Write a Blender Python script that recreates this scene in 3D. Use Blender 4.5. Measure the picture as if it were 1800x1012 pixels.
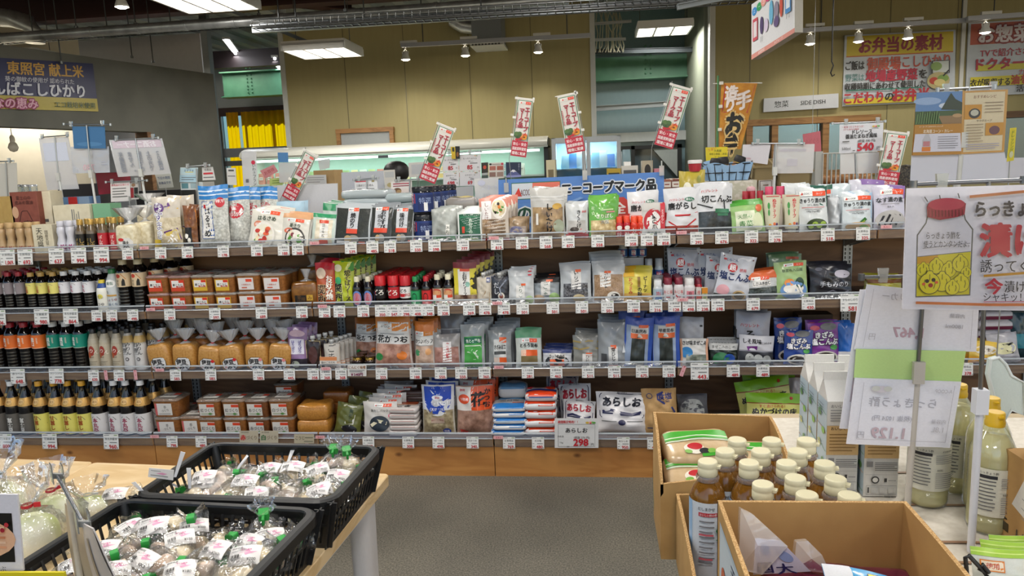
import bpy, math, random
from math import sin, cos, pi, sqrt
from mathutils import Vector, Matrix, Euler
from mathutils.geometry import tessellate_polygon

for _o in list(bpy.data.objects):
    bpy.data.objects.remove(_o)
SC = bpy.context.scene
COL = SC.collection
IMW, IMH = 1800.0, 1012.0

# ------------------------------------------------------------------ camera
FPX = 1300.0
CAM = Vector((3.225, -3.533, 1.509))
_yaw, _pit, _rol = -0.116, 0.158, -0.039
FW = Vector((sin(_yaw) * cos(_pit), cos(_yaw) * cos(_pit), -sin(_pit)))
_rt = Vector((cos(_yaw), -sin(_yaw), 0))
_up = _rt.cross(FW)
RT = _rt * cos(_rol) + _up * sin(_rol)
UP = -_rt * sin(_rol) + _up * cos(_rol)
cd = bpy.data.cameras.new('camera')
cd.sensor_width = 36.0
cd.lens = FPX / IMW * 36.0
cd.clip_start, cd.clip_end = 0.05, 60
cam = bpy.data.objects.new('camera', cd)
COL.objects.link(cam)
_m = Matrix((RT, UP, -FW)).transposed().to_4x4()
_m.translation = CAM
cam.matrix_world = _m
SC.camera = cam

# ------------------------------------------------------------------ world, exposure
W = bpy.data.worlds.new('world')
SC.world = W
W.use_nodes = True
_nt = W.node_tree
_bg = _nt.nodes['Background']
_sky = _nt.nodes.new('ShaderNodeTexSky')
_sky.sky_type = 'NISHITA'
_sky.sun_disc = False
_sky.sun_elevation = math.radians(42)
_sky.sun_rotation = math.radians(150)
_nt.links.new(_sky.outputs[0], _bg.inputs[0])
_bg.inputs[1].default_value = 0.17
SC.view_settings.view_transform = 'Standard'
SC.view_settings.look = 'None'
SC.view_settings.exposure = 0.0
SC.view_settings.gamma = 1.0
SC.view_settings.use_curve_mapping = False
LAMP_W = 27.0
SC.cycles.max_bounces = 6
SC.cycles.diffuse_bounces = 3
SC.cycles.glossy_bounces = 3
SC.cycles.transmission_bounces = 5
SC.cycles.transparent_max_bounces = 20
SC.cycles.caustics_reflective = False
SC.cycles.caustics_refractive = False
SC.cycles.use_denoising = True
SC.cycles.sample_clamp_indirect = 5.0

# ------------------------------------------------------------------ pixel <-> place
def ray(px, py):
    return FW + RT * ((px - 900.0) / FPX) - UP * ((py - 506.0) / FPX)
def atY(px, py, Y):
    d = ray(px, py)
    return CAM + d * ((Y - CAM.y) / d.y)
def atZ(px, py, Z):
    d = ray(px, py)
    return CAM + d * ((Z - CAM.z) / d.z)
def depth(p):
    return (p - CAM).dot(FW)

# ------------------------------------------------------------------ materials
MATS = {}
def lin(h):
    h = h.lstrip('#')
    if len(h) == 3:
        h = ''.join(c * 2 for c in h)
    out = []
    for i in (0, 2, 4):
        c = int(h[i:i + 2], 16) / 255.0
        out.append(c / 12.92 if c <= 0.04045 else ((c + 0.055) / 1.055) ** 2.4)
    return out + [1.0]
def base_mat(key):
    m = bpy.data.materials.new(key)
    m.use_nodes = True
    return m, m.node_tree, m.node_tree.nodes['Principled BSDF']
def ink(col, rough=0.36, metal=0.0, coat=0.0):
    """Printed ink, paint or plastic of one colour with a faint procedural mottling."""
    key = f'ink{col}{rough}{metal}{coat}'
    if key in MATS:
        return MATS[key]
    m, nt, b = base_mat(key)
    n = nt.nodes.new('ShaderNodeTexNoise')
    n.inputs['Scale'].default_value = 40
    n.inputs['Detail'].default_value = 1
    mp = nt.nodes.new('ShaderNodeMapRange')
    mp.inputs['To Min'].default_value = 0.93
    mp.inputs['To Max'].default_value = 1.05
    nt.links.new(n.outputs[0], mp.inputs[0])
    mx = nt.nodes.new('ShaderNodeMix')
    mx.data_type = 'RGBA'
    mx.blend_type = 'MULTIPLY'
    mx.inputs[0].default_value = 1.0
    mx.inputs[6].default_value = lin(col)
    nt.links.new(mp.outputs[0], mx.inputs[7])
    nt.links.new(mx.outputs[2], b.inputs['Base Color'])
    b.inputs['Roughness'].default_value = rough
    b.inputs['Metallic'].default_value = metal
    b.inputs['Coat Weight'].default_value = coat
    b.inputs['Coat Roughness'].default_value = 0.12
    MATS[key] = m
    return m
def noisy(c1, c2, scale=60, rough=0.5, bump=0.0, detail=3, coat=0.0, stretch=(1, 1, 1), lo=0.35, hi=0.65, dist=0.0):
    """Two colours mixed by noise: contents of bags, concrete, cardboard, wood figure."""
    key = f'noisy{c1}{c2}{scale}{rough}{bump}{coat}{stretch}{lo}{hi}{dist}'
    if key in MATS:
        return MATS[key]
    m, nt, b = base_mat(key)
    tc = nt.nodes.new('ShaderNodeTexCoord')
    mpg = nt.nodes.new('ShaderNodeMapping')
    mpg.inputs['Scale'].default_value = stretch
    nt.links.new(tc.outputs['Object'], mpg.inputs[0])
    n = nt.nodes.new('ShaderNodeTexNoise')
    n.inputs['Scale'].default_value = scale
    n.inputs['Detail'].default_value = detail
    n.inputs['Distortion'].default_value = dist
    nt.links.new(mpg.outputs[0], n.inputs['Vector'])
    r = nt.nodes.new('ShaderNodeValToRGB')
    r.color_ramp.elements[0].position = lo
    r.color_ramp.elements[0].color = lin(c1)
    r.color_ramp.elements[1].position = hi
    r.color_ramp.elements[1].color = lin(c2)
    nt.links.new(n.outputs[0], r.inputs[0])
    nt.links.new(r.outputs[0], b.inputs['Base Color'])
    b.inputs['Roughness'].default_value = rough
    b.inputs['Coat Weight'].default_value = coat
    b.inputs['Coat Roughness'].default_value = 0.12
    if bump:
        bp = nt.nodes.new('ShaderNodeBump')
        bp.inputs['Strength'].default_value = bump
        bp.inputs['Distance'].default_value = 0.004
        nt.links.new(n.outputs[0], bp.inputs['Height'])
        nt.links.new(bp.outputs[0], b.inputs['Normal'])
    MATS[key] = m
    return m
def wood(c1, c2, sc=3.0, rough=0.5, rot=0.0, knots=True):
    """Boards with grain running along X (long streaks plus rings and a few knots)."""
    key = f'wood{c1}{c2}{sc}{rough}{rot}'
    if key in MATS:
        return MATS[key]
    m, nt, b = base_mat(key)
    tc = nt.nodes.new('ShaderNodeTexCoord')
    mpg = nt.nodes.new('ShaderNodeMapping')
    mpg.inputs['Rotation'].default_value = (0, rot, 0)
    mpg.inputs['Scale'].default_value = (0.35, 1, 3)
    nt.links.new(tc.outputs['Object'], mpg.inputs[0])
    n = nt.nodes.new('ShaderNodeTexNoise')
    n.inputs['Scale'].default_value = sc
    n.inputs['Detail'].default_value = 5
    n.inputs['Distortion'].default_value = 0.8
    nt.links.new(mpg.outputs[0], n.inputs['Vector'])
    mul = nt.nodes.new('ShaderNodeMath')
    mul.operation = 'MULTIPLY'
    mul.inputs[1].default_value = 9.0
    nt.links.new(n.outputs[0], mul.inputs[0])
    fr = nt.nodes.new('ShaderNodeMath')
    fr.operation = 'PINGPONG'
    fr.inputs[1].default_value = 1.0
    nt.links.new(mul.outputs[0], fr.inputs[0])
    r = nt.nodes.new('ShaderNodeValToRGB')
    r.color_ramp.elements[0].color = lin(c1)
    r.color_ramp.elements[0].position = 0.05
    r.color_ramp.elements[1].color = lin(c2)
    r.color_ramp.elements[1].position = 0.7
    nt.links.new(fr.outputs[0], r.inputs[0])
    out = r.outputs[0]
    if knots:
        v = nt.nodes.new('ShaderNodeTexVoronoi')
        v.inputs['Scale'].default_value = 3.2
        mv = nt.nodes.new('ShaderNodeMapping')
        mv.inputs['Scale'].default_value = (0.8, 1, 1.3)
        nt.links.new(tc.outputs['Object'], mv.inputs[0])
        nt.links.new(mv.outputs[0], v.inputs['Vector'])
        rk = nt.nodes.new('ShaderNodeValToRGB')
        rk.color_ramp.elements[0].position = 0.03
        rk.color_ramp.elements[0].color = (0.25, 0.18, 0.14, 1)
        rk.color_ramp.elements[1].position = 0.07
        rk.color_ramp.elements[1].color = (1, 1, 1, 1)
        nt.links.new(v.outputs[0], rk.inputs[0])
        mx = nt.nodes.new('ShaderNodeMix')
        mx.data_type = 'RGBA'
        mx.blend_type = 'MULTIPLY'
        mx.inputs[0].default_value = 1
        nt.links.new(out, mx.inputs[6])
        nt.links.new(rk.outputs[0], mx.inputs[7])
        out = mx.outputs[2]
    nt.links.new(out, b.inputs['Base Color'])
    b.inputs['Roughness'].default_value = rough
    MATS[key] = m
    return m
def film(tint='#ffffff', gloss=0.16, rough=0.12, crinkle=0.6, scale=40, op=0.0, opcol='#f4f4f4'):
    """Clear plastic: see-through with reflections; op adds a milky share."""
    key = f'film{tint}{gloss}{rough}{crinkle}{scale}{op}{opcol}'
    if key in MATS:
        return MATS[key]
    m = bpy.data.materials.new(key)
    m.use_nodes = True
    nt = m.node_tree
    nt.nodes.clear()
    out = nt.nodes.new('ShaderNodeOutputMaterial')
    tr = nt.nodes.new('ShaderNodeBsdfTransparent')
    tr.inputs[0].default_value = lin(tint)
    gl = nt.nodes.new('ShaderNodeBsdfGlossy')
    gl.inputs['Roughness'].default_value = rough
    gl.inputs[0].default_value = (0.9, 0.93, 0.97, 1)
    fr = nt.nodes.new('ShaderNodeFresnel')
    fr.inputs[0].default_value = 1.45
    ad = nt.nodes.new('ShaderNodeMath')
    ad.operation = 'MULTIPLY_ADD'
    ad.inputs[1].default_value = 0.55
    ad.inputs[2].default_value = gloss * 0.08
    ad.use_clamp = True
    nt.links.new(fr.outputs[0], ad.inputs[0])
    if crinkle:
        n = nt.nodes.new('ShaderNodeTexNoise')
        n.inputs['Scale'].default_value = scale
        n.inputs['Detail'].default_value = 2
        tc = nt.nodes.new('ShaderNodeTexCoord')
        nt.links.new(tc.outputs['Object'], n.inputs['Vector'])
        bp = nt.nodes.new('ShaderNodeBump')
        bp.inputs['Strength'].default_value = crinkle
        bp.inputs['Distance'].default_value = 0.01
        nt.links.new(n.outputs[0], bp.inputs['Height'])
        nt.links.new(bp.outputs[0], gl.inputs['Normal'])
    mx = nt.nodes.new('ShaderNodeMixShader')
    nt.links.new(ad.outputs[0], mx.inputs[0])
    src = tr.outputs[0]
    if op:
        df = nt.nodes.new('ShaderNodeBsdfDiffuse')
        df.inputs[0].default_value = lin(opcol)
        m0 = nt.nodes.new('ShaderNodeMixShader')
        m0.inputs[0].default_value = op
        nt.links.new(tr.outputs[0], m0.inputs[1])
        nt.links.new(df.outputs[0], m0.inputs[2])
        src = m0.outputs[0]
    nt.links.new(src, mx.inputs[1])
    nt.links.new(gl.outputs[0], mx.inputs[2])
    nt.links.new(mx.outputs[0], out.inputs[0])
    MATS[key] = m
    return m
def glow(col, s):
    key = f'glow{col}{s}'
    if key in MATS:
        return MATS[key]
    m, nt, b = base_mat(key)
    b.inputs['Base Color'].default_value = lin(col)
    b.inputs['Emission Color'].default_value = lin(col)
    b.inputs['Emission Strength'].default_value = s
    MATS[key] = m
    return m
def steel(col='#c8cacc', rough=0.3):
    return ink(col, rough, 1.0)
def asmat(c):
    return ink(c) if isinstance(c, str) else c

# ------------------------------------------------------------------ text
_FC = bpy.data.curves.new('glyph_source', 'FONT')
_FC.resolution_u = 2
_FO = bpy.data.objects.new('glyph_source', _FC)
COL.objects.link(_FO)
GLY = {}
def glyphs(s):
    k = s
    if k not in GLY:
        _FC.body = s
        _FO.update_tag()
        dg = bpy.context.evaluated_depsgraph_get()
        dg.update()
        ev = _FO.evaluated_get(dg)
        me = ev.to_mesh()
        vs = [(v.co.x, v.co.y) for v in me.vertices]
        fs = [tuple(p.vertices) for p in me.polygons]
        if fs:
            def ar(f):
                return sum(vs[f[i]][0] * vs[f[(i + 1) % len(f)]][1] - vs[f[(i + 1) % len(f)]][0] * vs[f[i]][1] for i in range(len(f)))
            fs = [f if ar(f) > 0 else tuple(reversed(f)) for f in fs]
            xs = [v[0] for v in vs]; ys = [v[1] for v in vs]
            bb = (min(xs), min(ys), max(xs), max(ys))
        else:
            bb = (0, 0, 1, 1)
        ev.to_mesh_clear()
        GLY[k] = (vs, fs, bb)
    return GLY[k]
TURN = 'ー〜~-（）()'

# ------------------------------------------------------------------ mesh builder
class MB:
    def __init__(s):
        s.v, s.f, s.mi, s.sm, s.mats = [], [], [], [], []
    def mat(s, m):
        m = asmat(m)
        for i, q in enumerate(s.mats):
            if q is m:
                return i
        s.mats.append(m)
        return len(s.mats) - 1
    def add(s, vs, fs, m, smooth=False):
        b = len(s.v)
        k = s.mat(m)
        s.v.extend(tuple(v) for v in vs)
        for f in fs:
            s.f.append(tuple(i + b for i in f))
            s.mi.append(k)
            s.sm.append(smooth)
        return s
    def quad(s, a, b, c, d, m):
        return s.add([a, b, c, d], [(0, 1, 2, 3)], m)
    def box(s, x0, y0, z0, x1, y1, z1, m):
        x0, x1 = sorted((x0, x1)); y0, y1 = sorted((y0, y1)); z0, z1 = sorted((z0, z1))
        v = [(x0, y0, z0), (x1, y0, z0), (x1, y1, z0), (x0, y1, z0), (x0, y0, z1), (x1, y0, z1), (x1, y1, z1), (x0, y1, z1)]
        return s.add(v, [(3, 2, 1, 0), (4, 5, 6, 7), (0, 1, 5, 4), (1, 2, 6, 5), (2, 3, 7, 6), (3, 0, 4, 7)], m)
    def obox(s, c, ax, ay, az, m):
        """oriented box: centre and three half-axis vectors"""
        c, ax, ay, az = Vector(c), Vector(ax), Vector(ay), Vector(az)
        v = [c + ax * i + ay * j + az * k for k in (-1, 1) for i, j in ((-1, -1), (1, -1), (1, 1), (-1, 1))]
        return s.add(v, [(3, 2, 1, 0), (4, 5, 6, 7), (0, 1, 5, 4), (1, 2, 6, 5), (2, 3, 7, 6), (3, 0, 4, 7)], m)
    def rprism(s, secs, m, n=4, cap=True, cx=0, cy=0, smooth=True):
        """stack of rounded rectangles: secs = [(z, half_w, half_d, r)]"""
        N = 4 * (n + 1)
        vs, fs = [], []
        for z, a, b, r in secs:
            r = min(r, a * 0.999, b * 0.999)
            for q in range(4):
                sx, sy = ((1, 1), (-1, 1), (-1, -1), (1, -1))[q]
                for i in range(n + 1):
                    t = (q + i / n) * pi / 2
                    vs.append((cx + sx * (a - r) + r * cos(t), cy + sy * (b - r) + r * sin(t), z))
        for k in range(len(secs) - 1):
            for i in range(N):
                j = (i + 1) % N
                fs.append((k * N + i, k * N + j, (k + 1) * N + j, (k + 1) * N + i))
        s.add(vs, fs, m, smooth)
        if cap:
            s.add(vs[-N:], [tuple(range(N))], m)
            s.add(vs[:N], [tuple(reversed(range(N)))], m)
        return s
    def lathe(s, prof, m, n=16, c=(0, 0, 0), smooth=True, rmod=None, captop=False, axis=None):
        vs, fs = [], []
        for r, z in prof:
            for i in range(n):
                t = 2 * pi * i / n
                rr = r * (rmod(t, z) if rmod else 1)
                p = Vector((rr * cos(t), rr * sin(t), z))
                if axis:
                    p = axis @ p
                vs.append((c[0] + p.x, c[1] + p.y, c[2] + p.z))
        for k in range(len(prof) - 1):
            for i in range(n):
                j = (i + 1) % n
                fs.append((k * n + i, k * n + j, (k + 1) * n + j, (k + 1) * n + i))
        s.add(vs, fs, m, smooth)
        if captop:
            s.add(vs[-n:], [tuple(range(n))], m)
        return s
    def tube(s, pts, r, m, n=8, smooth=True, caps=True):
        pts = [Vector(p) for p in pts]
        vs, fs = [], []
        up = Vector((0, 0, 1))
        for i, p in enumerate(pts):
            d = (pts[min(i + 1, len(pts) - 1)] - pts[max(i - 1, 0)]).normalized()
            a = d.cross(up if abs(d.z) < 0.9 else Vector((0, 1, 0))).normalized()
            b = a.cross(d)
            rr = r[i] if isinstance(r, (list, tuple)) else r
            for k in range(n):
                t = 2 * pi * k / n
                vs.append(p + a * (rr * cos(t)) + b * (rr * sin(t)))
        for i in range(len(pts) - 1):
            for k in range(n):
                j = (k + 1) % n
                fs.append((i * n + k, i * n + j, (i + 1) * n + j, (i + 1) * n + k))
        s.add(vs, fs, m, smooth)
        if caps:
            s.add(vs[:n], [tuple(reversed(range(n)))], m)
            s.add(vs[-n:], [tuple(range(n))], m)
        return s
    def grid(s, fn, nu, nv, m, smooth=True, flip=False, closed=False):
        vs = [fn(i / nu, j / nv) for j in range(nv + 1) for i in range(nu + 1)]
        fs = []
        for j in range(nv):
            for i in range(nu):
                a = j * (nu + 1) + i
                q = (a, a + 1, a + nu + 2, a + nu + 1)
                fs.append(tuple(reversed(q)) if flip else q)
        return s.add(vs, fs, m, smooth)
    def sell(s, w, d, h, e1, e2, m, nu=16, nv=10, warp=None, c=(0, 0, 0)):
        """superellipsoid (pillow, loaf, bulb) standing on z = 0"""
        def sp(x, e):
            return math.copysign(abs(x) ** e, x)
        def fn(u, v):
            a = -pi + 2 * pi * u
            b = -pi / 2 + pi * v
            x = w / 2 * sp(cos(b), e1) * sp(cos(a), e2)
            y = d / 2 * sp(cos(b), e1) * sp(sin(a), e2)
            z = h / 2 + h / 2 * sp(sin(b), e1)
            p = (x, y, z)
            p = warp(p, u, v) if warp else p
            return (p[0] + c[0], p[1] + c[1], p[2] + c[2])
        return s.grid(fn, nu, nv, m)
    # -- art on a surface: S(u, v, lift) -> point; u, v in 0..1; asp = width / height
    def art(s, S, els, asp=1.0, lift=0.0004, step=0.00022, dens=10):
        L = lift
        for e in els:
            k = e[0]
            if k == 'r':
                _, u0, v0, u1, v1, c = e[:6]
                nu = max(1, int(abs(u1 - u0) * dens)); nv = max(1, int(abs(v1 - v0) * dens))
                s.grid(lambda a, b: S(u0 + (u1 - u0) * a, v0 + (v1 - v0) * b, L), nu, nv, c)
            elif k == 'e':
                _, cu, cv, ru, rv, c = e[:6]
                n = 20
                vs = [S(cu, cv, L)]
                fs = []
                for q in (0.5, 1.0):
                    for i in range(n):
                        t = 2 * pi * i / n
                        vs.append(S(cu + ru * q * cos(t), cv + rv * q * sin(t), L))
                for i in range(n):
                    j = (i + 1) % n
                    fs.append((0, 1 + i, 1 + j))
                    fs.append((1 + i, 1 + n + i, 1 + n + j, 1 + j))
                s.add(vs, fs, c, True)
            elif k == 'p':
                pts = e[1]
                tris = tessellate_polygon([[Vector((p[0], p[1], 0)) for p in pts]])
                def ccw(t):
                    a, b, c_ = (pts[i] for i in t)
                    return (b[0] - a[0]) * (c_[1] - a[1]) - (c_[0] - a[0]) * (b[1] - a[1]) > 0
                s.add([S(p[0], p[1], L) for p in pts], [t if ccw(t) else tuple(reversed(t)) for t in tris], e[2])
            elif k == 'l':       # stroke through points: ('l', pts, width in v units, colour)
                pts, w, c = e[1], e[2], e[3]
                q = [(p[0] * asp, p[1]) for p in pts]
                vs = []
                for i, p in enumerate(q):
                    a, b = q[max(i - 1, 0)], q[min(i + 1, len(q) - 1)]
                    dx, dy = b[0] - a[0], b[1] - a[1]
                    l = sqrt(dx * dx + dy * dy) or 1
                    ox, oy = -dy / l * w / 2, dx / l * w / 2
                    vs.append(S((p[0] - ox) / asp, p[1] - oy, L))
                    vs.append(S((p[0] + ox) / asp, p[1] + oy, L))
                s.add(vs, [(2 * i, 2 * i + 2, 2 * i + 3, 2 * i + 1) for i in range(len(q) - 1)], c)
            elif k == 't':       # ('t', text, cu, cv, height, colour, {opts})
                _, txt, cu, cv, h, c = e[:6]
                o = e[6] if len(e) > 6 else {}
                s._text(S, txt, cu, cv, h, c, o, asp, L, step)
                L += 3.2 * step if 'out' in o else max(1.2 * step, 2.6e-4)
            L += step
        return s
    def _text(s, S, txt, cu, cv, h, c, o, asp, L, step):
        bold = o.get('b', 0.02)
        maxw = o.get('w', 9)
        rot = o.get('rot', 0.0)
        mir = -1 if o.get('mir') else 1
        passes = []
        if 'out' in o:
            passes.append((o['out'], o.get('ow', 0.055), 0))
        passes.append((c, bold, 2.0 * step if passes else 0))
        for col, bd, dl in passes:
            items = []           # (verts, faces) in v-units about (0, 0)
            if o.get('vert'):
                n = len(txt)
                pit = h * o.get('pit', 1.08)
                for i, ch in enumerate(txt):
                    if ch == ' ':
                        continue
                    vs, fs, bb = glyphs(ch)
                    sc = h / 0.88
                    bx, by = 0.5, 0.38
                    if ch.isascii():
                        bx = (bb[0] + bb[2]) / 2
                    y0 = ((n - 1) / 2 - i) * pit
                    if ch in TURN:
                        items.append(([((v[1] - by) * sc, -(v[0] - bx) * sc + y0) for v in vs], fs))
                    else:
                        items.append(([((v[0] - bx) * sc, (v[1] - by) * sc + y0) for v in vs], fs))
                fx = 1.0
            else:
                vs, fs, bb = glyphs(txt)
                sc = h / 0.88 if not txt.isascii() else h / 0.74
                wid = (bb[2] - bb[0]) * sc
                fx = min(1.0, maxw * asp / wid) if wid > 0 else 1.0
                cx, cy = (bb[0] + bb[2]) / 2, (0.38 if not txt.isascii() else 0.36)
                items.append(([((v[0] - cx) * sc * fx, (v[1] - cy) * sc) for v in vs], fs))
            ca, sa = cos(rot), sin(rot)
            # heavier lettering: the same glyph set down again a little to each side
            g = h / 0.8
            if col is not c or bd > 0.05:
                rr = bd * g * (1.0 if col is not c else 0.6)
                sh = [(rr * cos(i * pi / 4), rr * sin(i * pi / 4)) for i in range(8 if col is not c else 6)]
            elif bd > 0.025:
                rr = bd * g * 0.55
                sh = [(-rr, -rr * .6), (rr, -rr * .6), (-rr, rr * .6), (rr, rr * .6)]
            elif bd > 0:
                sh = [(-bd * g * 0.4, 0), (bd * g * 0.4, 0)]
            else:
                sh = [(0, 0)]
            for vs, fs in items:
                ff = [tuple(reversed(f)) for f in fs] if mir < 0 else fs
                for ci, (qx, qy) in enumerate(sh):
                    out = []
                    for x, y in vs:
                        x = (x + qx) * mir
                        y = y + qy
                        X, Y = x * ca - y * sa, x * sa + y * ca
                        out.append(S(cu + X / asp, cv + Y, L + dl + ci * max(step * 0.22, 5e-5)))
                    s.add(out, ff, col)
    def mesh(s, name):
        me = bpy.data.meshes.new(name)
        me.from_pydata(s.v, [], s.f)
        for m in s.mats:
            me.materials.append(m)
        me.polygons.foreach_set('material_index', s.mi)
        me.polygons.foreach_set('use_smooth', s.sm)
        me.update()
        return me
    def obj(s, name, parent=None, loc=None, rot=None, **kw):
        return link(name, s.mesh(name), parent, loc, rot, **kw)

def link(name, me, parent=None, loc=None, rot=None, label=None, cat=None, group=None, kind=None):
    o = bpy.data.objects.new(name, me)
    COL.objects.link(o)
    if parent is not None:
        o.parent = parent
    if loc is not None:
        o.location = loc
    if rot is not None:
        o.rotation_euler = rot
    if label: o['label'] = label
    if cat: o['category'] = cat
    if group: o['group'] = group
    if kind: o['kind'] = kind
    return o
def thing(name, label, cat, loc=(0, 0, 0), rot=None, group=None):
    return link(name, None, None, loc, rot, label, cat, group)
def flat(x0, z0, w, h, y=0.0, cyl=None):
    """S for an upright flat panel facing -Y"""
    return lambda u, v, L: (x0 + u * w, y - L, z0 + v * h)
ORD = ['first', 'second', 'third', 'fourth', 'fifth', 'sixth', 'seventh', 'eighth', 'ninth', 'tenth', 'eleventh', 'twelfth', 'thirteenth', 'fourteenth', 'fifteenth', 'sixteenth']
USED = {}
def uniq(lab):
    """guards against two things ending up with the same words"""
    USED[lab] = USED.get(lab, 0) + 1
    return lab
def build(tpl, loc, rot, label, cat, group=None):
    """tpl = (kind name, [(part, mesh, [(sub, mesh)])]); copies share mesh data"""
    name, parts = tpl
    uniq(label)
    if len(parts) == 1 and not parts[0][2]:
        return link(name, parts[0][1], None, loc, rot, label, cat, group)
    r = thing(name, label, cat, loc, rot, group)
    for pn, me, subs in parts:
        p = link(pn, me, r)
        for sn, sm in subs:
            link(sn, sm, p)
    return r
def panel(name, px, Y, els, label, cat, back='#e8e8e6', thick=0.003, group=None, parent=None, curl=0.0, kind=None, edge=None, mat=None, bel=None, post=None):
    """A flat sheet or board seen at four pixels (TL, TR, BR, BL) standing at depth Y (number or one per corner)."""
    ys = Y if isinstance(Y, (list, tuple)) else (Y,) * 4
    P = [atY(p[0], p[1], y) for p, y in zip(px, ys)]
    c = (P[0] + P[1] + P[2] + P[3]) / 4
    TL, TR, BR, BL = [p - c for p in P]
    n = (BR - BL).cross(TL - BL).normalized()
    if n.dot(CAM - c) < 0:
        n = -n
    asp = ((TR - TL).length + (BR - BL).length) / ((TL - BL).length + (TR - BR).length)
    def S(u, v, L):
        p = (BL * (1 - u) + BR * u) * (1 - v) + (TL * (1 - u) + TR * u) * v
        return p + n * (L + curl * sin(pi * v) * 0.6 + curl * cos(pi * u) * 0.5)
    mb = MB()
    m = mat or back
    mb.grid(lambda u, v: S(u, v, 0), 20 if curl else 1, 20 if curl else 1, m)
    mb.grid(lambda u, v: S(u, v, -thick), 8 if curl else 1, 8 if curl else 1, m, flip=True)
    for (a, b) in (((0, 0), (1, 0)), ((1, 0), (1, 1)), ((1, 1), (0, 1)), ((0, 1), (0, 0))):
        mb.quad(S(a[0], a[1], -thick), S(b[0], b[1], -thick), S(b[0], b[1], 0), S(a[0], a[1], 0), edge or m)
    if els:
        mb.art(S, els, asp, 0.0014 if curl else 0.0006, min(0.0004, 0.006 / len(els)) if c.y < 2 else 0.0012, 20 if curl else 10)
    if bel:
        mb.art(lambda u, v, L: S(1 - u, v, -thick - L), bel, asp, 0.0006, 0.0004)
    if label:
        uniq(label)
    if post is not None:
        mb.tube([(0, 0.005, post - c.z), (0, 0.005, 0)], 0.002, steel('#a9adb0'), 6)
    return mb.obj(name, parent, c if parent is None else c - parent.location, None, label=label, cat=cat, group=group, kind=kind)

# ================================================================== the setting
ALL = dict(kind='structure')
def atV(px,py,p0,dr):
    """pixel -> point on the vertical plane through p0 (x, y) along dr (x, y)"""
    d = ray(px,py)
    nx,ny = -dr[1],dr[0]
    t = ((p0[0] - CAM.x) * nx + (p0[1] - CAM.y) * ny) / (d.x * nx + d.y * ny)
    return CAM + d * t
def slab(name,b,m,**kw):
    mb = MB(); mb.box(*b,m)
    return mb.obj(name,**(kw or ALL))

CONC = noisy('#4d4b44','#706c62',2.2,0.62,0.02,6,lo=0.3,hi=0.75)
def floor_mat():
    m = noisy('#5d5b54','#7d796e',1.6,0.55,0.0,8,lo=0.3,hi=0.75)
    nt = m.node_tree
    b = nt.nodes['Principled BSDF']
    v = nt.nodes.new('ShaderNodeTexNoise'); v.inputs['Scale'].default_value = 150; v.inputs['Detail'].default_value = 2
    tc = nt.nodes.new('ShaderNodeTexCoord'); nt.links.new(tc.outputs['Object'],v.inputs['Vector'])
    r = nt.nodes.new('ShaderNodeValToRGB')
    r.color_ramp.elements[0].position = 0.35; r.color_ramp.elements[0].color = (0.5,0.5,0.5,1)
    r.color_ramp.elements[1].position = 0.72; r.color_ramp.elements[1].color = (1.45,1.42,1.34,1)
    nt.links.new(v.outputs[0],r.inputs[0])
    mx = nt.nodes.new('ShaderNodeMix'); mx.data_type = 'RGBA'; mx.blend_type = 'MULTIPLY'; mx.inputs[0].default_value = 1
    src = b.inputs['Base Color'].links[0].from_socket
    nt.links.new(src,mx.inputs[6]); nt.links.new(r.outputs[0],mx.inputs[7])
    nt.links.new(mx.outputs[2],b.inputs['Base Color'])
    return m
slab('floor',(-7,-6,-0.1,12,13,0),floor_mat())
mb = MB()
mb.box(-7,-6,3.75,12,5.7,3.85,ink('#3b2122',0.7))
mb.box(-7,5.7,3.75,12,9.35,3.85,ink('#8f9492',0.7))
for i in range(24):                       # deck ribs of the far rooms
    x = -6.5 + i * 0.45
    mb.box(x,5.8,3.68,x + 0.14,9.35,3.76,ink('#a9aeab',0.7))
mb.obj('ceiling',**ALL)
# dark red roof beams
MAROON = ink('#3c1c1d',0.55)
for i,(a,b,h) in enumerate((((-5,4.6,3.52),(9,4.6,3.52),0.3),((-5,2.4,3.6),(9,2.4,3.6),0.28),((-1.9,-1.0,3.62),(-0.9,5.5,3.62),0.16),((3.6,-1.0,3.62),(3.6,5.5,3.62),0.16),((-4.4,1.0,3.5),(0.4,5.4,3.5),0.1))):
    a,b = Vector(a),Vector(b)
    d = (b - a); L = d.length; d.normalize(); s = d.cross(Vector((0,0,1)))
    mb = MB(); c = (a + b) / 2
    mb.obox(c + Vector((0,0,h / 2)),d * L / 2,s * 0.1,(0,0,0.012),MAROON)
    mb.obox(c - Vector((0,0,h / 2)),d * L / 2,s * 0.1,(0,0,0.012),MAROON)
    mb.obox(c,d * L / 2,s * 0.008,(0,0,h / 2),MAROON)
    mb.obj('trim_beam',**ALL)

OLIVE = noisy('#a79c6e','#aa9f71',26,0.75,0.0,3,stretch=(1,1,0.08))
def seam(mb,xs,y,z0,z1):
    for x in xs:
        mb.box(x - 0.004,y - 0.004,z0,x + 0.004,y,z1,ink('#6f6848'))
# back panel wall
mb = MB()
mb.box(-0.56,5.6,0,3.2,5.75,3.45,OLIVE)
seam(mb,(0.2,0.95,1.75,2.5),5.6,0,3.45)
mb.obj('wall_back',**ALL)
mb=MB(); mb.box(3.2,5.58,0,3.26,5.76,3.6,ink('#c9ccc9',0.4)); mb.box(-0.62,5.58,0,-0.56,5.76,3.6,ink('#c9ccc9',0.4)); mb.obj('trim_wall_edge',**ALL)
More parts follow.
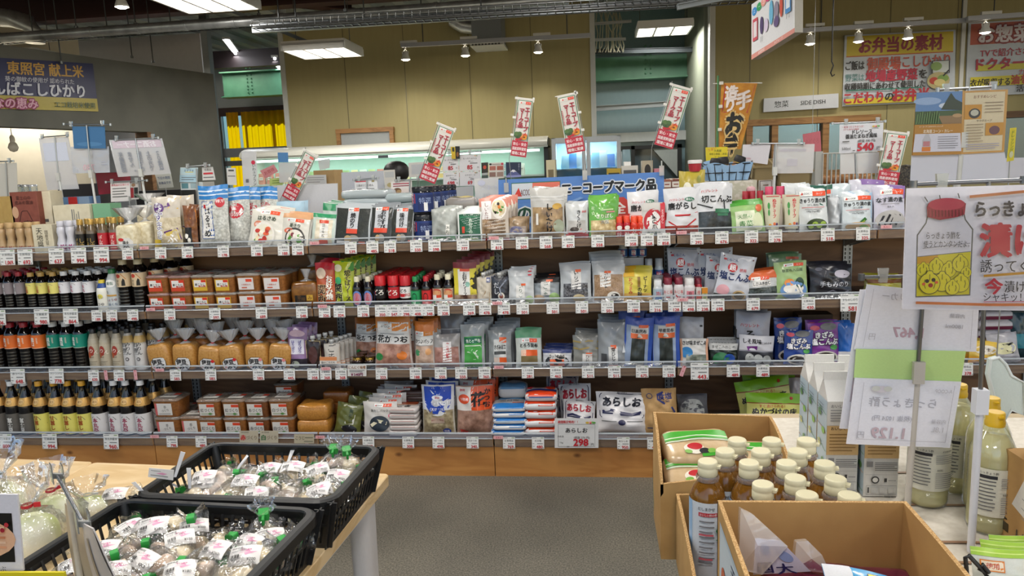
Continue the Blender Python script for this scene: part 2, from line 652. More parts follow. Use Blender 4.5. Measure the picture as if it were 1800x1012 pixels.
# window in the back wall (wood frame, grey blind)
p0,p1 = atY(592,228,5.58),atY(692,224,5.58)
mb = MB()
fx0,fx1,fz = p0.x,p1.x,p0.z
WOODF = wood('#8a6236','#a67a48',6,0.5,knots=False)
mb.box(fx0,5.54,1.45,fx0 + 0.05,5.6,fz,WOODF); mb.box(fx1 - 0.05,5.54,1.45,fx1,5.6,fz,WOODF)
mb.box(fx0 - 0.004,5.535,fz - 0.05,fx1 + 0.004,5.6,fz + 0.004,WOODF)
mb.box(fx0 + 0.05,5.575,1.45,fx1 - 0.05,5.6,fz - 0.05,ink('#a4a9aa',0.35))
mb.obj('window_1',**ALL)
# right-hand wall with the counter windows
RX0 = atY(1256,200,5.4).x
mb = MB()
wx0,wx1 = atY(1312,215,5.4).x,atY(1546,205,5.4).x
wz = atY(1430,206,5.4).z
mb.box(RX0,5.4,0,wx0,5.55,3.7,OLIVE); mb.box(wx0,5.4,wz,wx1,5.55,3.7,OLIVE); mb.box(wx1,5.4,0,7.25,5.55,3.7,OLIVE)
mb.box(wx0,5.4,0,wx1,5.55,1.3,OLIVE)
w2 = atY(1790,195,5.4)
mb.box(7.25,5.4,w2.z,11,5.55,3.7,OLIVE); mb.box(7.25,5.4,0,11,5.55,1.2,OLIVE); mb.box(9.2,5.4,1.2,11,5.55,w2.z,OLIVE)
seam(mb,(5.0,5.75,6.5,7.2,8.2,9.2),5.4,0,3.7)
mb.box(RX0 - 0.06,5.36,0,RX0,5.6,3.7,ink('#d4d6d2',0.4))
xx = atY(1690,100,5.4).x
mb.box(xx - 0.02,5.375,0,xx + 0.02,5.4,3.7,ink('#d4d6d2',0.4))
mb.obj('wall_right',**ALL)
GLS = film('#b9cdd4',0.5,0.05,0,1)
def window(name,x0,x1,z0,z1,y,posts,m):
    mb = MB()
    mb.box(x0,y - 0.05,z1 - 0.07,x1,y + 0.1,z1,m); mb.box(x0,y - 0.05,z0,x1,y + 0.1,z0 + 0.07,m)
    for x in posts:
        mb.box(x - 0.035,y - 0.04,z0,x + 0.035,y + 0.1,z1,m)
    mb.obj(name,**ALL)
    g = MB(); g.box(x0,y + 0.04,z0,x1,y + 0.046,z1,GLS); g.obj(name + '_pane',**ALL)
window('window_2',wx0,wx1,1.3,wz,5.4,[wx0 + 0.03,atY(1361,240,5.4).x,atY(1450,240,5.4).x,wx1 - 0.035],WOODF)
window('window_3',7.25,9.2,1.2,w2.z,5.4,[7.28,7.62,8.4,9.15],wood('#5a3f28','#6f5134',6,0.5,knots=False))
slab('wall_kitchen',(RX0 - 0.1,8.2,0,11,8.3,3.7),ink('#cfdde2',0.7))
slab('wall_kitchen_side',(RX0 - 0.1,5.55,0,RX0 + 0.02,8.2,3.7),ink('#858c7c',0.7))

# grey plastered wall on the left, seen at a slant, with the serving opening
GP,GD = (-1.2,5.0),Vector((-0.68,-2.38)).normalized()
GN = Vector((GD.y,-GD.x))           # towards the shop floor
if GN.x < 0: GN = -GN
def gw(s,off,z):
    return (GP[0] + GD.x * s - GN.x * off,GP[1] + GD.y * s - GN.y * off,z)
def gbox(mb,s0,s1,z0,z1,o0,o1,m):
    v = [gw(s0,o0,z0),gw(s1,o0,z0),gw(s1,o1,z0),gw(s0,o1,z0),gw(s0,o0,z1),gw(s1,o0,z1),gw(s1,o1,z1),gw(s0,o1,z1)]
    f = [(3,2,1,0),(4,5,6,7),(0,1,5,4),(1,2,6,5),(2,3,7,6),(3,0,4,7)]
    mb.add(v,[tuple(reversed(q)) for q in f],m)
PLAST = noisy('#5c5d57','#6a6a63',2.5,0.8,0.05,6)
_q = atV(258,232,GP,GD); so = (_q.xy - Vector(GP)).dot(GD); zo = _q.z
mb = MB()
gbox(mb,0,so,0,2.756,0,0.16,PLAST)
gbox(mb,so,5.2,zo,2.756,0,0.16,PLAST)
gbox(mb,so,5.2,0,1.05,0,0.16,PLAST)
mb.obj('wall_left',**ALL)
mb = MB(); gbox(mb,so - 0.6,5.4,0,3.3,1.6,1.7,ink('#d9cfb8',0.8)); mb.obj('wall_counter',**ALL)
mb = MB(); gbox(mb,so - 0.05,so,1.05,zo,-0.004,0.17,wood('#6d4a30','#85603f',6)); mb.obj('trim_opening',**ALL)
mb = MB(); gbox(mb,so,5.2,1.05,1.09,-0.1,0.3,ink('#4a4643',0.5)); mb.obj('trim_counter',**ALL)
# white wall behind and above it, and the silver post
a,b = atY(160,77,6.2),atY(352,75,6.2)
slab('wall_white',(a.x - 0.4,6.2,0,b.x,6.3,a.z + 0.05),ink('#b9b7b8',0.8))
_q = atY(364,100,5.2)
mb = MB(); mb.box(_q.x - 0.03,5.15,0,_q.x + 0.05,5.25,3.5,steel('#9a9e9e',0.4)); mb.obj('trim_post',**ALL)
# the far room with the yellow curtains
ax,bx = atY(384,200,9.2).x,atY(512,200,9.2).x
cz0,cz1 = 1.2,atY(450,205,9.2).z + 0.05
mb = MB()
WH = ink('#aeb2b0',0.8)
mb.box(-6,9.2,cz1,1.5,9.32,3.7,WH); mb.box(-6,9.2,0,1.5,9.32,cz0,WH)
mb.box(-6,9.2,cz0,ax + 0.02,9.32,cz1,WH); mb.box(bx + 0.6,9.2,cz0,1.5,9.32,cz1,WH)
mb.obj('wall_far',**ALL)
mb = MB()
mb.box(ax,9.14,cz1 - 0.02,bx + 0.6,9.2,cz1 + 0.12,ink('#3b2a26',0.5))
mb.box(ax - 0.1,8.6,0,ax,9.3,3.6,ink('#9fa4a3',0.6))
mb.obj('trim_curtain_rail',**ALL)
mb = MB(); mb.box(ax,9.22,cz0,bx + 0.6,9.226,cz1,GLS)
for i in range(4): mb.box(ax + 0.5 * i,9.2,cz0,ax + 0.5 * i + 0.04,9.25,cz1,steel())
mb.obj('window_4',**ALL)
cm = noisy('#e8a800','#f4bb12',8,0.8)
_nt = cm.node_tree
_t = _nt.nodes.new('ShaderNodeBsdfTranslucent'); _t.inputs[0].default_value = lin('#f6b800')
_x = _nt.nodes.new('ShaderNodeMixShader'); _x.inputs[0].default_value = 0.65
_nt.links.new(_nt.nodes['Principled BSDF'].outputs[0],_x.inputs[1]); _nt.links.new(_t.outputs[0],_x.inputs[2])
_nt.links.new(_x.outputs[0],_nt.nodes['Material Output'].inputs[0])
def curtain(x0,x1,z0,z1,y,lab,n):
    mb = MB()
    nu = n * 8
    def fn(u,v):
        t = u * n * 2 * pi
        return (x0 + (x1 - x0) * u,y + 0.035 * sin(t) * (0.6 + 0.4 * (1 - v)),z0 + (z1 - z0) * v)
    mb.grid(fn,nu,4,cm)
    mb.obj('curtain',label=lab,cat='curtain',group='yellow window curtains')
x0,x1 = atY(399,220,9.05).x,atY(420,220,9.05).x
curtain(x0,x1,1.25,cz1 + 0.03,9.05,'narrow yellow curtain gathered at the window edge in the far room',3)
curtain(atY(425,220,9.05).x,bx + 0.55,1.25,cz1 + 0.03,9.05,'wide yellow curtain drawn across the far room window',12)
sun = bpy.data.lights.new('sun','SUN'); sun.energy = 22; sun.angle = 0.02; sun.color = (1,0.95,0.86)
so_ = bpy.data.objects.new('sun',sun); COL.objects.link(so_); so_.rotation_euler = Euler((math.radians(-52),0,math.radians(12)))
# dark frame of the sliding door before the far room
DK = ink('#3f4346',0.45)
mb = MB()
p = atY(378,262,6.4); q = atY(512,258,6.4); r = atY(378,288,6.4)
mb.box(p.x - 0.1,6.4,p.z - 0.12,q.x + 0.2,6.52,p.z,DK); mb.box(p.x,6.4,p.z - 0.24,q.x + 0.2,6.48,p.z - 0.17,ink('#222426',0.4))
mb.box(p.x - 0.02,6.4,0,p.x + 0.07,6.5,p.z,ink('#2a2c2e',0.4))
mb.obj('door_1',**ALL)
GREEN = noisy('#44765b','#4f8467',6,0.5)
mb = MB(); p = atY(393,131,8.4); q = atY(510,165,8.4)
mb.box(p.x,8.35,q.z,-0.3,8.42,p.z,GREEN); mb.box(p.x,8.25,q.z - 0.02,-0.3,8.5,q.z,GREEN); mb.box(p.x,8.25,p.z,-0.3,8.5,p.z + 0.02,GREEN)
for i in range(9):
    for k in range(2):
        mb.lathe([(0.0,0.02),(0.012,0.02),(0.014,0)],GREEN,6,(p.x+0.42+0.07*k,8.35,q.z+0.05+i*0.055),axis=Matrix.Rotation(pi/2,4,'X'))
mb.obj('trim_green_beam',**ALL)
mb = MB(); mb.box(-4.5,7.5,3.2,0.2,7.62,3.45,ink('#2c2020',.6)); mb.obj('trim_dark_beam',**ALL)
# glazed front between the two olive walls
mb = MB()
GD2 = ink('#7d979f',0.22)
gx0,gx1 = 3.2,RX0 + 0.1
mb.box(gx0,7.4,0,gx1 + 0.3,7.5,3.7,GD2)
mb.obj('window_5',**ALL)
mb = MB()
LG = ink('#c4c9c8',0.4)
p = atY(1150,240,7.3)
mb.box(gx0,7.28,p.z - 0.06,gx1 + 0.3,7.4,p.z + 0.07,LG)
for px in (1225,1246):
    x = atY(px,200,7.3).x
    mb.box(x - 0.05,7.3,0,x + 0.05,7.42,3.7,ink('#7d857f',0.5))
mb.obj('trim_transom',**ALL)
mb = MB(); q = atY(1110,256,7.0); r = atY(1200,250,7.0)
mb.box(q.x-0.3,7.1,q.z-0.05,r.x,7.2,q.z,ink('#16181a',0.4)); mb.box(r.x-0.06,7.1,0,r.x,7.2,q.z,ink('#1c1f21',0.4)); mb.box(q.x,7.1,0,q.x+0.05,7.2,q.z,ink('#1c1f21',0.4))
mb.add([(r.x - 0.06,7.12,q.z - 0.05),(r.x - 0.4,7.12,q.z - 0.05),(r.x - 0.06,7.12,q.z - 0.45)],[(0,1,2)],ink('#9aa2a2',0.4))
mb.box(q.x,7.18,0,r.x,7.2,q.z,ink('#43525a',0.06))
mb.obj('door_2',**ALL)
mb = MB(); p = atY(1050,103,7.2); q = atY(1050,142,7.2)
mb.box(gx0,7.15,q.z,gx1,7.22,p.z,GREEN); mb.box(gx0,7.05,q.z - 0.02,gx1,7.3,q.z,GREEN)
for i in range(7):
    for k in range(2):
        mb.lathe([(0.0,0.02),(0.014,0.02),(0.016,0)],GREEN,6,(gx0 + 0.75 + 0.07 * k,7.15,q.z + 0.06 + i * 0.06),axis=Matrix.Rotation(pi / 2,4,'X'))
mb.obj('trim_green_girder',**ALL)

# ------------------------------------------------------------------ ducts, pipes, trays
ZINC = noisy('#a9adb0','#ced2d4',9,0.35,0.05,3)
ZINC.node_tree.nodes['Principled BSDF'].inputs['Metallic'].default_value = 0.7
mb = MB()
A,B = atY(-40,70,3.0),atY(1000,-2,3.0)
mb.tube([A + (B - A) * (i / 12) for i in range(13)],[0.045] * 13,ZINC,12)
for i in range(12):
    c = A + (B - A) * ((i + 0.5) / 12)
    mb.tube([c - Vector((0.015,0,0)),c + Vector((0.015,0,0))],0.05,ZINC,12)
mb.obj('duct_pipe',label='long silver insulated pipe hung below the dark red ceiling',cat='pipe')
def tray(y,a,b,lab,nx):
    A,B = atY(*a,y),atY(*b,y)
    r = thing('cable_tray',lab,'cable tray',A)
    d = B - A
    mb = MB()
    for o in (-0.07,0.07):
        for z in (0,0.06):
            mb.tube([Vector((0,o,z)),d + Vector((0,o,z))],0.006,steel('#8a8e90'),5)
    for i in range(nx):
        t = d * (i / nx)
        mb.tube([t + Vector((0,-0.07,0.06)),t + Vector((0,-0.07,0)),t + Vector((0,0.07,0)),t + Vector((0,0.07,0.06))],0.004,steel('#8a8e90'),4)
    mb.obj('wire_basket',r)
    mb = MB()
    for i in range(5):
        mb.tube([Vector((0,-0.05 + 0.02 * i,0.015)),d + Vector((0,-0.05 + 0.02 * i,0.015))],0.008,ink('#6a6c6e'),5)
    mb.obj('cable',r)
tray(3.6,(-30,78),(690,28),'wire cable tray running below the long silver pipe',60)
tray(2.4,(450,52),(1330,2),'wire cable tray crossing above the track lights',60)
def rail(y,a,b,lab,col='#9aa0a6',w=0.03):
    A,B = atY(*a,y),atY(*b,y)
    mb = MB()
    d = (B - A); L = d.length; d.normalize()
    mb.obox((0,0,0),d * L / 2,(0,w / 2,0),(0,0,w / 2),ink(col,0.4,0.6))
    mb.obox((0,0,w / 2 + 0.004),d * L / 2,(0,w,0),(0,0,0.004),ink(col,0.4,0.6))
    return mb.obj('ceiling_rail',loc=(A + B) / 2,label=lab,cat='rail')
rail(2.6,(445,53),(1260,2),'grey steel channel crossing the ceiling from left to centre','#8f959b',0.05)
rail(2.9,(600,43),(1120,12),'thin grey conduit beside the long ceiling channel','#8a9096',0.025)
rail(3.9,(378,8),(545,76),'slanting grey channel leading to the square ceiling lamp','#7c8286',0.03)
rail(1.9,(1190,14),(1330,-14),'short grey channel leading to the hanging vegetable sign','#7c8286',0.03)
rail(6.6,(1038,92),(1225,88),'dark pipe crossing in front of the green girder','#3d4448',0.05)
rail(6.4,(1038,43),(1110,38),'pale bracket rail beside the bundled white cables','#a9adb0',0.025)
rail(6.4,(1038,71),(1100,69),'lower pale bracket rail below the bundled white cables','#a9adb0',0.025)
rail(6.9,(1038,192),(1190,182),'silver pipe crossing behind the big glass panes','#8d9498',0.06)
mb = MB()
rnd = random.Random(4)
for i in range(14):
    x = 1052 + i * 3.2
    pts = [atY(x + rnd.uniform(-6,6),y,6.5) for y in (22,40,60,80,92)]
    mb.tube(pts,0.008,ink('#b5b19c',0.6),5)
mb.obj('cable_bundle',label='bundle of pale cables hanging beside the glass front',cat='cable')
# round duct elbow, upper left
mb = MB()
pts = [atY(-60,28,3.3),atY(20,32,3.3),atY(48,40,3.3),atY(60,58,3.3),atY(62,76,3.3)]
mb.tube(pts,0.085,ZINC,14)
mb.obj('ventilation_duct',label='round silver duct elbow above the grey wall',cat='duct')
# square duct with grille on the back wall
r = thing('air_duct','square grey duct with a white grille above the track lights','duct',atY(858,60,5.3))
c = r.location
mb = MB(); mb.box(-0.17,-0.15,-0.12,0.17,0.28,0.3,ink('#7f868c',0.5)); mb.obj('duct_body',r)
mb = MB(); mb.box(-0.19,-0.17,-0.15,0.19,0.3,-0.12,ink('#d8dad6',0.5))
for i in range(9): mb.box(-0.17 + i * 0.038,-0.172,-0.146,-0.15 + i * 0.038,-0.17,-0.126,ink('#55595c'))
mb.obj('grille',r)
mb = MB(); mb.tube([(-0.17,0.05,0.1),(-0.3,0.05,0.12),(-0.42,0.05,0.2)],0.085,ZINC,12); mb.obj('flexible_duct',r)
# hanging rods
rods=[(57,0,60,3.1),(107,0,110,3.1),(133,0,48,3.1),(188,0,57,3.1),(237,0,42,3.1),(300,0,52,3.2),(361,0,38,3.1),(454,0,26,3.1),(490,0,43,2.7),(520,0,42,2.7),(606,0,18,2.7),(640,0,40,2.7),(845,0,20,2.7),(231,78,100,4.4),(268,70,108,4.3)]
for px,y0,y1,Y in rods:
    a,b = atY(px,y0,Y),atY(px + 1,y1,Y)
    mb = MB(); L = 3.74 - b.z
    mb.tube([(0,0,0),(0,0,L)],0.006,steel('#55585a',0.5),6)
    mb.lathe([(0.016,-0.012),(0.016,0.012)],steel('#777a7c'),8,captop=True)
    mb.obj('hanger_rod',loc=b,label='thin steel hanger rod dropping from the dark ceiling',cat='rod',group='ceiling hanger rods')

# ------------------------------------------------------------------ lamps
def area(parent,sx,sy,w,col=(1.0,0.96,0.9),z=-0.03):
    l = bpy.data.lights.new('lamp_light','AREA')
    l.shape = 'RECTANGLE'; l.size = sx; l.size_y = sy; l.energy = w; l.color = col
    o = bpy.data.objects.new('lamp_light',l); COL.objects.link(o)
    o.parent = parent; o.location = (0,0,z)
    return o
def fixture_meshes():
    b = MB(); b.box(-0.32,-0.3,0.03,0.32,0.3,0.07,ink('#e6e6e2',0.4))
    for k in (-1,1):
        b.box(0.315 * k - 0.01,-0.3,-0.02,0.315 * k + 0.01,0.3,0.05,ink('#e6e6e2',0.4))
        b.box(-0.32,0.29 * k - 0.01,-0.02,0.32,0.29 * k + 0.01,0.05,ink('#e6e6e2',0.4))
    for x in (-0.105,0.105):
        b.box(x - 0.012,-0.29,-0.02,x + 0.012,0.29,0.03,ink('#f0f0ec',0.3))
    t = []
    for i in range(3):
        m = MB(); m.rprism([(-0.012,0.07,0.27,0.03),(0.028,0.08,0.28,0.03)],glow('#fff6e8',7.0),cx=(i - 1) * 0.21)
        t.append(m.mesh('lamp_tube'))
    w = MB(); w.tube([(-0.28,0,0.07),(-0.28,0,0.9)],0.004,steel('#666'),5); w.tube([(0.28,0,0.07),(0.28,0,0.9)],0.004,steel('#666'),5)
    return b.mesh('lamp_frame'),t,w.mesh('hanger_wire')
FX = fixture_meshes()
def fixture(loc,lab,rz=0.0,k=1.0):
    r = thing('ceiling_lamp',lab,'ceiling lamp',loc,(0,0,rz),'square ceiling lamps')
    link('lamp_frame',FX[0],r); link('hanger_wire',FX[2],r)
    for i,t in enumerate(FX[1]):
        link('lamp_tube',t,r)
        area(r,0.13,0.52,LAMP_W * k / 3).location.x = (i - 1) * 0.21
fixture(atY(569,91,4.0),'square three-tube ceiling lamp in front of the olive back wall')
fixture(atY(363,3,2.4),'square three-tube ceiling lamp cut by the top edge, upper left')
fixture(atY(1166,53,5.9),'square three-tube ceiling lamp before the glass front')
fixture((-2.9,4.2,2.9),'square three-tube ceiling lamp above the serving counter, outside the picture',k=2.6)  # unseen lamp, added to brighten the serving opening
fixture((6.6,6.9,3.3),'square three-tube ceiling lamp inside the kitchen, outside the picture',k=2.2)  # unseen lamp, added to brighten the kitchen windows
fixture((-2.6,7.9,3.4),'square three-tube ceiling lamp in the far room, outside the picture',k=.25)  # unseen lamp, added to light the far room
for x,y,n in ((0.3,-0.9,'left aisle'),(2.6,-0.9,'centre aisle'),(4.9,-0.9,'right aisle'),(2.0,-2.7,'left table'),(3.6,-3.6,'camera side'),(5.8,-3.4,'right boxes'),(6.2,2.6,'counter'),(3.0,1.2,'shelf top')):
    fixture((x,y,3.0),f'square three-tube ceiling lamp above the {n}, outside the picture',k=0.75 if y < -3 else 0.95)  # unseen lamps, added as light for the shelves and tables
l = bpy.data.lights.new('far_room_lamp','AREA')
def strip(px,py,Y,L,lab,w=8):
    r = thing('tube_lamp',lab,'ceiling lamp',atY(px,py,Y) - Vector((0,0,.02)),(0,0,0.35))
    m = MB(); m.box(-0.05,-L / 2,0.02,0.05,L / 2,0.05,ink('#dcdcd8')); m.obj('lamp_body',r)
    m = MB(); m.tube([(0,-L / 2,0),(0,L / 2,0)],0.022,glow('#f4f8ff',9.0),8); m.obj('lamp_tube',r)
    area(r,0.08,L,w,(0.9,0.95,1),-0.04)
strip(406,81,7.0,1.1,'bright tube lamp in the far room, the nearer one')
strip(487,110,8.0,1.1,'bright tube lamp in the far room beside the olive wall')
# track lights
def spot_head(parent,loc,k,aim=0.0):
    h = MB()
    h.box(-0.05,-0.02,0.03,0.14,0.02,0.06,ink('#e4e4e0',0.4))
    h.tube([(0,0,0.03),(0,0,-0.03)],0.012,ink('#e4e4e0',0.4),8)
    h.tube([(-0.03,0,-0.1),(-0.035,0,-0.06),(0,0,-0.03),(0.035,0,-0.06),(0.03,0,-0.1)],0.006,ink('#e4e4e0',0.4),6)
    h.lathe([(0.018,-0.05),(0.03,-0.08),(0.05,-0.13),(0.052,-0.145)],ink('#eeeeea',0.35),16)
    o = h.obj('spot_head',parent,loc)
    b = MB(); b.lathe([(0.0,-0.15),(0.03,-0.155),(0.048,-0.14),(0.046,-0.125)],glow('#fff4e0',14.0),16); b.obj('bulb',o)
    l = bpy.data.lights.new('spot_light','SPOT'); l.energy = k; l.spot_size = 1.9; l.spot_blend = 0.8; l.shadow_soft_size = 0.04; l.color = (1,0.93,0.82)
    s = bpy.data.objects.new('spot_light',l); COL.objects.link(s); s.parent = o; s.location = (0,0.0,-0.17); s.rotation_euler = (aim,0,0)
def track(Y,a,b,heads,lab,k=14):
    A,B = atY(*a,Y),atY(*b,Y)
    r = thing('track_light',lab,'track light',A)
    d = B - A
    m = MB(); u = d.normalized()
    m.obox(d / 2,d / 2,(0,0.025,0),Vector((0,0,0.022)),ink('#b9bcc4',0.4)); m.obj('track',r)
    for px,py in heads:
        p = atY(px,py,Y)
        spot_head(r,p - A + Vector((0,0,0.12)),k,0.35)
    for t in (0.12,0.88):
        m = MB(); m.tube([d * t,d * t + Vector((0,0,3.74 - (A + d * t).z))],0.006,steel('#55585a',0.5),6); m.obj('hanger_rod',r)
track(5.0,(705,80),(1038,62),((713,101),(818,94),(946,88)),'track with three bright spotlights on the olive back wall')
track(4.9,(1405,54),(1730,34),((1424,73),(1509,69),(1596,63)),'track with three spotlights above the side dish wall',10)
track(4.8,(1700,33),(2100,4),((1732,53),),'track with a spotlight at the upper right corner',10)
p = atY(636,0,1.5)
r = thing('spotlight','white spotlight head at the top edge of the picture, left','spotlight',atY(213,2,2.2))
spot_head(r,Vector((0,0,0.1)),8,0.0)

# ================================================================== shelving
ZS = [1.17, 0.852, 0.53, 0.19]
SN = ['top', 'second', 'third', 'bottom']
UW = 0.9
def xAt(px, Y, z):
    k = (px - 900.0) / FPX
    return CAM.x - ((Y - CAM.y) * (RT.y - k * FW.y) + (z - CAM.z) * (RT.z - k * FW.z)) / (RT.x - k * FW.x)
def zAt(py, x, Y):
    k = (506.0 - py) / FPX
    a, b = x - CAM.x, Y - CAM.y
    return CAM.z - (a * (UP.x - k * FW.x) + b * (UP.y - k * FW.y)) / (UP.z - k * FW.z)
def scl(x, Y, z):
    return depth(Vector((x, Y, z))) / FPX          # metres per pixel there
BACKW = wood('#735238', '#8f6a4a', 2.2, 0.6, pi / 2)
FASC = wood('#a27448', '#ba8c5c', 3.0, 0.5, knots=False)
KICK = wood('#a9713a', '#bd8548', 2.0, 0.42)
BOARD = ink('#6d5a4a', 0.5)
RAILM = film('#eef2f6', 0.5, 0.14, 0.35, 18, 0.10, '#b4bac2')
GREYM = ink('#aeb4b8', 0.4, 0.5)
UN = ['leftmost', 'second', 'third', 'fourth', 'fifth', 'rightmost']
WHAT = ['with the soy sauce bottles', 'with the miso tubs', 'with the sauces and bonito flakes', 'with the salt bags', 'with the pickling mixes', 'behind the big handwritten poster']
def shelf_meshes(front):
    a = MB(); a.box(0.004, front, -0.03, UW - 0.004, 0.4, 0, BOARD); a.box(0.004, front - 0.012, -0.032, UW - 0.004, front, 0.004, FASC)
    for x in (0.01, UW - 0.02):
        a.add([(x, 0.02, -0.031), (x, 0.4, -0.031), (x, 0.4, -0.11), (x + 0.006, 0.02, -0.031), (x + 0.006, 0.4, -0.031), (x + 0.006, 0.4, -0.11)], [(0, 1, 2), (5, 4, 3), (0, 2, 5, 3)], GREYM)
    b = MB()
    y = front - 0.014
    b.add([(0.004, y - 0.004, -0.034), (UW - 0.004, y - 0.004, -0.034), (UW - 0.004, y - 0.01, 0.012), (0.004, y - 0.01, 0.012), (UW - 0.004, y, 0.036), (0.004, y, 0.036)], [(0, 1, 2, 3), (3, 2, 4, 5)], RAILM)
    b.add([(0.004, y - 0.006, 0.034), (UW - 0.004, y - 0.006, 0.034), (UW - 0.004, y + 0.002, 0.04), (0.004, y + 0.002, 0.04)], [(0, 1, 2, 3)], ink('#9fa5aa', 0.2))
    b.add([(0.004, y - 0.012, 0.010), (UW - 0.004, y - 0.012, 0.010), (UW - 0.004, y - 0.008, 0.0145), (0.004, y - 0.008, 0.0145)], [(0, 1, 2, 3)], ink('#a5abb0', 0.2))
    return a.mesh('shelf'), b.mesh('price_rail')
SHM = shelf_meshes(0.012)
SHB = shelf_meshes(-0.05)
def upright_mesh():
    m = MB()
    m.box(0.0005, 0.385, 0.0, 0.022, 0.4, 1.2, GREYM)
    for i in range(46):
        z = 0.2 + i * 0.0215
        m.box(0.006, 0.383, z, 0.012, 0.3855, z + 0.014, ink('#2c2e30'))
    return m.mesh('upright')
UPM = upright_mesh()
def panel_mesh():
    m = MB(); m.box(0.002, 0.4, 0.0, UW - 0.002, 0.415, 1.165, BACKW)
    return m.mesh('back_panel')
PNM = panel_mesh()
def kick_mesh():
    m = MB(); m.box(0.002, -0.06, 0.0, UW - 0.002, -0.04, 0.155, KICK)
    return m.mesh('kick_board')
KKM = kick_mesh()
for u in range(6):
    lab = f'wooden shop shelving unit {WHAT[u]}, {"leftmost" if u == 0 else "rightmost" if u == 5 else ORD[u] + " from the left"}'
    r = thing('shelving_unit', lab, 'shelving', (u * UW, 0, 0), None, 'long row of shop shelving units')
    link('back_panel', PNM, r); link('kick_board', KKM, r); link('upright', UPM, r)
    link('upright', UPM, r, (UW - 0.0225, 0, 0))
    for s in range(4):
        a, b = (SHB if s == 3 else SHM)
        p = link('shelf', a, r, (0, 0, ZS[s]))
        link('price_rail', b, p)

m = MB(); m.box(-.9, .418, 1.14, 6 * UW, .8, 1.169, BOARD); m.box(-.89, .42, 0, 6 * UW - .01, .78, 1.14, BACKW)
m.obj('rear_shelving', None, (0, 0, 0), label='back half of the shelving row facing the next aisle', cat='shelving')
# ------------------------------------------------------------------ product builders
CLEAR = film('#ffffff', 0.35, 0.1, 0.8, 45, 0.06)
CLEAR2 = film('#ffffff', 0.45, 0.1, 1.0, 30, 0.38, '#ffffff')
def pouch_S(Wd, H, T, seed, taper=0.0, lie=False):
    a, b, c = seed * 1.7, seed * 2.9, seed * 0.7
    def S(u, v, L, side=-1):
        uu = 2 * u - 1
        bl = max(0.0, 1 - abs(uu) ** 2.6) * max(0.0, 1 - abs(2 * v - 1) ** 5)
        bl *= 0.62 + 0.38 * (1 - v)
        cr = 0.085 * (sin(7 * u + 5 * v + a) + sin(13 * u - 9 * v + b) + 0.7 * sin(23 * u * v + 17 * v + c)) * (0.35 + bl)
        top = 0.10 * sin(6 * u + a) * v ** 4
        x = uu * Wd / 2 * (1 - 0.05 * sin(pi * v) - taper * (1 - v)) + 0.004 * sin(9 * v + b) * Wd
        y = side * T / 2 * (bl + cr * (1 if side < 0 else 0.6)) + T * top
        z = v * H + 0.012 * H * sin(5 * u + c) * v
        return (x, y + side * L - 0.0003, z) if side < 0 else (x, y + L + 0.0003, z)
    return S
def pouch(name, Wd, H, T, body, art, seed, labels=(), taper=0.0):
    S = pouch_S(Wd, H, T, seed, taper)
    m = MB()
    m.grid(lambda u, v: S(u, v, 0), 18, 20, body)
    m.grid(lambda u, v: S(u, v, 0, 1), 8, 8, body, flip=True)
    m.art(S, art, Wd / H, 0.0013, 0.00025, 18)
    parts = [('bag', m.mesh(name), [])]
    for ln, la in labels:
        q = MB(); q.art(S, la, Wd / H, 0.0028, 0.0003, 18)
        parts.append((ln, q.mesh(ln), []))
    return (name, parts)
PROD = []          # (shelf, x, short words) for the price tags
_sd = [1]
def P(s, cx, top, w, desc, art=(), body='#e9e9ea', T=0.035, Y=0.035, rows=0, rp=0.03, dx=0.004, dz=0.004, name='food_pouch', cat='food pack', tilt=7, roll=0, labels=(), base=None, taper=0.0, rough=0.28, back=None):
    """standing pouch; rows = how many like it stand behind"""
    z0 = ZS[s] + 0.001 if base is None else base
    x = xAt(cx, Y, z0 + 0.05)
    H = zAt(top, x, Y + 0.05 * sin(math.radians(tilt))) - z0
    Wd = w * scl(x, Y, z0 + H / 2)
    _sd[0] += 1
    sd = _sd[0]
    bm = ink(body, rough, 0, 0.3) if isinstance(body, str) else body
    tp = pouch(name, Wd, H / cos(math.radians(tilt)), T, bm, art, sd, labels, taper)
    rr = random.Random(sd)
    st = sin(math.radians(tilt))
    z0 += T * 0.4 * st
    for k in range(rows + 1):
        if s and k and Y + T * 0.4 + k * rp + T * 0.5 + H * st > 0.384: break
        lab = desc if rows == 0 else (f'{desc}, foremost of its row' if k == 0 else f'{desc}, {ORD[k]} from the front')
        o = build(tp, (x + k * dx + (rr.uniform(-0.004, 0.004) if k else 0), (Y + T * 0.4 + k * rp) if not s else min(Y + T * 0.4 + k * rp, 0.378 - T * 0.55 - H * st), z0 + k * dz),
                  (-math.radians(tilt + (rr.uniform(-2, 3) if k else 0)), math.radians(roll + (rr.uniform(-2, 2) if k else 0)), math.radians(rr.uniform(-4, 4))), lab, cat, desc if rows else None)
    if Y < 0.12:
        PROD.append((s, x, desc))
    return x, H, Wd
def coop(u, v, w, h, red='#e8542c'):
    return [('r', u, v, u + w, v + h, '#f4f4f2'), ('r', u + w * 0.5, v, u + w, v + h, red), ('t', 'ACOOP', u + w * 0.27, v + h / 2, h * 0.42, '#55565a', {'w': w * 0.4}), ('t', 'コープ', u + w * 0.75, v + h / 2, h * 0.4, '#fff', {'w': w * 0.4}), ('p', [(u + w * .04, v + h * .25), (u + w * .1, v + h * .8), (u + w * .13, v + h * .25)], '#d8402c')]
def lines(u0, v0, u1, n, pitch, c='#8a8a8c', th=0.011):
    return [('r', u0, v0 - i * pitch, u1 - (0.12 * (u1 - u0) if i % 3 == 2 else 0), v0 - i * pitch + th, c) for i in range(n)]

